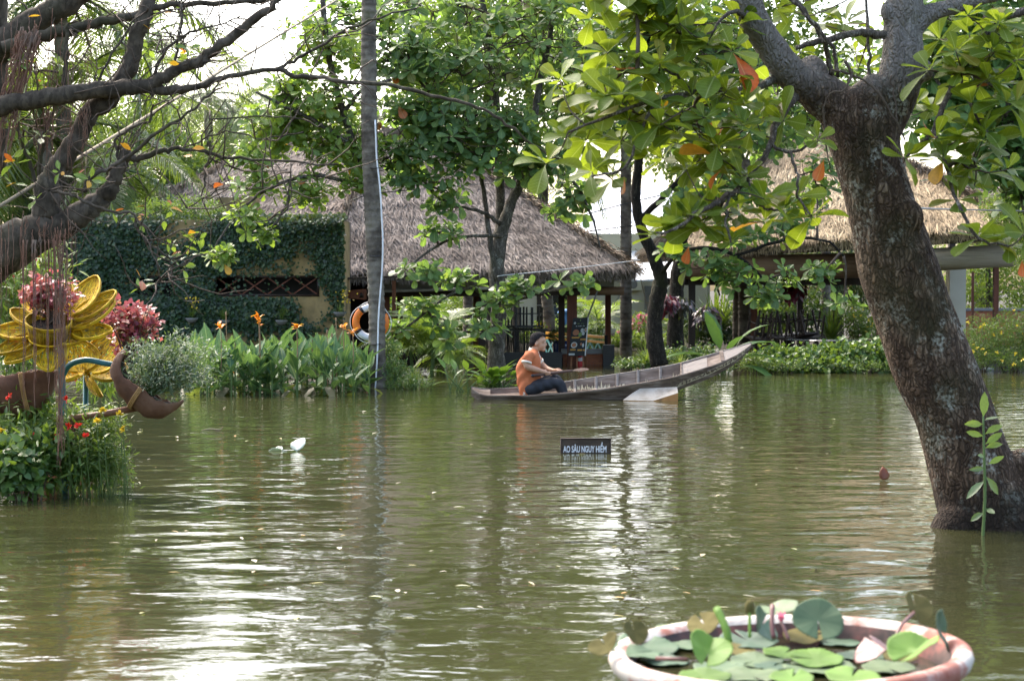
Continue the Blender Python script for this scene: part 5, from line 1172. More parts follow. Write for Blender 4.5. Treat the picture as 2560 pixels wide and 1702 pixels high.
shrub('shrub', 'bushy green plants behind the yellow handrail', [(1380, 835, 46.6, 60, 30), (1440, 800, 47, 40, 60), (1320, 850, 46.5, 40, 25)], M_bg2, .08, 4200, 309, zbase=.2)
shrub('shrub', 'leafy undergrowth on the low bank around the dark bent trunk', [(1660, 895, 33.6, 60, 20), (1740, 890, 33.8, 60, 24), (1580, 908, 33.4, 40, 10)], M_cover, .06, 3400, 310, zbase=.1)
shrub('shrub', 'dense green bushes under the golden pavilion before the weeping tree', [(1850, 800, 45, 70, 60), (1760, 820, 45, 60, 50), (2260, 800, 45, 60, 70)], M_bg3, .1, 5200, 311, zbase=.2)
shrub('shrub', 'weeds and sprouts around the base of the ringed palm trunk', [(985, 930, 28.2, 50, 30), (1020, 958, 27.8, 70, 10), (970, 880, 28.4, 30, 30)], M_cover, .06, 2600, 312, shape=LANC)
shrub('shrub', 'shrubby plants between the boat bow and the bank creepers', [(1880, 905, 33, 30, 18), (1780, 908, 32.6, 60, 14)], M_blade, .07, 1500, 313, shape=LANC, zbase=.05)
# far bank planting that closes the view beneath the roofs
for i, (px, D, rx, ry, py, mt, lb) in enumerate(((960, 49, 120, 90, 780, M_bg1, 'dark bush beneath the main pavilion behind the areca clumps'), (2320, 49, 80, 80, 790, M_bg2, 'light bush behind the cream column'), (2600, 48, 120, 90, 800, M_bg2, 'light bush past the end of the old brick wall'), (100, 38, 260, 130, 760, M_bg3, 'thick bushes behind the flower sculpture beside the ivy wall'), (-200, 38, 260, 160, 720, M_bg3, 'tall hedge bushes beyond the end of the ivy wall'))):
    shrub('bush', lb, [(px, py, D, rx, ry), (px + rx * .5, py + 20, D, rx * .6, ry * .7)], mt, .12, 5200, 330 + i, zbase=.1)

# red-leaved hanging baskets
M_redleaf = leafmat('dark_red_leaf', [(.03, .008, .012), (.07, .012, .018), (.14, .015, .03)], trans=.25, tcol=(.4, .02, .04), rough=.35)
M_darkleaf = leafmat('blackish_leaf', [(.012, .012, .014), (.03, .026, .03), (.06, .02, .03)], trans=.15, rough=.3)
def basket(label, px, py, D, r, mat, n, seed, hang_to=None):
    c = P(px, py, D); th = thing('hanging_plant', label, 'plant', c); rg_ = np.random.default_rng(seed)
    mk('pot', *lathe([(.0, -.02), (r * .45, 0), (r * .55, r * .5), (r * .5, r * .5), (r * .42, .05)], 14, c - (0, 0, r * .1)), M_white if 'white' in label else M_darkwood, th, smooth=True)
    pos = c + nrm(rg_.normal(size=(n, 3)) * (1, 1, .7) + (0, 0, .35)) * r * rg_.uniform(.5, 1.0, (n, 1)) + (0, 0, r * .3)
    ax = nrm((pos - c) * (1, 1, .3) / r + np.array((0, 0, -.9)) + rg_.normal(0, .3, (n, 3))); R = frames(ax, nrm((pos - c) + (0, -.1, .05)))
    V, Fc = scatter(leaf_t(ELLI_LO, .3, .25), pos, R, rg_.uniform(.11, .19, n)); mk('foliage', V, Fc, mat, th, kind='stuff')
    mk('hanger', *tube([c, c + (0, 0, .9)], .006, 4), M_black, th); return th
basket('dark red leaved hanging plant beside the bent almond trunk', 1664, 765, 33.2, .20, M_redleaf, 170, 401)
basket('blackish leaved hanging plant next to the dark pavilion post', 1705, 770, 33.6, .19, M_darkleaf, 150, 402)
basket('blackish drooping plant in a white pot behind the banana plant', 1770, 800, 36, .26, M_darkleaf, 150, 403)
basket('dark red leaved hanging plant under the brown rolled blind', 1985, 735, 38.6, .25, M_redleaf, 130, 404)
# stout stump-like trunk right of the bent almond
st, _ = tree('tree_trunk', 'stout mossy cut trunk draped with hanging plants beside the dark post', [[(1690, 920, 34, 24), (1688, 860, 34, 21), (1690, 800, 34, 20), (1690, 740, 34, 19), (1700, 640, 34, 16), (1715, 540, 34, 14)]], G(1690, 915), M_darkbark)
# pale far trunks seen under the roofs
for i, (px, D, t, r) in enumerate(((1565, 43, 560, 15), (1380, 44.5, 640, 15), (1862, 41, 640, 17), (2065, 43.5, 640, 12), (1845, 41.5, 600, 14), (1170, 44, 650, 13), (1290, 44, 640, 9))):
    b = P(px, 725 + CH * F / D, D); b[2] = 0
    th = thing('palm_tree', ['ringed palm trunk between the pavilion eave and the awning', 'leaning palm trunk behind the blue plant pot', 'grey palm trunk under the brown rolled blind', 'slim grey trunk behind the pandan blades', 'dim palm trunk behind the banana plant', 'pale palm trunk behind the areca clumps', 'thin pale trunk behind the stacked slat chairs'][i], 'tree', b)
    ln = -22 if i == 1 else 0
    ring_trunk([(px, 735 + CH * F / D, D, r), (px + ln * .5, 760, D, r * .95), (px + ln, t, D, r * .9), (px + ln, t - 240, D, r * .85)], 6, 10, .12, M_palm, th, seed=i)
    tp = P(px + ln, t - 240, D)
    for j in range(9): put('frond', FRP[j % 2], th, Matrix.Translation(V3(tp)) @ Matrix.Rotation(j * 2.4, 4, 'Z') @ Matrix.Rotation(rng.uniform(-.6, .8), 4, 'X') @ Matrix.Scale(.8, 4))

# ------------------------------------------------------------------ near left: flower sculpture and its planting
SD = 13.4; ks = SD / F
M_yellow = None
def weave_mat(name, c0, c1, c2, sc=90):
    m, t = newmat(name); v = coords(t)
    nz = nd(t, 'TexNoise', {'Vector': v, 'Scale': 18.0, 'Detail': 5.0}).outputs['Fac']
    c = ramp(t, nz, [(.3, c0), (.5, c1), (.72, c2)])
    hv = nd(t, 'HueSaturation', {'Color': c, 'Value': nd(t, 'MapRange', {'Value': rnd(t), 'To Min': .5, 'To Max': 1.15}).outputs[0]}).outputs[0]
    p = nd(t, 'BsdfPrincipled', {'Base Color': hv, 'Roughness': .65, 'Specular IOR Level': .2}); o = nd(t, 'OutputMaterial'); t.links.new(p.outputs[0], o.inputs['Surface']); return m
M_yellow = weave_mat('yellow_painted_rattan', (.34, .18, .006), (.62, .39, .012), (.72, .52, .03))
M_teal = plain('teal_painted_pipe', (.03, .14, .15), rough=.4)
M_spathe = pm('brown_hide_planter', [(.07, .032, .018), (.13, .062, .034), (.18, .1, .06)], scale=5, rough=.75, bump=.008, bscale=20)
M_potting = pm('potting_soil', [(.012, .009, .007), (.03, .022, .016)], scale=30, rough=1, bump=.02)
M_coleus = leafmat('coleus_leaf', [(.15, .025, .045), (.33, .06, .085), (.42, .15, .11), (.2, .2, .06)], trans=.3, tcol=(.7, .2, .16), pos=[0, .4, .75, 1])
M_chrys = leafmat('chrysanthemum_leaf', [(.05, .09, .05), (.09, .14, .08), (.17, .21, .14)], trans=.25, rough=.5)
M_redfl = leafmat('red_flower', [(.65, .02, .02), (.75, .06, .03)], trans=.25, tcol=(.9, .1, .05))
hub = P(131, 815, SD)
fs = thing('flower_sculpture', 'giant woven yellow rattan flower planter on a teal pole over the flower bed', 'sculpture', np.array((hub[0] + .08, SD, 0)))
M_hub = weave_mat('brown_yellow_cane', (.14, .075, .006), (.3, .19, .012), (.42, .28, .03))
tilt = Matrix.Translation(V3(hub + np.array((0, -.12, -.02)))) @ Matrix.Rotation(.42, 4, 'X') @ Matrix.Rotation(.12, 4, 'Y')
# hub basket of upright canes with two hoops
mb = MB()
for i in range(64):
    a = 2 * PI * i / 64; r = .15; mb.add(*bar((r * .9 * math.cos(a), r * .9 * math.sin(a), -.075), (r * 1.08 * math.cos(a), r * 1.08 * math.sin(a), .065), .011, .006, (math.cos(a), math.sin(a), 0)))
hb = mb.go('basket', M_hub, fs, M=tilt)
for z, r in ((.068, .166), (.055, .164), (-.075, .138)):
    a = np.linspace(0, 2 * PI, 40); q = np.column_stack([r * np.cos(a), r * np.sin(a), np.full(40, z)]); mk('hoop', *tube(xf(tilt, q), .008, 6), M_yellow, hb, smooth=True)
V, Fc = lathe([(.0, .03), (.125, .025), (.12, -.07), (0, -.075)], 20); mk('soil', xf(tilt, V), Fc, M_potting, hb)
def petal(tip, base, w_, Dt, Db, parent):
    """a woven oval dish from base to tip"""
    t3_ = P(tip[0], tip[1], Dt); b3 = P(base[0], base[1], Db); ax = t3_ - b3; L = np.linalg.norm(ax); y = ax / L
    view = nrm(np.array((0, 0, CH)) - b3); nrmv = nrm(hub + np.array((0, -.5, .62)) - (b3 + t3_) / 2)
    z = nrm(nrmv - y * np.dot(nrmv, y)); x = np.cross(y, z); hw = w_ * ks / 2 * 1.5
    def pt(u, v_):       # u 0..1 along, v -1..1 across
        ww = hw * (math.sin(PI * min(1, max(0, u)) ** .8)) ** .6 if 0 < u < 1 else 0
        ww = max(ww, hw * .22 * (1 - u)); return b3 + y * L * u + x * ww * v_ - z * (.045 * (1 - v_ * v_) * math.sin(PI * min(1, u * .95 + .03)))
    mb_ = MB(); nst = 26
    rg_ = np.random.default_rng(int(tip[0] + 500))
    for i in range(nst):
        v0 = -1 + 2 * (i - .02) / nst; v1 = -1 + 2 * (i + .95) / nst; rows = []; j0 = rg_.normal(0, .03, 13)
        for k in range(13):
            u = .01 + .97 * k / 12; bump_ = .0045 * ((k + i) % 2) + .0012 * (i % 3); rows += [pt(u, v0 + j0[k]) + z * bump_, pt(u, v1 + j0[k]) + z * bump_]
        mb_.add(rows, [(2 * k, 2 * k + 1, 2 * k + 3, 2 * k + 2) for k in range(12)])
    o = mb_.go('petal', M_yellow, parent)
    rim = [pt(u, -1) for u in np.linspace(.0, .985, 16)] + [pt(u, 1) for u in np.linspace(.985, 0, 16)]
    mk('rim', *tube(rim, .0085, 6), M_yellow, o, smooth=True); mk('rim', *tube([q + z * .012 for q in rim], .0065, 6), M_yellow, o, smooth=True)
    # dark backing mesh of cross canes
    mc = MB()
    for u in np.linspace(.15, .9, 7): mc.tube([pt(u, v_) - z * .006 for v_ in np.linspace(-1, 1, 7)], .003, 4)
    mc.go('cross_cane', M_yellow, o, kind='stuff')
for tip, base, w_ in (((241, 691), (176, 790), 54), ((289, 728), (185, 800), 46), ((287, 752), (172, 822), 52), ((281, 826), (180, 832), 48), ((207, 852), (150, 836), 46), ((122, 928), (130, 845), 56), ((12, 908), (118, 848), 44), ((-16, 884), (100, 840), 40), ((-14, 826), (98, 828), 50), ((28, 775), (100, 812), 34), ((172, 708), (140, 790), 40), ((60, 730), (120, 795), 40)):
    ang = (810 - tip[1]) * ks; petal(tip, base, w_, SD + .85 * ang, SD + .3 * (810 - base[1]) * ks - .05, fs)
mk('pole', *tube([P(153, 850, SD + .1), P(155, 960, SD + .1), P(160, 1100, SD + .1), P(163, 1260, SD + .1)], .027, 10, 4), M_teal, fs, smooth=True)
mk('arm', *tube([P(156, 940, SD + .1), P(175, 912, SD + .06), P(215, 900, SD), P(262, 908, SD), P(310, 915, SD)], .022, 10, 5), M_teal, fs, smooth=True)
# second flower seen from behind, lower right
f2 = thing('flower_sculpture', 'second darker rattan flower turned away below the giant yellow flower', 'sculpture', P(225, 960, SD + .5) * (1, 1, 0))
h2 = hub; hub = P(215, 930, SD + .7)
for tip, base, w_ in (((300, 830), (225, 930), 80), ((318, 915), (225, 935), 70), ((190, 850), (205, 930), 70), ((250, 985), (220, 940), 70), ((165, 930), (205, 935), 60)):
    petal(tip, base, w_, SD + .75, SD + .62, f2)
hub = h2
mk('pole', *tube([P(215, 940, SD + .75), P(212, 1180, SD + .75)], .022, 8), M_teal, f2, smooth=True)
# coleus in the hub
def bouquet(name, label, c, r, mat, n, size, seed, cat='plant', stems=14, foot=None, shape=ELLI_LO, clump=5, smat=M_twig, spray=0):
    rg_ = np.random.default_rng(seed); c = np.asarray(c, float); r = np.asarray(r, float); foot = c - (0, 0, r[2]) if foot is None else np.asarray(foot)
    th = thing(name, label, cat, foot); m = n // clump
    cc = inball(m, rg_); az_ = np.arctan2(cc[:, 1], cc[:, 0]); ph_ = rg_.random() * 6
    cc = cc * (1 + .28 * np.sin(3 * az_ + 4 * cc[:, 2] + ph_) + .2 * np.sin(5 * cc[:, 0] + 7 * cc[:, 2] + ph_))[:, None] * r + c; pos = np.repeat(cc, clump, axis=0) + rg_.normal(0, size * .55, (m * clump, 3)); ax = nrm((pos - foot) * .3 / r.max() + rg_.normal(0, .7, pos.shape) + (0, -.3, -.1))
    R = frames(ax, nrm(np.array((0, -.5, .7)) + rg_.normal(0, .4, pos.shape))); V, Fc = scatter(leaf_t(shape, .25, .2), pos, R, rg_.uniform(.7, 1.3, len(pos)) * size)
    mk('foliage', V, Fc, mat, th, kind='stuff'); mb_ = MB()
    for q in cc[rg_.permutation(m)[:stems]]: mb_.tube([foot + rg_.normal(0, .02, 3), (foot + q) / 2 + rg_.normal(0, .02, 3), q], [.006, .005, .003], 4, 3)
    for i in range(spray):
        q = c + nrm(rg_.normal(size=3) + (0, -.3, .9)) * r * 1.12; mb_.tube([c, q], [.003, .0015], 4)
    mb_.go('stems', smat, th, smooth=True, kind='stuff'); return th
bouquet('coleus_plant', 'crimson coleus filling the hub of the giant yellow flower', P(122, 735, SD - .08), (.18, .14, .125), M_coleus, 1000, .04, 501, stems=24, foot=P(131, 805, SD - .1), shape=HEART)
bouquet('coleus_plant', 'pink red coleus bush rising behind the crescent planter', P(330, 812, SD + .5), (.18, .15, .16), M_coleus, 1100, .043, 502, stems=24, foot=P(322, 900, SD + .4), shape=HEART)
# crescent planters
def crescent(name, label, outer, inner, D, depth, mat, band=None, group=None):
    """half shell lofted between an inner (rim) and an outer (belly) profile"""
    o_ = cr(np.array(outer, float), 6); i_ = cr(np.array(inner, float), 6); m = 26
    def rs(q):
        L = np.concatenate([[0], np.cumsum(np.linalg.norm(np.diff(q, axis=0), axis=1))]); s = np.linspace(0, L[-1], m); return np.column_stack([np.interp(s, L, q[:, 0]), np.interp(s, L, q[:, 1])])
    o_, i_ = rs(o_), rs(i_); th = thing(name, label, 'planter', P(outer[len(outer) // 2][0], outer[len(outer) // 2][1], D), group)
    nA = 11; V = []; k0 = D / F
    for j in range(m):
        w_ = depth * math.sin(PI * (j + .3) / (m - .4)) ** .7
        po = P(o_[j, 0], o_[j, 1], D); pi = P(i_[j, 0], i_[j, 1], D)
        for a in range(nA):
            th_ = -PI / 2 + PI * a / (nA - 1); f = math.cos(th_)            # belly at f=1, rims at f=0
            p = pi + (po - pi) * f; p = p + np.array((0, math.sin(th_) * w_, 0)) + nrm(p - pi + 1e-6) * .007 * math.sin(j * 1.7 + a * 1.1) * f + np.array((0, 0, .006 * math.sin(j * 2.3) + .004 * math.sin(j * 5.1))) * (1 - f); V.append(p)
    Fc = [(j * nA + a, j * nA + a + 1, (j + 1) * nA + a + 1, (j + 1) * nA + a) for j in range(m - 1) for a in range(nA - 1)]
    sh = mk('shell', V, Fc, mat, th, smooth=True); md = sh.modifiers.new('t', 'SOLIDIFY'); md.thickness = .014
    V = []
    for j in range(2, m - 2):
        w_ = depth * math.sin(PI * (j + .3) / (m - .4)) ** .7 * .93; p = P(i_[j, 0], i_[j, 1], D) * .9 + P(o_[j, 0], o_[j, 1], D) * .1
        V += [p + (0, -w_, 0), p + (0, 0, .012), p + (0, w_, 0)]
    Fc = [(3 * j + a, 3 * j + a + 1, 3 * j + a + 4, 3 * j + a + 3) for j in range(m - 5) for a in range(2)]
    mk('soil', V, Fc, M_potting, th)
    if band is not None:
        j = band; w_ = depth * math.sin(PI * (j + .3) / (m - .4)) ** .7 + .012; po = P(o_[j, 0], o_[j, 1], D); pi = P(i_[j, 0], i_[j, 1], D); e = nrm(po - pi) * .012
        q = [pi + (po + e - pi) * math.cos(a) + np.array((0, math.sin(a) * w_, 0)) for a in np.linspace(-PI / 2, PI / 2, 14)]
        tang = nrm(P(o_[j + 1, 0], o_[j + 1, 1], D) - P(o_[j - 1, 0], o_[j - 1, 1], D))
        for s in (-.012, 0, .012): mk('bamboo_band', *tube([x + tang * s for x in q], .007, 6), M_rattan, th, smooth=True)
    return th
M_rattan = pm('bamboo_cane', [(.25, .14, .05), (.4, .24, .09)], scale=12, rough=.6)
crescent('crescent_planter', 'brown hide crescent planter with bamboo band holding a grey green chrysanthemum', [(305, 872), (276, 915), (284, 955), (300, 990), (338, 1025), (382, 1048), (425, 1035), (460, 1004)], [(316, 880), (306, 905), (312, 935), (335, 952), (362, 968), (395, 996), (425, 1006), (458, 1002)], SD - .1, .13, M_spathe, band=13)
crescent('crescent_planter', 'dark brown crescent planter under the giant flower', [(-60, 930), (-40, 990), (10, 1035), (70, 1045), (120, 1005), (150, 930)], [(-55, 928), (-20, 940), (20, 938), (60, 930), (100, 925), (148, 926)], SD + .15, .16, M_spathe, band=15)
bouquet('chrysanthemum', 'grey green chrysanthemum bush overflowing the crescent planter', P(420, 915, SD - .1), (.33, .22, .21), M_chrys, 5200, .036, 503, stems=60, foot=P(370, 985, SD - .1), shape=LANC, clump=6, smat=M_stem, spray=40)
mk_ = thing('bamboo_pole', 'brown bamboo pole propping the crescent planter', 'pole', P(185, 1043, SD)); mk('cane', *tube([P(175, 1046, SD), P(250, 1036, SD), P(350, 1018, SD - .05)], .026, 10), pm('brown_bamboo', [(.14, .06, .03), (.22, .11, .06)], scale=3, stretch=(1, 1, 6), rough=.5), mk_, smooth=True)
mk('support', *tube([P(182, 1046, SD), P(182, 1250, SD)], .02, 8), M_spathe, mk_, smooth=True)
# potted weeds of the flower sculpture bank
bd = 13.3
shrub('flower_bed', 'lush weeds with narrow leaves growing along the flower sculpture bank', [(60, 1040, bd + .3, 80, 60), (150, 1075, bd + .2, 90, 60), (-40, 1030, bd + .4, 90, 80), (215, 1080, bd + .3, 55, 60), (60, 1110, bd, 110, 60), (160, 1160, bd, 90, 45), (230, 1150, bd + .1, 50, 50)], M_shrub, .075, 6200, 521, shape=LANC, stems=60, smat=M_stem, sr=.35)
shrub('potted_shrub', 'dusty green round leaved shrub at the water edge of the flower sculpture bank', [(50, 1150, bd - .25, 70, 50), (-30, 1160, bd - .2, 70, 60), (110, 1130, bd - .1, 50, 40), (60, 1195, bd - .25, 60, 25)], M_cover, .065, 1900, 522, shape=HEART, stems=24, sr=.5)
shrub('marigold_bush', 'thin stemmed bush with yellow marigolds reaching over the water', [(240, 1115, bd + .1, 50, 70), (275, 1060, bd + .2, 35, 50), (200, 1165, bd, 55, 35), (262, 1180, bd + .05, 45, 20), (300, 1150, bd + .1, 22, 45), (310, 1205, bd + .05, 35, 6)], M_shrub, .04, 3600, 523, shape=LANC, stems=70, smat=M_stem, sr=.25)
shrub('heliconia_bush', 'bright yellow green bush with red flowers behind the giant flower', [(60, 700, 17, 110, 70), (110, 660, 17.2, 60, 40), (0, 760, 17, 80, 80), (40, 850, 17, 80, 80), (240, 930, 17.5, 60, 60)], M_bg2, .11, 3000, 524, shape=LANC, stems=40, zbase=.1, fl=(M_redfl, 6, .035), smat=M_stem, sr=.5)
for i, (px, py) in enumerate(((22, 990), (165, 998), (170, 1065), (196, 1064), (92, 1088), (143, 1092), (214, 1090), (300, 1035), (243, 1053), (308, 1072), (258, 1027), (5, 1078))):
    c = P(px, py, bd - .12); red = i < 7; th = thing('zinnia' if red else 'marigold', 'small red flower on a leafy stem at the flower sculpture bank' if red else 'small yellow marigold on a thin stem at the flower sculpture bank', 'flower', (c[0], c[1], .05), 'red flower stems' if red else 'yellow marigold stems')
    mk('stem', *tube([(c[0] + .03, c[1] + .02, 0), (c[0] + .01, c[1], c[2] * .6), c], [.004, .004, .003], 5, 3), M_stem, th, smooth=True)
    rg_ = np.random.default_rng(600 + i); k = 14; ax = nrm(rg_.normal(size=(k, 3)) + (0, -.6, .5)); V, Fc = scatter(leaf_t([(0, .1), (.5, .3), (1, .12)], .2, .2), np.tile(c, (k, 1)), frames(ax, rg_.normal(size=(k, 3))), np.full(k, .032)); mk('bloom', V, Fc, M_redfl if red else M_yell, th)
    k = 12; z = rg_.uniform(.35, .97, k); pos = np.column_stack([np.full(k, c[0]), np.full(k, c[1]), c[2] * z]); ax = nrm(np.column_stack([rg_.normal(0, 1, k), rg_.normal(0, 1, k), np.full(k, .4)])); V, Fc = scatter(leaf_t(LANC, .2, .2), pos, frames(ax, np.tile((0, 0, 1.0), (k, 1))), rg_.uniform(.06, .1, k)); mk('leaves', V, Fc, M_shrub, th)
M_boxwood = pm('terracotta_box', [(.16, .065, .035), (.24, .11, .06)], scale=4, stretch=(5, 5, 1), rough=.8)
for px, py, w_, h, lb in ((125, 1222, .28, .12, 'brown trough planter standing in the water at the flower sculpture bank'), (212, 1212, .07, .13, 'brown wooden peg standing in the water below the teal pole'), (65, 1232, .12, .07, 'half sunken brown flower box at the flower sculpture bank')):
    c = G(px, py); th = thing('planter_box', lb, 'planter', c); mb = MB()
    for dx, dy, sx, sy in ((0, -.06, w_, .015), (0, .06, w_, .015), (-w_ / 2 + .0075, 0, .015, .105), (w_ / 2 - .0075, 0, .015, .105)): mb.box((c[0] + dx, c[1] + .06 + dy, h / 2 - .1), (sx, sy, h + .2))
    mb.go('sides', M_boxwood, th); mk('soil', *box((c[0], c[1] + .06, h - .03), (w_ - .03, .1, .02)), M_potting, th)
c = G(88, 1215); th = thing('grey_pot', 'small grey plastic flower pot half under leaves at the flower sculpture bank', 'pot', c); mk('body', *lathe([(.0, -.05), (.05, -.05), (.075, .13), (.082, .13), (.082, .15), (.07, .15), (.065, .1), (0, .09)], 16, c), M_grey, th, smooth=True)
mk('soil', *lathe([(.068, .1), (0, .11)], 16, c), M_potting, th)

# ------------------------------------------------------------------ the sampan
BD = 25.2
M_hull = pm('weathered_boat_wood', [(.06, .042, .03), (.15, .108, .078), (.30, .245, .195)], scale=5, stretch=(.5, 2, 4), rough=.8, bump=.006, bscale=12, pos=[.3, .5, .7])
M_deck = pm('bleached_deck_wood', [(.17, .145, .12), (.26, .225, .19), (.10, .08, .065)], scale=3, stretch=(.6, 3, 3), rough=.85, bump=.004, pos=[.3, .52, .74])
M_seal = pm('cream_sealant', [(.42, .34, .2), (.58, .5, .35)], scale=10, rough=.8, bump=.006)
M_hull_in = pm('dark_inner_wood', [(.075, .052, .038), (.16, .117, .088), (.29, .23, .18)], scale=4, stretch=(.5, 2, 3), rough=.85, bump=.005)
sx = np.array([1178, 1209, 1260, 1311, 1360, 1414, 1494, 1574, 1647, 1702, 1760, 1800, 1838, 1862, 1879], float)
yn = np.interp(sx, [1173, 1209, 1311, 1414, 1494, 1574, 1647, 1720, 1793, 1847, 1880], [970, 989, 991, 984, 976, 964, 952, 936, 912, 887, 862])
yf = np.interp(sx, [1173, 1209, 1293, 1406, 1465, 1537, 1647, 1702, 1829, 1877], [967, 973, 971, 956, 947, 937, 919, 908, 872, 858])
yb = np.interp(sx, [1173, 1209, 1640, 1702, 1774, 1829, 1866, 1880], [985, 1012, 1004, 973, 946, 917, 884, 866])
hw = np.interp(sx, [1173, 1209, 1300, 1420, 1600, 1720, 1800, 1850, 1880], [.04, .16, .30, .36, .36, .29, .2, .11, .03])
bt = thing('sampan', 'weathered wooden sampan riding bow high with patched cream seams', 'boat', G(1400, 985))
NR = np.array([P(a, b, BD - h) for a, b, h in zip(sx, yn, hw)]); FRL = np.array([P(a, b, BD + h) for a, b, h in zip(sx, yf, hw)])
NB = np.array([P(a, b, BD - .55 * h) for a, b, h in zip(sx, yb, hw)]); FB = np.array([P(a, b, BD + .55 * h) for a, b, h in zip(sx, yb - 4, hw)])
def up(q, k=4): return cr(q, k)
NR, FRL, NB, FB = up(NR), up(FRL), up(NB), up(FB); m = len(NR)
# outer planking
V = np.concatenate([NR, NB, FB, FRL]); Fc = [(r * m + i, r * m + i + 1, (r + 1) * m + i + 1, (r + 1) * m + i) for r in range(3) for i in range(m - 1)] + [(0, m, 2 * m, 3 * m), (m - 1, 4 * m - 1, 3 * m - 1, 2 * m - 1)]
hull = mk('hull', V, Fc, M_hull, bt, smooth=False)
# inner skin: floor kept dry above the water
cen = (NR + FRL) / 2
fl_z = np.maximum(np.minimum(NB[:, 2], FB[:, 2]) + .035, .012)
def floor_pt(side, i):
    r_ = NR[i] if side < 0 else FRL[i]; b_ = NB[i] if side < 0 else FB[i]
    z = min(max(fl_z[i] + (.72 * max(0, FRL[i][2] - NR[i][2]) if side > 0 else 0), b_[2] + .02), r_[2] - .03); t_ = np.clip((r_[2] - z) / max(1e-3, r_[2] - b_[2]), 0, 1)
    p = r_ + (b_ - r_) * t_; p = p + (cen[i] - p) * .05; p[2] = z; return p
NRi = NR + (cen - NR) * .07; FRi = FRL + (cen - FRL) * .07
NF = np.array([floor_pt(-1, i) for i in range(m)]); FF = np.array([floor_pt(1, i) for i in range(m)])
V = np.concatenate([NRi, NF, FF, FRi]); Fc = [(r * m + i, (r + 1) * m + i, (r + 1) * m + i + 1, r * m + i + 1) for r in range(3) for i in range(m - 1)]
mk('inner_planking', V, Fc, M_hull_in, bt)
# gunwales
for q, qi in ((NR, NRi), (FRL, FRi)):
    V, Fc = [], []
    for i in range(m): V += [q[i] + (0, 0, -.004), q[i] + (0, 0, .014), qi[i] + (0, 0, .014), qi[i] + (0, 0, -.004)]
    for i in range(m - 1):
        for k in range(4): Fc.append((4 * i + k, 4 * i + (k + 1) % 4, 4 * i + 4 + (k + 1) % 4, 4 * i + 4 + k))
    Fc += [(0, 1, 2, 3), tuple(4 * m - 4 + k for k in (3, 2, 1, 0))]
    mk('gunwale', V, Fc, M_deck if q is FRL else M_hull, bt)
def at_x(arr, px):
    xs_ = 1280 + F * arr[:, 0] / arr[:, 1]; return np.array([np.interp(px, xs_, arr[:, k]) for k in range(3)])
for px in (1437, 1490, 1543, 1595, 1651):
    a = at_x(FRi, px); b = at_x(FF, px); c = at_x(NF, px)
    mk('rib', *tube([a + (0, -.02, .02), b + (0, -.03, .015), (b + c) / 2 + (0, 0, .015)], .022, 6), M_deck, bt)
# foredeck with hatch edge and thwart, stern deck and a seat board
def deck(px0, px1, name, dz=.004, mat=M_deck, k=10):
    V, Fc = [], []
    for i, px in enumerate(np.linspace(px0, px1, k)):
        a = at_x(NRi, px); b = at_x(FRi, px); V += [a + (0, 0, dz), (a + b) / 2 + (0, 0, dz + .006), b + (0, 0, dz), b - (0, 0, .02), a - (0, 0, .02)]
    for i in range(k - 1):
        for j in range(5): Fc.append((5 * i + j, 5 * i + (j + 1) % 5, 5 * i + 5 + (j + 1) % 5, 5 * i + 5 + j))
    Fc += [(4, 3, 2, 1, 0), tuple(5 * (k - 1) + j for j in range(5))]
    return mk(name, V, Fc, mat, bt)
deck(1703, 1768, 'hatch_board', -.012); deck(1808, 1877, 'foredeck', .002); deck(1768, 1806, 'well_board', -.055, M_hull_in)
deck(1180, 1226, 'stern_deck', .0, M_hull)
a, b = at_x(NRi, 1808), at_x(FRi, 1803); mk('thwart', *bar(a + (0, 0, .012), b + (0, 0, .012), .05, .025), M_hull, bt)
a, b = at_x(NRi, 1703), at_x(FRi, 1703); mk('coaming', *bar(a + (0, 0, -.03), b + (0, 0, -.03), .02, .1), M_hull, bt)
a, b = at_x(NRi, 1312), at_x(FRi, 1298); mk('back_board', *bar(a + (0, .03, .0), b + (0, -.03, .01), .018, .07), M_deck, bt)
# sealant smeared along the seams, with drips
def smear(line_pts, name, n_up, seed, out, h0=.03, h1=.075):
    rg_ = np.random.default_rng(seed); V, Fc = [], []
    for i, (p, u_) in enumerate(line_pts):
        h = rg_.uniform(h0, h1) if rg_.random() < .5 else rg_.uniform(h0 * .3, h0); h = h * (1.9 if rg_.random() < .12 else 1); V += [p + out, p + u_ * h + out]
    for i in range(len(line_pts) - 1):
        if rg_.random() > .06: Fc.append((2 * i, 2 * i + 1, 2 * i + 3, 2 * i + 2))
    return mk(name, V, Fc, M_seal, bt)
pts_ = []
for px in np.linspace(1418, 1700, 150):
    f_, r_ = at_x(FF, px), at_x(FRi, px); pts_.append((f_ + (r_ - f_) * .02, nrm(r_ - f_)))
smear(pts_, 'seam_sealant', 0, 3, np.array((0, -.02, .006)), .03, .09)
pts_ = [(p + (0, -.05, .004), nrm(np.array((.0, -1, .0)))) for p, _ in pts_]; smear(pts_, 'floor_sealant', 0, 5, np.array((0, 0, .003)), .04, .12)
pts_ = []
for px in np.linspace(1590, 1862, 110):
    n_, r_ = at_x(NB, px), at_x(NR, px); f = .18 + .3 * np.clip((px - 1650) / 200, 0, 1); pts_.append((n_ + (r_ - n_) * f, nrm(r_ - n_)))
smear(pts_, 'hull_sealant', 0, 7, np.array((0, -.014, 0)), .015, .05)
pts_ = [(p + (r_ := nrm(u_)) * .06, -u_) for p, u_ in pts_]; smear(pts_, 'hull_sealant', 0, 9, np.array((0, -.018, 0)), .008, .03)

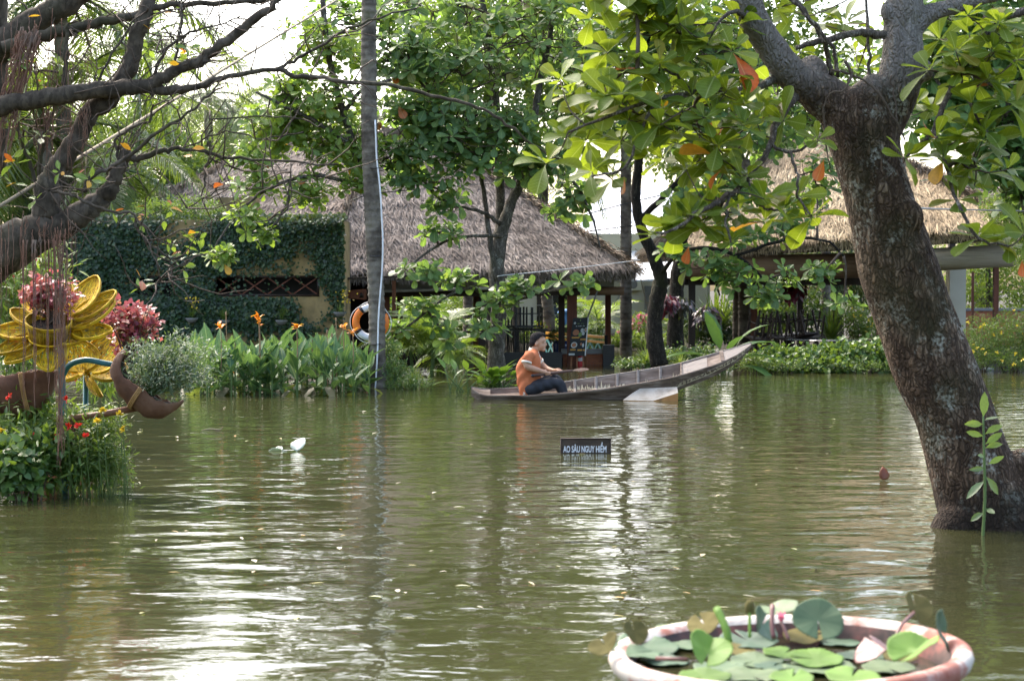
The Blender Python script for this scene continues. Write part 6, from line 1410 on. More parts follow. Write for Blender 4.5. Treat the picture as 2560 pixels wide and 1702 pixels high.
# ------------------------------------------------------------------ the paddler
M_skin = pm('skin', [(.40, .215, .125), (.48, .27, .165)], scale=8, rough=.5, spec=.35)
M_hair = pm('black_hair', [(.008, .007, .007), (.022, .018, .016)], scale=60, stretch=(1, 1, .3), rough=.8, bump=.006, spec=.15)
M_shirt = pm('orange_polo_cloth', [(.43, .125, .045), (.52, .165, .065)], scale=5, rough=.8, bump=.012, bscale=7)
M_trim = plain('cream_knit_trim', (.68, .62, .5), rough=.8)
M_trouser = pm('charcoal_trousers', [(.012, .014, .018), (.03, .032, .038)], scale=6, rough=.75, bump=.01, bscale=9)
M_paddle = pm('paddle_wood', [(.05, .026, .018), (.10, .052, .036)], scale=4, stretch=(1, 6, 6), rough=.5)
def Q(px, py, dy=0.0): return P(px, py, BD + dy)
man = thing('person', 'man in an orange polo shirt and dark trousers sitting in the sampan holding a paddle', 'person', Q(1312, 990))
def tb(*rows, n=14, sub=4, flat=None):       # rows (px, py, dy, r)
    w_ = np.array([np.append(Q(a, b, c), r) for a, b, c, r in rows]); q = cr(w_, sub); return tube(q[:, :3], q[:, 3], n, flat=flat)
def el(px, py, dy, rx, ry, rz): return ellipsoid(Q(px, py, dy), (rx, ry, rz), 18, 12)
TOR = [(1302, 1326, 990, .15), (1299, 1332, 980, .178), (1295, 1340, 965, .18), (1292.5, 1348, 950, .185), (1291, 1351, 937, .187), (1291, 1351.5, 924, .19), (1294, 1351, 911, .197), (1300, 1350.5, 899, .205), (1309, 1349, 889, .205), (1317, 1347, 881, .185), (1324, 1345, 875.5, .12), (1330, 1343, 871, .07)]
def torso(scale=1.0, grow=0.0, lo=True):
    """one continuous trunk of level rings: back px, front px, row, half breadth"""
    q = cr(np.array(TOR, float), 3); V, n = [], 28
    for a_, b_, y_, hb in q:
        L_, R_ = Q(a_, y_), Q(b_, y_); c_ = (L_ + R_) / 2; hx = (R_[0] - L_[0]) / 2 + grow
        for j_ in range(n):
            t = 2 * PI * j_ / n; ct, st = math.cos(t), math.sin(t)
            V.append(c_ + (hx * np.sign(ct) * abs(ct) ** .85, (hb + grow) * np.sign(st) * abs(st) ** .85, 0))
    m_ = len(q); Fc = [(i_ * n + j_, i_ * n + (j_ + 1) % n, (i_ + 1) * n + (j_ + 1) % n, (i_ + 1) * n + j_) for i_ in range(m_ - 1) for j_ in range(n)]
    Fc += [tuple(range(n - 1, -1, -1)), tuple((m_ - 1) * n + j_ for j_ in range(n))]
    return [(np.array(V), Fc)]
def arm_near(g=0.0): return [tb((1324, 886, -.19, .066 + g), (1319, 899, -.24, .058 + g), (1315, 912, -.27, .05 + g), n=12)]
def fore_near(): return [tb((1316, 908, -.265, .05), (1320, 917, -.275, .047), (1340, 924, -.25, .042), (1357, 929, -.21, .031), n=12)]
def hand(wx, wy, wd, hx, hy, hd, curl_down=True, seed=0):
    """palm and five fingers closing round the shaft"""
    w_, h = Q(wx, wy, wd), Q(hx, hy, hd); ax = nrm(h - w_); out = [tube(np.array([w_ - ax * .02, w_ + ax * .02, h]), np.array([.029, .034, .036]), 10)]
    s = nrm(SHAFT1 - SHAFT0); dn = np.array((0, 0, -1.0)); fr = np.array((0, -1.0, 0))
    for k in range(4):
        b_ = h + s * (-.03 + .02 * k) + ax * .012; l = (.9, 1.05, 1.0, .8)[k]
        out.append(tube(cr(np.array([b_, b_ + (ax * .6 + fr * .5) * .026 * l, b_ + ax * .02 * l + dn * .026 * l + fr * .018, b_ - ax * .004 + dn * .042 * l + fr * .004]), 3), np.array([.0105] * 9 + [.009]), 7))
    t_ = h - s * .03; out.append(tube(cr(np.array([w_ + ax * .02 + fr * .02, t_ + fr * .03 + ax * .012, t_ + fr * .028 + s * .028 + ax * .02, t_ + fr * .018 + s * .05 + ax * .022]), 3), .0105, 7))
    return out
SHAFT0, SHAFT1 = Q(1332, 939, -.30), Q(1468, 922, .12)
head_c = (1347, 857, .0)
body = torso(1, -.02) + arm_near() + fore_near() + hand(1357, 929, -.215, 1366, 930, -.2)
body += [tb((1329, 886, .19, .064), (1345, 902, .25, .055), (1362, 919, .22, .047), (1378, 926, .12, .038), (1388, 927, .05, .03), n=12)] + hand(1388, 927, .05, 1398, 926, -.08 + .03)
# pelvis and legs (under the trousers)
body += [tb((1316, 975, -.1, .085), (1350, 962, -.15, .078), (1388, 955, -.16, .066), (1400, 962, -.155, .058), (1404, 974, -.14, .048), (1409, 985, -.13, .038)), tb((1318, 972, .1, .085), (1350, 955, .13, .078), (1384, 946, .14, .066), (1394, 956, .14, .055), (1400, 972, .14, .045), (1404, 984, .13, .038)), el(1414, 988, -.13, .085, .04, .028), el(1410, 986, .13, .085, .04, .028)]
# neck and head
body += [tb((1330, 884, 0, .075), (1336, 876, 0, .062), (1342, 868, 0, .06)), el(1345, 853, 0, .098, .079, .108), el(1351, 864, -.002, .075, .066, .072), el(1358, 874, -.004, .036, .042, .026), el(1356, 851, -.003, .05, .066, .06),
         el(1364.5, 862.5, -.008, .018, .016, .014), tb((1362, 853, -.006, .009), (1365.5, 861, -.008, .0135)), el(1361.5, 869.5, -.006, .014, .024, .0075), el(1361, 872, -.006, .012, .02, .0075), el(1340, 860, -.083, .02, .012, .032), el(1341, 860, .083, .02, .012, .032), el(1361, 852, -.03, .012, .026, .008), el(1361, 852, .03, .012, .026, .008)]
merged('body', body, .0085, M_skin, man, 3)
# features
for dy in (-.034, .03):
    e = mk('eye', *ellipsoid(Q(1361.6, 855.6, dy), (.009, .013, .007), 12, 8), M_white, man, smooth=True); mk('iris', *ellipsoid(Q(1362.6, 855.8, dy - .001), (.0045, .0055, .0055), 10, 8), M_black, e, smooth=True)
    mk('eyebrow', *tube([Q(1359.5, 851.5, dy - .028), Q(1362.5, 850.6, dy), Q(1362.2, 851.4, dy + .022)], [.004, .005, .003], 6), M_hair, man, smooth=True)
    mk('eyelid', *tube([Q(1360.4, 855.0, dy - .016), Q(1362.6, 854.4, dy), Q(1362.3, 855.2, dy + .014)], [.003, .0035, .003], 6), M_hair, man, smooth=True)
mk('lips', *tube([Q(1360.6, 870.6, -.028), Q(1363.4, 870.8, -.006), Q(1361.8, 870.6, .016)], [.004, .0075, .004], 8), pm('lips', [(.35, .12, .09), (.42, .16, .12)], scale=9), man, smooth=True)
hair = [el(1343, 848, 0, .103, .085, .098), el(1338, 856, 0, .082, .083, .08), el(1350, 840, 0, .078, .07, .05), el(1346, 838, 0, .07, .066, .045)]
hv = merged('hair', hair, .007, M_hair, man, 2)
# keep the hair cap off the face and neck
bm = bmesh.new(); bm.from_mesh(hv.data); og = ORG[man.name]
kill = []
for v_ in bm.verts:
    x, y = on_screen(np.array(v_.co) + og)
    lim_y = np.interp(x, [1326, 1332, 1338, 1342, 1346, 1352, 1357, 1362], [863, 866, 861, 851, 850, 843.5, 840.5, 839.5])
    if y > lim_y + 1.2 * math.sin(x * 3.1): kill.append(v_)
bmesh.ops.delete(bm, geom=kill, context='VERTS'); bm.to_mesh(hv.data); bm.free()
md = hv.modifiers.new('t', 'SOLIDIFY'); md.thickness = .006; md.offset = 1
# polo shirt
sh = torso(1, .004) + [tb((1325, 884, -.185, .082), (1319, 897, -.24, .074), (1316.5, 905, -.262, .07), n=14), tb((1329, 884, .185, .08), (1341, 896, .235, .072), (1347, 903, .25, .068), n=14)]
rgm = np.random.default_rng(4)
def folds(co):
    x, y, z = co[:, 0], co[:, 1], co[:, 2]
    return .007 * np.sin(26 * (z - .7 * x) + 4 * np.sin(7 * y + 3 * z)) * np.sin(9 * x + 5 * y + 1)
shirt = merged('shirt', sh, .011, M_shirt, man, 6, folds)
mk('sleeve_trim', *tube([Q(1316.9, 903.5, -.261), Q(1316.0, 908, -.267)], [.0735, .0725], 18), M_trim, shirt, smooth=True)
mk('sleeve_trim', *tube([Q(1346.5, 902.5, .248), Q(1349, 906.5, .255)], [.071, .07], 18), M_trim, shirt, smooth=True)
# collar: a band folded round the neck, and placket edge
a = np.linspace(-2.5, 2.5, 20); cc = Q(1336.5, 873.5); V, Fc = [], []
for t_ in a:
    dx, dy = -math.cos(t_), math.sin(t_); drop = .035 * (1 - math.cos(t_)) / 2
    V += [cc + (dx * .072, dy * .074, .022 - drop * 1.3 + dx * -.012), cc + (dx * .094, dy * .1, -.034 - drop * 1.8 + dx * -.02)]
Fc = [(2 * i, 2 * i + 2, 2 * i + 3, 2 * i + 1) for i in range(19)]; cl = mk('collar', V, Fc, M_trim, shirt, smooth=True); md = cl.modifiers.new('t', 'SOLIDIFY'); md.thickness = .008
mk('placket', *tube([Q(1345, 882, -.05), Q(1350, 893, -.06), Q(1351, 905, -.06)], [.012, .012, .01], 8), M_trim, shirt, smooth=True)
tr = [tb((1316, 976, -.1, .095), (1350, 964, -.15, .096), (1388, 957, -.16, .082), (1401, 963, -.155, .072), (1405, 974, -.14, .066), (1409, 984, -.13, .062)), tb((1318, 973, .1, .095), (1350, 957, .13, .092), (1384, 948, .14, .08), (1395, 956, .14, .07), (1401, 972, .14, .062), (1405, 983, .13, .058)), el(1316, 976, 0, .1, .16, .08)]
merged('trousers', tr, .011, M_trouser, man, 5, lambda co: .005 * np.sin(45 * co[:, 0] + 30 * co[:, 2] + 8 * np.sin(11 * co[:, 1])))
# paddle in his hands
pd_ = thing('paddle', 'brown wooden paddle held level across the lap', 'paddle', SHAFT0)
mk('shaft', *tube([SHAFT0, (SHAFT0 + SHAFT1) / 2, SHAFT0 + (SHAFT1 - SHAFT0) * .72], [.021, .022, .017], 12), M_paddle, pd_, smooth=True)
mk('grip', *ellipsoid(SHAFT0, (.026, .024, .024), 12, 8), M_black, pd_, smooth=True)
t_ = nrm(SHAFT1 - SHAFT0); q0 = SHAFT0 + (SHAFT1 - SHAFT0) * .70; L = np.linalg.norm(SHAFT1 - q0) * 1.05; sdv = nrm(np.cross(t_, (0, -.25, 1))); V = []
for f, w_ in ((0, .017), (.18, .03), (.4, .062), (.7, .074), (.92, .06), (1.0, .02)):
    c = q0 + t_ * L * f; V += [c - sdv * w_, c + (0, 0, .008), c + sdv * w_, c - (0, 0, .006)]
Fc = [(4 * i + k, 4 * i + (k + 1) % 4, 4 * i + 4 + (k + 1) % 4, 4 * i + 4 + k) for i in range(5) for k in range(4)] + [(3, 2, 1, 0), (20, 21, 22, 23)]
mk('blade', V, Fc, M_paddle, pd_)

# ------------------------------------------------------------------ things on the water
# tilted floating board
M_board = pm('white_board_top', [(.26, .225, .17), (.36, .32, .26), (.16, .12, .08)], scale=4, rough=.7)
M_boardside = pm('stained_board_edge', [(.30, .13, .04), (.42, .21, .07), (.05, .04, .035)], scale=3, rough=.8, pos=[.3, .5, .68])
fb = thing('floating_board', 'white topped floating slab with rusty edge beside the sampan hull', 'board', G(1630, 996))
p = [P(1557, 1000, 24.72), P(1632, 1002, 24.66), P(1695, 982, 24.72), P(1693, 967, 24.84), P(1600, 971, 24.86), P(1580, 983, 24.8)]
p = np.array(p); V = np.concatenate([p, p * (1, 1, 0) + (0, 0, -.06)]); k = 6
mk('top', p, [tuple(range(6))], M_board, fb)
mk('edge', V - (0, 0, .002), [tuple(range(11, 5, -1))] + [(i, i + 6, (i + 1) % 6 + 6, (i + 1) % 6) for i in range(6)], M_boardside, fb)
# warning sign
M_sign = pm('brown_sign_board', [(.03, .02, .014), (.06, .042, .03), (.09, .06, .04)], scale=5, stretch=(1, 1, 3), rough=.6, bump=.003)
M_letter = plain('white_lettering', (.8, .8, .8), rough=.6)
M_letter_t = M_letter
sD = G(1465, 1133)[1]; sg = thing('warning_sign', 'small brown sign board with white lettering poking out of the flood', 'sign', G(1465, 1133))
a, b = P(1403, 1095, sD), P(1526, 1098, sD); wd_ = b[0] - a[0]; cx = (a[0] + b[0]) / 2; zt_ = a[2]
mk('board', *box((cx, sD + .012, zt_ / 2 - .12), (wd_, .022, zt_ + .24)), M_sign, sg)
fr4 = MB()
for zz in (zt_ - .004,): fr4.box((cx, sD + .009, zz), (wd_ + .012, .034, .01))
fr4.box((cx - wd_ / 2 - .002, sD + .009, zt_ / 2 - .12), (.009, .034, zt_ + .23)); fr4.box((cx + wd_ / 2 + .002, sD + .009, zt_ / 2 - .12), (.009, .034, zt_ + .23))
fr4.go('frame', M_darkwood, sg)
mk('post', *box((P(1468, 1090, sD)[0], sD + .045, -.25), (.06, .04, zt_ + .53)), M_darkwood, sg)
def text(body_, parent, loc, w_, h, mat, name, depth=.0015, rot=(PI / 2, 0, 0)):
    cu = bpy.data.curves.new(name, 'FONT'); cu.body = body_; cu.size = 1.0; cu.extrude = .01; cu.offset = .022; cu.align_x = 'LEFT'
    o = bpy.data.objects.new(name, cu); COL.objects.link(o); dg = bpy.context.evaluated_depsgraph_get(); dg.update()
    me = bpy.data.meshes.new_from_object(o.evaluated_get(dg), depsgraph=dg); COL.objects.unlink(o); bpy.data.objects.remove(o)
    n = len(me.vertices); co = np.empty(n * 3, np.float32); me.vertices.foreach_get('co', co); co = co.reshape(-1, 3)
    lo, hi = co.min(0), co.max(0); base_h = .69
    V = np.column_stack([(co[:, 0] - lo[0]) / (hi[0] - lo[0]) * w_, co[:, 2] * -.02 - depth, co[:, 1] / base_h * h]) + np.asarray(loc)
    V -= ORG[parent.name]; me.vertices.foreach_set('co', V.astype(np.float32).ravel()); me.update(); me.materials.clear(); me.materials.append(mat)
    for p_ in me.polygons: p_.material_index = 0
    o = bpy.data.objects.new(name, me); COL.objects.link(o); o.parent = parent; return o
a, b = P(1408, 1131, sD), P(1516, 1131, sD)
text('AO SÂU NGUY HIỂM', sg, (a[0], sD, a[2] + .004), b[0] - a[0], .058, M_letter, 'lettering')
# lifebuoy hung behind the palm trunk
M_orange = plain('orange_buoy_vinyl', (.75, .19, .02), rough=.45); M_buoyw = plain('white_buoy_vinyl', (.72, .72, .72), rough=.45)
lc = P(927, 806, 28.45); lb_ = thing('lifebuoy', 'orange and white lifebuoy hanging behind the slender palm trunk', 'lifebuoy', lc)
R0, r0_ = .238, .058
def arc(a0, a1, rr, extra=0.0, n=14):
    t_ = np.linspace(a0, a1, n); return np.column_stack([lc[0] + (R0 + extra) * np.cos(t_), np.full(n, lc[1]), lc[2] + (R0 + extra) * np.sin(t_)])
rot = 1.4
for k in range(4):
    a0 = rot + k * PI / 2 - PI / 4
    mk('segment', *tube(arc(a0 - .02, a0 + PI / 2 + .02, r0_), r0_, 14), M_orange if k % 2 else M_buoyw, lb_, smooth=True)
    mk('strap', *tube(arc(a0 - .09, a0 + .09, r0_, 0, 6), r0_ + .004, 14), M_black, lb_, smooth=True)
for k in range(4):
    a0 = rot + k * PI / 2 - PI / 4; t_ = np.linspace(a0, a0 + PI / 2, 12); ex = R0 + r0_ + .012 + .02 * np.sin(np.linspace(0, PI, 12))
    mk('grab_line', *tube(np.column_stack([lc[0] + ex * np.cos(t_), np.full(12, lc[1] - .02), lc[2] + ex * np.sin(t_)]), .006, 5), M_white, lb_, smooth=True)
mk('hanging_cord', *tube([lc + (-.02, -.05, .27), P(932, 745, 28.3), P(934, 740, 28.0), P(944, 745, 28.3), lc + (.06, -.05, .27)], .006, 5, 3), M_rope, lb_, smooth=True)
# wooden plank sign near the ivy wall corner
pk = thing('plank_sign', 'red brown hanging wooden plank sign with a dark emblem beside the ivy wall', 'sign', P(888, 735, 33))
a, b = P(862, 736, 33), P(916, 736, 33); zc = a[2]; n = 22; V = []
prof = [(0, .03), (.06, .06), (.2, .075), (.5, .085), (.8, .097), (.95, .098), (1, .085)]
for y_ in (33.0, 33.03):
    for f, h in prof: V += [(a[0] + (b[0] - a[0]) * f, y_, zc + h), (a[0] + (b[0] - a[0]) * f, y_, zc - h)]
k = len(prof); Fc = []
for i in range(k - 1): Fc += [(2 * i, 2 * i + 1, 2 * i + 3, 2 * i + 2), (2 * k + 2 * i, 2 * k + 2 * i + 2, 2 * k + 2 * i + 3, 2 * k + 2 * i + 1), (2 * i, 2 * i + 2, 2 * k + 2 * i + 2, 2 * k + 2 * i), (2 * i + 1, 2 * k + 2 * i + 1, 2 * k + 2 * i + 3, 2 * i + 3)]
Fc += [(0, 2 * k, 2 * k + 1, 1), (2 * k - 2, 2 * k - 1, 4 * k - 1, 4 * k - 2)]
mk('plank', V, Fc, M_redwood, pk)
q = P(904, 737, 33); em = MB()
em.box((q[0], 32.996, q[2]), (.02, .006, .09)); em.box((q[0] - .025, 32.996, q[2] - .012), (.018, .006, .06)); em.box((q[0] + .025, 32.996, q[2] - .012), (.018, .006, .06)); em.box((q[0], 32.9955, q[2] - .045), (.08, .005, .012)); em.box((q[0], 32.9955, q[2] + .03), (.05, .005, .012))
em.go('emblem', M_black, pk)
for px in (870, 908): mk('hanging_wire', *tube([P(px, 727, 33.015), P(px, 690, 33.015)], .004, 4), M_black, pk)
beam(pav, 'canopy_edge', P(858, 697, 33.0), P(1020, 690, 33.4), .04, .25, M_darkwood)
mk('canopy_post', *box((P(985, 800, 33.3)[0], 33.3, .6), (.07, .07, 2.2)), M_redwood, pav)
# teal utility box
tbx = thing('utility_box', 'teal utility box with pale lid half under water by the palm trunk', 'box', G(922, 965)); c = G(920, 966)
mk('case', *box((c[0], c[1] + .1, .1), (.17, .2, .5)), M_teal, tbx); V, Fc = box((c[0], c[1] + .1, .365), (.2, .24, .03)); V[[1, 5], 2] -= .02; mk('lid', V, Fc, M_white_metal, tbx)
mk('latch', *box((c[0] + .04, c[1] - .005, .25), (.03, .02, .05)), M_metal, tbx)
# plants in wall pots
for i, (px, py, lb) in enumerate(((705, 800, 'fern in a half bowl planter on the ivy wall below the long lattice window'), (480, 795, 'fern in a half bowl planter low on the ivy wall behind the flower stalks'), (560, 800, 'small fern pot on the ivy wall above the cannas'), (850, 780, 'yellow flowering orchid pot at the ivy wall corner'))):
    c = P(px, py, 31.85); th = thing('wall_planter', lb, 'planter', c)
    mk('bowl', *lathe([(.0, -.09), (.06, -.08), (.11, -.02), (.12, .0), (.105, .0), (.09, -.02), (0, -.03)], 16, c - (0, .02, 0)), M_grey, th, smooth=True)
    o = bpy.data.objects.new('fern', T_sp if i == 3 else T_bl); COL.objects.link(o); o.parent = th; o.scale = (.42, .42, .42); o['kind'] = 'stuff'
    if i in (1, 3):
        rg_ = np.random.default_rng(i); k = 26; pos = c + np.column_stack([rg_.normal(.1 if i == 3 else .05, .06, k), rg_.normal(-.05, .03, k), rg_.uniform(.15, .38, k)])
        V, Fc = scatter(leaf_t([(0, .15), (.5, .4), (1, .15)], .2, .1), pos, frames(nrm(rg_.normal(size=(k, 3))), rg_.normal(size=(k, 3))), np.full(k, .04)); mk('blossom', V, Fc, M_yell, th, kind='stuff')

# ------------------------------------------------------------------ under the main pavilion
def slat_chair(name, label, cat='chair', mat=M_black, group=None, slats=9, h_back=.62):
    th = thing(name, label, cat, (0, 0, 0), group)
    mk('seat', *box((0, 0, .44), (.42, .42, .035)), mat, th, local=True)
    for x in (-.18, .18):
        mk('leg', *bar((x, -.18, 0), (x, -.18, .43), .035, .035), mat, th, local=True)
        mk('leg', *bar((x, .2, 0), (x, .19, .43), .035, .035), mat, th, local=True)
        mk('back_post', *bar((x, .19, .45), (x * 1.05, .29, .45 + h_back), .035, .03), mat, th, local=True)
    cr_ = mk('crest_rail', *bar((-.2, .292, .45 + h_back + .03), (.2, .292, .45 + h_back + .03), .03, .07), mat, th, local=True)
    for i in range(slats):
        x = -.15 + .3 * i / (slats - 1); mk('slat', *bar((x, .2, .47), (x, .288, .45 + h_back), .014, .014), mat, th, local=True)
    mk('stretcher', *bar((-.18, 0, .15), (.18, 0, .15), .02, .02), mat, th, local=True)
    for x in (-.18, .18): mk('stretcher', *bar((x, -.18, .15), (x, .2, .15), .02, .02), mat, th, local=True)
    return th
M_slat = pm('dark_grey_slats', [(.022, .022, .024), (.045, .046, .05)], scale=8, rough=.4)
tbz = .72
table = thing('dark_table', 'long black table with overturned slat chairs under the main pavilion', 'table', (P(1290, 880, 37.2)[0], 37.3, 0))
mk('tabletop', *box((P(1300, 880, 37.2)[0], 37.5, tbz - .02), (1.15, .8, .04)), M_black, table)
for sx_ in (-.5, .5):
    for sy_ in (-.32, .32): mk('leg', *box((P(1300, 880, 37.2)[0] + sx_, 37.5 + sy_, .1), (.06, .06, 1.2)), M_black, table)
ch0 = slat_chair('slat_chair', 'overturned dark slat back chair on the black table under the pavilion', mat=M_slat, group='overturned slat chairs')
spots = [(1310, 37.0, .05), (1276, 37.3, .3), (1332, 37.6, -.2), (1290, 37.9, 0), (1256, 37.6, .2)]
for i, (px, D, rz) in enumerate(spots):
    c = ch0 if i == 0 else copy_tree(ch0)
    b = P(px, 870, D); c.location = (b[0], b[1], tbz + .44 + .015 + .0); c.rotation_euler = (PI, 0, PI + rz); c.scale = (.92, .92, .92)
# menu board on easel
M_menu = pm('black_menu_board', [(.010, .011, .012), (.02, .021, .022)], scale=6, rough=.5)
mD = 36.2; me_ = thing('menu_board', 'tall black menu board with food pictures on a wooden easel', 'sign', P(1445, 905, mD) * (1, 1, 0))
c0, c1, c2, c3 = P(1420, 889, mD), P(1463, 889, mD - .05), P(1471, 793, mD + .12), P(1433, 795, mD + .15)
ux = nrm(c1 - c0); uz = nrm((c3 + c2 - c0 - c1) / 2); un = nrm(np.cross(ux, uz)); un = -un if un[1] > 0 else un
V = np.array([c0, c1, c2, c3]); V = np.concatenate([V, V - un * .025]); mk('panel', V, [(0, 1, 2, 3), (7, 6, 5, 4), (0, 4, 5, 1), (1, 5, 6, 2), (2, 6, 7, 3), (3, 7, 4, 0)], M_menu, me_)
def mp_(u_, v_, o=.004): return c0 * (1 - u_) * (1 - v_) + c1 * u_ * (1 - v_) + c2 * u_ * v_ + c3 * (1 - u_) * v_ + un * o
def quad_on(name, u0, v0, u1, v1, mat, o=.004):
    mk(name, [mp_(u0, v0, o), mp_(u1, v0, o), mp_(u1, v1, o), mp_(u0, v1, o)], [(0, 1, 2, 3)], mat, me_)
def disc_on(name, u_, v_, ru, rv, mat, o=.005, n=20): mk(name, [mp_(u_ + ru * math.cos(t_), v_ + rv * math.sin(t_), o) for t_ in np.linspace(0, 2 * PI, n, endpoint=False)], [tuple(range(n))], mat, me_)
M_gold = plain('amber_label', (.5, .24, .03)); M_plate = plain('plate_print', (.45, .47, .46)); M_food = pm('food_print', [(.22, .06, .03), (.4, .16, .08), (.12, .1, .05)], scale=60, rough=.6); M_greenp = plain('green_print', (.16, .25, .07))
mk('edge_strip', *bar(c1 + un * .002, c2 + un * .002, .012, .03), M_white, me_)
for u0, v0, u1, v1 in ((.08, .455, .55, .495), (.62, .405, .98, .445), (.08, .135, .4, .175), (.52, .125, .8, .165), (.84, .125, .97, .165)): quad_on('price_label', u0, v0, u1, v1, M_gold)
quad_on('note_label', .03, .01, .38, .06, M_plate); 
for u_, v_, ru, rv, mt in ((.3, .61, .2, .08, M_food), (.68, .66, .1, .055, M_plate), (.9, .67, .09, .055, M_plate), (.58, .55, .11, .06, M_greenp), (.76, .58, .09, .05, M_plate), (.28, .28, .19, .08, M_plate), (.7, .3, .07, .035, M_food), (.82, .27, .06, .05, M_plate)): disc_on('food_picture', u_, v_, ru, rv, mt)
disc_on('food_picture', .28, .28, .13, .055, M_food, .007); disc_on('food_picture', .9, .67, .055, .035, M_food, .007); disc_on('leaf_motif', .16, .86, .07, .03, M_plate); disc_on('leaf_motif', .5, .93, .035, .02, M_greenp)
for k_l, (u_, v_, ww, mt) in enumerate(((.32, .83, .42, M_greenp), (.25, .765, .58, M_plate))):      # two lines of small script lettering
    mbq = MB(); rg_ = np.random.default_rng(k_l); uu = u_
    while uu < u_ + ww:
        w1 = rg_.uniform(.025, .05)
        if rg_.random() > .18: mbq.add([mp_(uu, v_), mp_(uu + w1, v_ + .004), mp_(uu + w1 * .9, v_ + rg_.uniform(.014, .03)), mp_(uu + .004, v_ + rg_.uniform(.014, .024))], [(0, 1, 2, 3)])
        uu += w1 + .012
    mbq.go('script_line', mt, me_)
M_easel = plain('easel_wood', (.26, .1, .04))
for px0, px1, D0, D1 in ((1431, 1426, mD + .03, mD), (1444, 1441, mD + .05, mD), (1457, 1459, mD + .03, mD), (1463, 1467, mD + .2, mD + .4)): mk('easel_leg', *bar(P(px0, 860, D0 + .06), np.array((*P(px1, 912, D1)[:2], -.3)), .03, .025), M_easel, me_)
# fire extinguisher
M_red = plain('red_enamel', (.5, .012, .015), rough=.3)
c = G(1450, 912); c = P(1450, 914, 36.4); c[2] = -.02; fx = thing('fire_extinguisher', 'red fire extinguisher with white label under the menu board', 'extinguisher', c)
mk('cylinder', *lathe([(.0, -.1), (.07, -.1), (.072, 0), (.072, .2), (.06, .235), (.03, .255), (0, .26)], 18, c), M_red, fx, smooth=True)
mk('label', *lathe([(.0735, .11), (.0735, .18)], 18, c), M_white, fx, smooth=True)
mk('valve', *tube([c + (0, 0, .25), c + (0, 0, .29)], .02, 8), M_black, fx); mk('lever', *bar(c + (-.03, 0, .29), c + (.05, 0, .31), .015, .012), M_black, fx); mk('hose', *tube([c + (.02, -.01, .27), c + (.08, -.02, .22), c + (.082, -.02, .1)], .01, 6, 4), M_black, fx, smooth=True)
# blue glazed pot with clipped bush
M_blue = plain('blue_glaze', (.02, .035, .12), rough=.2, spec=.6)
c = P(1405, 880, 37.8); c[2] = .12; bp_ = thing('blue_pot', 'dark blue glazed pot with clipped round bush beside the red post', 'pot', c)
mk('pot', *lathe([(.0, 0), (.14, 0), (.2, .12), (.215, .26), (.2, .3), (.225, .32), (.225, .34), (.19, .34), (.18, .28), (0, .28)], 22, c), M_blue, bp_, smooth=True)
mk('plinth', *box((c[0], c[1], -.25), (.4, .4, .74)), M_grey, bp_)
rg_ = np.random.default_rng(8); k = 1500; pos = c + (0, 0, .44) + nrm(rg_.normal(size=(k, 3))) * (.27, .27, .17) * rg_.uniform(.8, 1.03, (k, 1)); ax = nrm(pos - c - (0, 0, .4) + rg_.normal(0, .12, (k, 3)))
V, Fc = scatter(leaf_t(ELLI_LO, .2, .1), pos, frames(ax, rg_.normal(size=(k, 3))), rg_.uniform(.03, .05, k)); mk('bush', V, Fc, M_bg1, bp_, kind='stuff')
c = P(1413, 810, 46); th = thing('blue_bin', 'light blue plastic bin at the far bank behind the blue pot', 'bin', (c[0], 46, .2)); mk('body', *lathe([(.0, .0), (.14, 0), (.17, .75), (0, .75)], 14, (c[0], 46, .2)), plain('blue_plastic', (.1, .25, .6)), th, smooth=True); mk('lid', *lathe([(.19, .74), (.19, .78), (.1, .84), (0, .85)], 14, (c[0], 46, .2)), plain('blue_lid', (.14, .3, .65)), th, smooth=True)
# yellow and teal footbridge railing
M_rail = plain('yellow_rail_paint', (.6, .28, .02), rough=.45); M_tealp = plain('pale_teal_paint', (.16, .42, .40), rough=.5)
A_, B_ = P(1352, 831, 44.6), P(1515, 850, 40.8); B_ = np.array((P(1515, 850, 40.8)[0], 40.8, A_[2] - .02))
rl = thing('bridge_railing', 'yellow topped teal lattice footbridge railing behind the menu board', 'railing', (A_ + B_) / 2 * (1, 1, 0))
u_ = nrm(B_ - A_); L = np.linalg.norm(B_ - A_)
mk('top_rail', *bar(A_, B_, .08, .06), M_rail, rl); mk('lower_rail', *bar(A_ + (0, 0, -.12), B_ + (0, 0, -.12), .05, .05), M_rail, rl)
mk('bottom_rail', *bar(A_ + (0, 0, -.55), B_ + (0, 0, -.55), .06, .06), M_tealp, rl)
nb = 9
for i in range(nb):
    p_, q_ = A_ + u_ * L * i / nb, A_ + u_ * L * (i + 1) / nb
    mk('lattice_bar', *bar(p_ + (0, .012, -.53), q_ + (0, .012, -.15), .03, .04), M_tealp, rl); mk('lattice_bar', *bar(p_ + (0, -.014, -.15), q_ + (0, -.014, -.53), .03, .04), M_tealp, rl)
for f in (0, .5, 1): p_ = A_ + (B_ - A_) * f; mk('post', *bar(p_ + (0, 0, .05), p_ * (1, 1, 0) + (0, 0, -.6), .07, .07), M_tealp if f == .5 else M_darkwood, rl)
# yellow flowers pot by the railing
shrub('flower_pot_plant', 'yellow chrysanthemum pot behind the paddler at the railing end', [(1352, 818, 42, 12, 14)], M_bg2, .05, 300, 551, zbase=.1, fl=(M_yell, 26, .035))
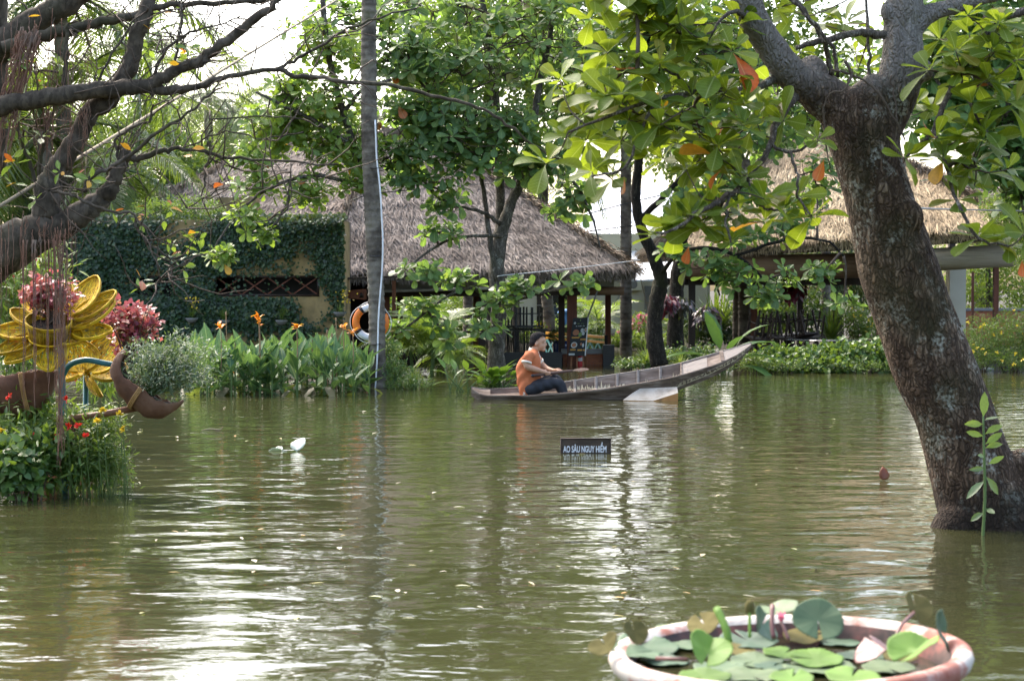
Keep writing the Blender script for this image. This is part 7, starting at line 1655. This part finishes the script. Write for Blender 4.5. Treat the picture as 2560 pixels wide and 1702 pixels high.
# ------------------------------------------------------------------ furniture on the right bank
ch1 = slat_chair('wooden_chair', 'dark red wooden chair tipped upside down in the heap under the golden pavilion', mat=M_darkwood, group='heaped wooden chairs', slats=4, h_back=.42)
for i, (px, D, z, rx, rz) in enumerate(((1905, 36.8, .95, PI, .3), (1950, 37.0, .98, PI, -.2), (2000, 37.2, 1.0, PI + .06, .6), (1925, 37.8, 1.0, PI, 1.2), (2035, 37.8, 1.0, PI, .1), (1975, 38.4, 1.0, PI, .9))):
    c = ch1 if i == 0 else copy_tree(ch1); b = P(px, 850, D); c.location = (b[0], b[1], z + .06); c.rotation_euler = (rx + (.16, -.1, .22, .05, -.2, .12)[i], (.1, -.14, .05, .2, -.08, .12)[i], rz + (PI if i % 3 else 0)); c.scale = (1, 1, 1.12)
for i, (px, D) in enumerate(((1935, 37.3), (2010, 37.7))):
    b = P(px, 860, D); th = thing('wooden_table', ['dark wooden table carrying the first heaped chairs', 'dark wooden table carrying the chairs next to the pandan'][i], 'table', (b[0], b[1], .3)); mk('tabletop', *box((b[0], b[1], .535), (.8, .8, .035)), M_darkwood, th)
    for sx_ in (-.34, .34):
        for sy_ in (-.34, .34): mk('leg', *box((b[0] + sx_, b[1] + sy_, .36), (.05, .05, .32)), M_darkwood, th)
gt = thing('glass_table', 'low round glass topped table at the bank edge beside the heaped chairs', 'table', (P(2075, 860, 35.6)[0], 35.6, .3)); c = P(2075, 849, 35.6)
V, Fc = lathe([(.0, -.01), (.86, -.01), (.88, 0), (.86, .012), (0, .012)], 40, c); V[:, 1] = c[1] + (V[:, 1] - c[1]) * .9
mk('glass_top', V, Fc, plain('table_glass', (.05, .06, .062), rough=.06, spec=.9), gt, smooth=False); mk('pedestal', *lathe([(.3, -.3), (.28, -.26), (.06, -.22), (.05, -.02), (.2, -.01)], 18, c), M_darkwood, gt, smooth=True)
# floating bottle
M_plastic = pm('clear_plastic', [(.5, .52, .55), (.7, .72, .74)], scale=8, rough=.15, spec=.7)
c = G(2468, 927); bo = thing('plastic_bottle', 'clear plastic bottle floating at the bank below the yellow flowered shrub', 'bottle', c); V, Fc = lathe([(.0, 0), (.035, .005), (.036, .05), (.034, .1), (.037, .15), (.03, .19), (.012, .215), (.012, .235), (0, .236)], 14); V = xf(Matrix.Translation(V3(c + (.12, 0, .02))) @ Matrix.Rotation(-PI / 2 + .06, 4, 'Y'), V); mk('body', V, Fc, M_plastic, bo, smooth=True)
V, Fc = lathe([(.0, .232), (.015, .232), (.015, .252), (0, .253)], 12); V = xf(Matrix.Translation(V3(c + (.12, 0, .02))) @ Matrix.Rotation(-PI / 2 + .06, 4, 'Y'), V); mk('cap', V, Fc, M_blue, bo)
# floating leaves and litter
def floater(name, label, px, py, L, mat, rx, rz, stations=HEART, z=.004, curl=.3):
    c = G(px, py); V, Fc = leaf_t([(t_, w_) for t_, w_ in stations], .5, curl); th = thing(name, label, 'leaf', c)
    M = Matrix.Translation((0, 0, z)) @ Matrix.Rotation(rz, 4, 'Z') @ Matrix.Rotation(rx, 4, 'X') @ Matrix.Scale(L, 4); o = mk('blade', xf(M, V), Fc, mat, th, smooth=True, local=True); md = o.modifiers.new('t', 'SOLIDIFY'); md.thickness = .003
    mk('stalk', *tube(xf(M, np.array([(0, 0, 0), (0, -.15, -.02), (.03, -.3, -.03)])), .003, 5), mat, th, local=True); return th
M_paleleaf = leafmat('pale_leaf', [(.45, .52, .44), (.55, .6, .52)], trans=.3, tcol=(.6, .75, .5), rough=.5)
floater('floating_leaf', 'pale upturned leaf floating on open water before the cannas', 742, 1128, .19, M_paleleaf, .75, -.35, curl=.1)
floater('floating_leaf', 'flat pale leaf floating beside the upturned pale leaf', 705, 1126, .18, M_paleleaf, 0, 1.4)
floater('floating_leaf', 'red brown curled leaf floating near the leaning trunk', 2210, 1200, .11, leafmat('redbrown_leaf', [(.16, .03, .015), (.2, .05, .02)], trans=.2), 1.25, .1, curl=.0)
floater('floating_leaf', 'orange leaf floating beside the teal box', 917, 977, .1, M_leaf_red, .5, .6)
c = G(535, 1075); th = thing('floating_twig', 'dry curled twig floating in front of the canna bed', 'twig', c); mk('stick', *tube([c + (-.14, 0, .0), c + (-.04, .02, .012), c + (.06, 0, .006), c + (.1, 0, .04)], [.003, .007, .006, .002], 6, 4), M_rope, th, smooth=True)
rg = np.random.default_rng(17); M_fleck = leafmat('drift_fleck', [(.35, .27, .12), (.5, .45, .35), (.3, .32, .1), (.5, .25, .05)], trans=.2)
for i in range(190):
    px, py = rg.uniform(250, 2500), 935 + 620 * rg.random() ** 1.7
    c = G(px, py); 
    if abs(px - 1530) < 380 and py < 1010: continue
    V, Fc = leaf_t(LANC if rg.random() < .6 else ELLI_LO, .2, .05); M = Matrix.Translation(V3(c + (0, 0, .004))) @ Matrix.Rotation(rg.random() * 6.28, 4, 'Z') @ Matrix.Scale(rg.uniform(.02, .085), 4)
    o = mk('drift_leaf', xf(M, V) - 0, Fc, M_fleck); tag(o, 'tiny dry leaf fleck drifting on the open water', 'leaf', 'drifting leaf flecks')

# ------------------------------------------------------------------ lotus pot in the foreground
RP = np.array([*(P(1971, 1621, 4.95)[:2]), P(1971, 1621, 4.95)[2]]); PR = .5
M_pot = pm('chalky_red_pot', [(.26, .08, .05), (.33, .15, .11), (.5, .46, .4), (.42, .38, .33), (.27, .11, .075)], scale=3.2, rough=.9, bump=.006, bscale=30, pos=[.36, .44, .5, .6, .68])
po = thing('lotus_pot', 'big chalky red concrete bowl of pond lilies standing in the flood', 'pot', (RP[0], RP[1], 0))
prof = [(.0, -1.2), (.30, -1.2), (.33, -.9), (.39, -.55), (.43, -.25), (.445, -.1), (.456, -.062), (.474, -.056), (.492, -.04), (.5, -.018), (.494, .0), (.476, .008), (.455, .003), (.442, -.012)]
V, Fc = lathe(prof, 64); tl = Matrix.Translation(V3(RP)) @ Matrix.Rotation(-.034, 4, 'Y'); pot = mk('bowl', xf(tl, V), Fc, M_pot, po, smooth=True)
V, Fc = lathe([(.443, -.011), (.43, -.035), (.415, -.08), (.41, -.2), (.0, -.2)], 64); mk('inner_wall', xf(tl, V), Fc, pm('grimy_inner_wall', [(.03, .022, .018), (.09, .05, .04), (.26, .09, .07)], scale=9, rough=.7, pos=[.35, .5, .66]), po, smooth=True)
def potwater():
    m, t = newmat('pot_water'); v = coords(t); nz = nd(t, 'TexNoise', {'Vector': v, 'Scale': 14.0, 'Detail': 2.0}).outputs['Fac']; bp = nd(t, 'Bump', {'Height': nz, 'Distance': .004})
    p = nd(t, 'BsdfPrincipled', {'Base Color': (.022, .02, .010, 1), 'Roughness': .04, 'IOR': 1.333, 'Normal': bp.outputs[0]}); o = nd(t, 'OutputMaterial'); t.links.new(p.outputs[0], o.inputs['Surface']); return m
V, Fc = lathe([(.424, -.05), (.2, -.05), (0.001, -.05)], 40); mk('pond_water', V + RP, Fc, potwater(), po)
M_pad = leafmat('lily_pad', [(.045, .085, .05), (.07, .12, .065), (.11, .155, .07)], trans=.15, rough=.55, spec=.25); M_pad_l = leafmat('young_lotus_leaf', [(.10, .19, .03), (.15, .26, .045)], trans=.3, tcol=(.4, .62, .07), rough=.55, spec=.25); M_pad_d = leafmat('dead_lily_pad', [(.07, .065, .02), (.13, .11, .04)], trans=.1, rough=.85, spec=.1)
M_padred = leafmat('reddish_pad', [(.12, .035, .035), (.15, .06, .05)], trans=.2)
def pad(px, py, r, mat, tilt_x=0.0, tilt_y=0.0, z=-.044, rz=0.0, fold=0.0, D=None, label=None):
    c = G(px, py, RP[2] + z) if D is None else P(px, py, D)
    n = 64; V = [(0, 0, 0)]; rg_ = np.random.default_rng(int(px)); ph = rg_.random() * 6
    for ring in (.35, .7, .93, 1.0):
        for j in range(n + 1):
            a = .1 + (2 * PI - .2) * j / n; rr = r * ring * (1 + (.04 * math.sin(3 * a + ph) + (.035 if j % 2 else -.01)) * ring ** 6 + .05 * math.sin(2 * a + ph))
            V.append((rr * math.cos(a), rr * math.sin(a), rr * fold * abs(math.sin(a)) + .035 * r * math.sin(5 * a + ph) * ring ** 2 + .05 * r * ring * ring - .012 * r * (j % 4 == 0) * ring))
    k = n + 1; Fc = [(0, 1 + j, 2 + j) for j in range(n)] + [(1 + q * k + j, 1 + (q + 1) * k + j, 2 + (q + 1) * k + j, 2 + q * k + j) for q in range(3) for j in range(n)]
    M = Matrix.Translation(V3(c)) @ Matrix.Rotation(tilt_x, 4, 'X') @ Matrix.Rotation(tilt_y, 4, 'Y') @ Matrix.Rotation(rz, 4, 'Z')
    o = mk('lily_pad', xf(M, np.array(V)), Fc, mat, po, smooth=True); md = o.modifiers.new('t', 'SOLIDIFY'); md.thickness = .0012
    if label: o['label'] = label
    return c
for a in ((1620, 1612, .085, M_pad, .12, .1, -.03, 2.2), (1585, 1628, .07, M_pad, .05, .15, -.02, .5), (1700, 1580, .085, M_pad, .1, 0, -.04, 1.0), (1870, 1600, .085, M_pad, .1, 0, -.03, 2.0), (1890, 1650, .075, M_pad, .05, 0, -.042, 4), (1960, 1632, .06, M_pad_l, 0.05, .05, -.035, 1), (2040, 1645, .075, M_pad_l, .12, 0, -.03, 3), (1880, 1688, .085, M_pad, 0, 0, -.042, 5), (2050, 1668, .1, M_pad, 0, 0, -.043, 2.6), (2130, 1690, .07, M_pad_l, .1, 0, -.02, 1.2), (1980, 1692, .06, M_pad_l, .1, 0, -.03, 1.2), (1720, 1612, .06, M_pad, 0, 0, -.042, .3), (2010, 1590, .06, M_pad_d, .2, 0, -.03, .3), (2270, 1590, .06, M_pad, .15, 0, -.03, 1), (1950, 1560, .05, M_pad_d, .2, 0, -.04, .3), (1800, 1665, .075, M_pad, 0, 0, -.044, 2), (1660, 1650, .07, M_pad, 0, .05, -.044, 3), (2150, 1640, .065, M_pad, 0, 0, -.044, 1), (2220, 1668, .07, M_pad, .05, 0, -.042, 5), (1790, 1590, .06, M_pad, 0, 0, -.045, 2.4), (2100, 1605, .06, M_pad, 0, 0, -.045, 3.3), (1760, 1690, .07, M_pad_l, .06, 0, -.035, 3.9), (2250, 1640, .05, M_pad_d, .1, 0, -.04, 2), (1845, 1625, .055, M_pad_d, .1, .1, -.038, 2), (1930, 1665, .05, M_pad, 0, 0, -.04, 1)): pad(*a)
pad(2045, 1548, .07, M_pad, .85, .0, 0, 4.7, .05, 5.15, 'upright round green lily pad'); pad(1905, 1562, .055, M_pad, .7, .9, 0, 1.0, .3, 5.1)
pad(1945, 1522, .06, M_pad, .12, -.2, 0, 2, .1, 5.3); pad(2350, 1575, .055, M_pad, 1.0, 1.1, 0, 0, .2, 4.95); pad(1772, 1630, .06, M_pad_l, .55, .2, 0, 4.4, .5, 4.75, 'bright green folded lotus leaf'); pad(2285, 1628, .07, M_pad_l, .22, -.25, 0, 3.9, .45, 4.75, 'bright green curled lotus leaf'); pad(2190, 1606, .06, M_padred, .2, -.1, 0, 1.8, -.7, 4.85, 'drooping reddish lily leaf')
pad(1512, 1614, .042, M_pad_d, .5, -.5, 0, 1.8, .3, 4.9, 'dark old pad hanging over the rim'); pad(2290, 1520, .045, M_pad_d, .9, .4, 0, 1.8, .4, 5.2); pad(1760, 1560, .05, M_pad_d, .4, -.3, 0, 1.8, .2, 5.1); pad(1585, 1580, .04, M_pad_d, .8, .5, 0, 1.8, .3, 5.1)
def pstem(rows, r, mat, name='stem'): mk(name, *tube([P(*q) for q in rows], r, 7, 4), mat, po, smooth=True)
pstem([(1822, 1605, 4.78), (1815, 1570, 4.8), (1792, 1520, 4.85)], .011, M_pad_l); pstem([(1874, 1592, 5.0), (1874, 1560, 5.02), (1874, 1522, 5.05)], .0045, M_pad_l); pstem([(1935, 1595, 5.0), (1930, 1560, 5.03), (1931, 1512, 5.08)], .007, M_padred); pstem([(1972, 1600, 4.95), (1960, 1568, 4.98), (1952, 1552, 5.0)], .005, M_padred); pstem([(2240, 1590, 5.0), (2255, 1560, 5.05), (2285, 1530, 5.15)], .005, M_padred); pstem([(1640, 1645, 4.8), (1720, 1648, 4.75)], .006, M_padred)
mk('flower_bud', *ellipsoid(P(1874, 1518, 5.05), (.014, .014, .022), 10, 8), M_pad_d, po, smooth=True)
pinkpet = mesh_of('petal', *leaf_t([(0, .06), (.4, .25), (1, .02)], .3, .1), smooth=True); pinkpet.materials.append(M_pink)
for j in range(7):
    c = P(1953, 1556, 5.0); M = Matrix.Translation(V3(c)) @ Matrix.Rotation(j * .9, 4, 'Z') @ Matrix.Rotation(1.2, 4, 'X') @ Matrix.Scale(.035, 4); put('petal', pinkpet, po, M)

# ------------------------------------------------------------------ sapling by the leaning trunk
c = P(2452, 725 + CH * F / 11.15, 11.15); sp_ = thing('sapling', 'young almond sapling with chewed bright leaves before the leaning trunk', 'plant', c); dS = c[1]
mk('stem', *tube([c - (0, 0, .2), P(2462, 1250, dS), P(2460, 1130, dS), P(2458, 1040, dS)], [.01, .01, .008, .006], 7, 4), M_stem, sp_, smooth=True)
M_sap = leafmat('sapling_leaf', [(.16, .24, .03), (.24, .32, .05)], trans=.45, tcol=(.55, .7, .05)); M_sap2 = leafmat('sapling_leaf_dull', [(.1, .16, .06), (.16, .2, .1)], trans=.3)
for (x0, y0, x1, y1, L, mt) in ((2458, 1045, 2462, 970, .2, M_sap), (2460, 1050, 2505, 1040, .15, M_sap), (2458, 1060, 2390, 1058, .17, M_sap), (2460, 1090, 2400, 1075, .14, M_sap), (2462, 1085, 2515, 1055, .17, M_sap), (2462, 1120, 2540, 1095, .15, M_sap), (2462, 1140, 2412, 1135, .1, M_sap2), (2464, 1170, 2408, 1175, .12, M_sap2), (2464, 1200, 2400, 1255, .2, M_sap2), (2464, 1190, 2510, 1250, .18, M_sap2), (2462, 1280, 2405, 1310, .14, M_sap2), (2464, 1270, 2500, 1290, .12, M_sap2), (2463, 1110, 2550, 1050, .16, M_sap), (2470, 1160, 2530, 1130, .13, M_sap)):
    a, b = P(x0, y0, dS), P(x1, y1, dS + rng.normal(0, .06)); ax = nrm(b - a)[None]; R = frames(ax, nrm(np.array([[0, -.8, .5]]) + rng.normal(0, .3, (1, 3))))[0]
    M = Matrix(np.block([[R * L, a[:, None]], [np.zeros((1, 3)), np.ones((1, 1))]]).tolist()); put('leaf', leaf_mesh('elli', int(rng.integers(3)), mt), sp_, M @ Matrix.Diagonal((.62, .85, .8, 1)))

# ------------------------------------------------------------------ lines overhead
def line(name, label, pts, r, mat, cat='rope', n=6): th = thing(name, label, cat, pts[len(pts) // 2]); mk('strand', *tube(pts, r, n, 3), mat, th, smooth=True); return th
line('rope', 'pale straight rope stretched diagonally through the ficus branches', [P(-60, 552, 11.3), P(180, 405, 12.6), P(500, 210, 16), P(835, 5, 24), P(915, -44, 27.9)], .012, M_rope)
line('rope', 'thin white cord tied from the forked almond across the thatch', [P(1243, 692, 30.3), P(1262, 688, 30.3), P(1420, 672, 31), P(1600, 650, 32)], .006, M_white)
line('wire', 'black wire running across the thatch to the palm trunk', [P(880, 500, 29), P(940, 484, 28.3), P(1090, 470, 31), P(1300, 452, 36)], .008, M_black, 'wire')
line('wire', 'dark overhead wire crossing the white metal roof', [P(1380, 590, 40), P(1600, 562, 42), P(1760, 545, 42)], .012, M_black, 'wire')
line('wire', 'thin dark wire slanting over the metal roof ridge', [P(1380, 560, 40), P(1600, 500, 42), P(1750, 470, 42)], .012, M_black, 'wire')
line('wire', 'black wire strung from the leaning tree across the golden thatch', [P(2240, 520, 13), P(2400, 524, 25), P(2560, 528, 30), P(2700, 532, 33)], .012, M_black, 'wire')
sw = thing('rope_ladder', 'pale rope and bamboo ladder hanging before the cream wall', 'ladder', P(1618, 860, 44) * (1, 1, 0) + (0, 0, .3)); q = [P(1633, 700, 44), P(1612, 850, 44)]; q2 = [P(1602, 700, 44), P(1624, 790, 44), P(1634, 860, 44)]
mk('rope_side', *tube(q, .012, 5), M_rope, sw); mk('rope_side', *tube(q2, .012, 5), M_rope, sw)
for y in (757, 778, 783, 800): mk('rung', *tube([P(1612, y, 44), P(1640, y, 44)], .012, 5), M_rope, sw)
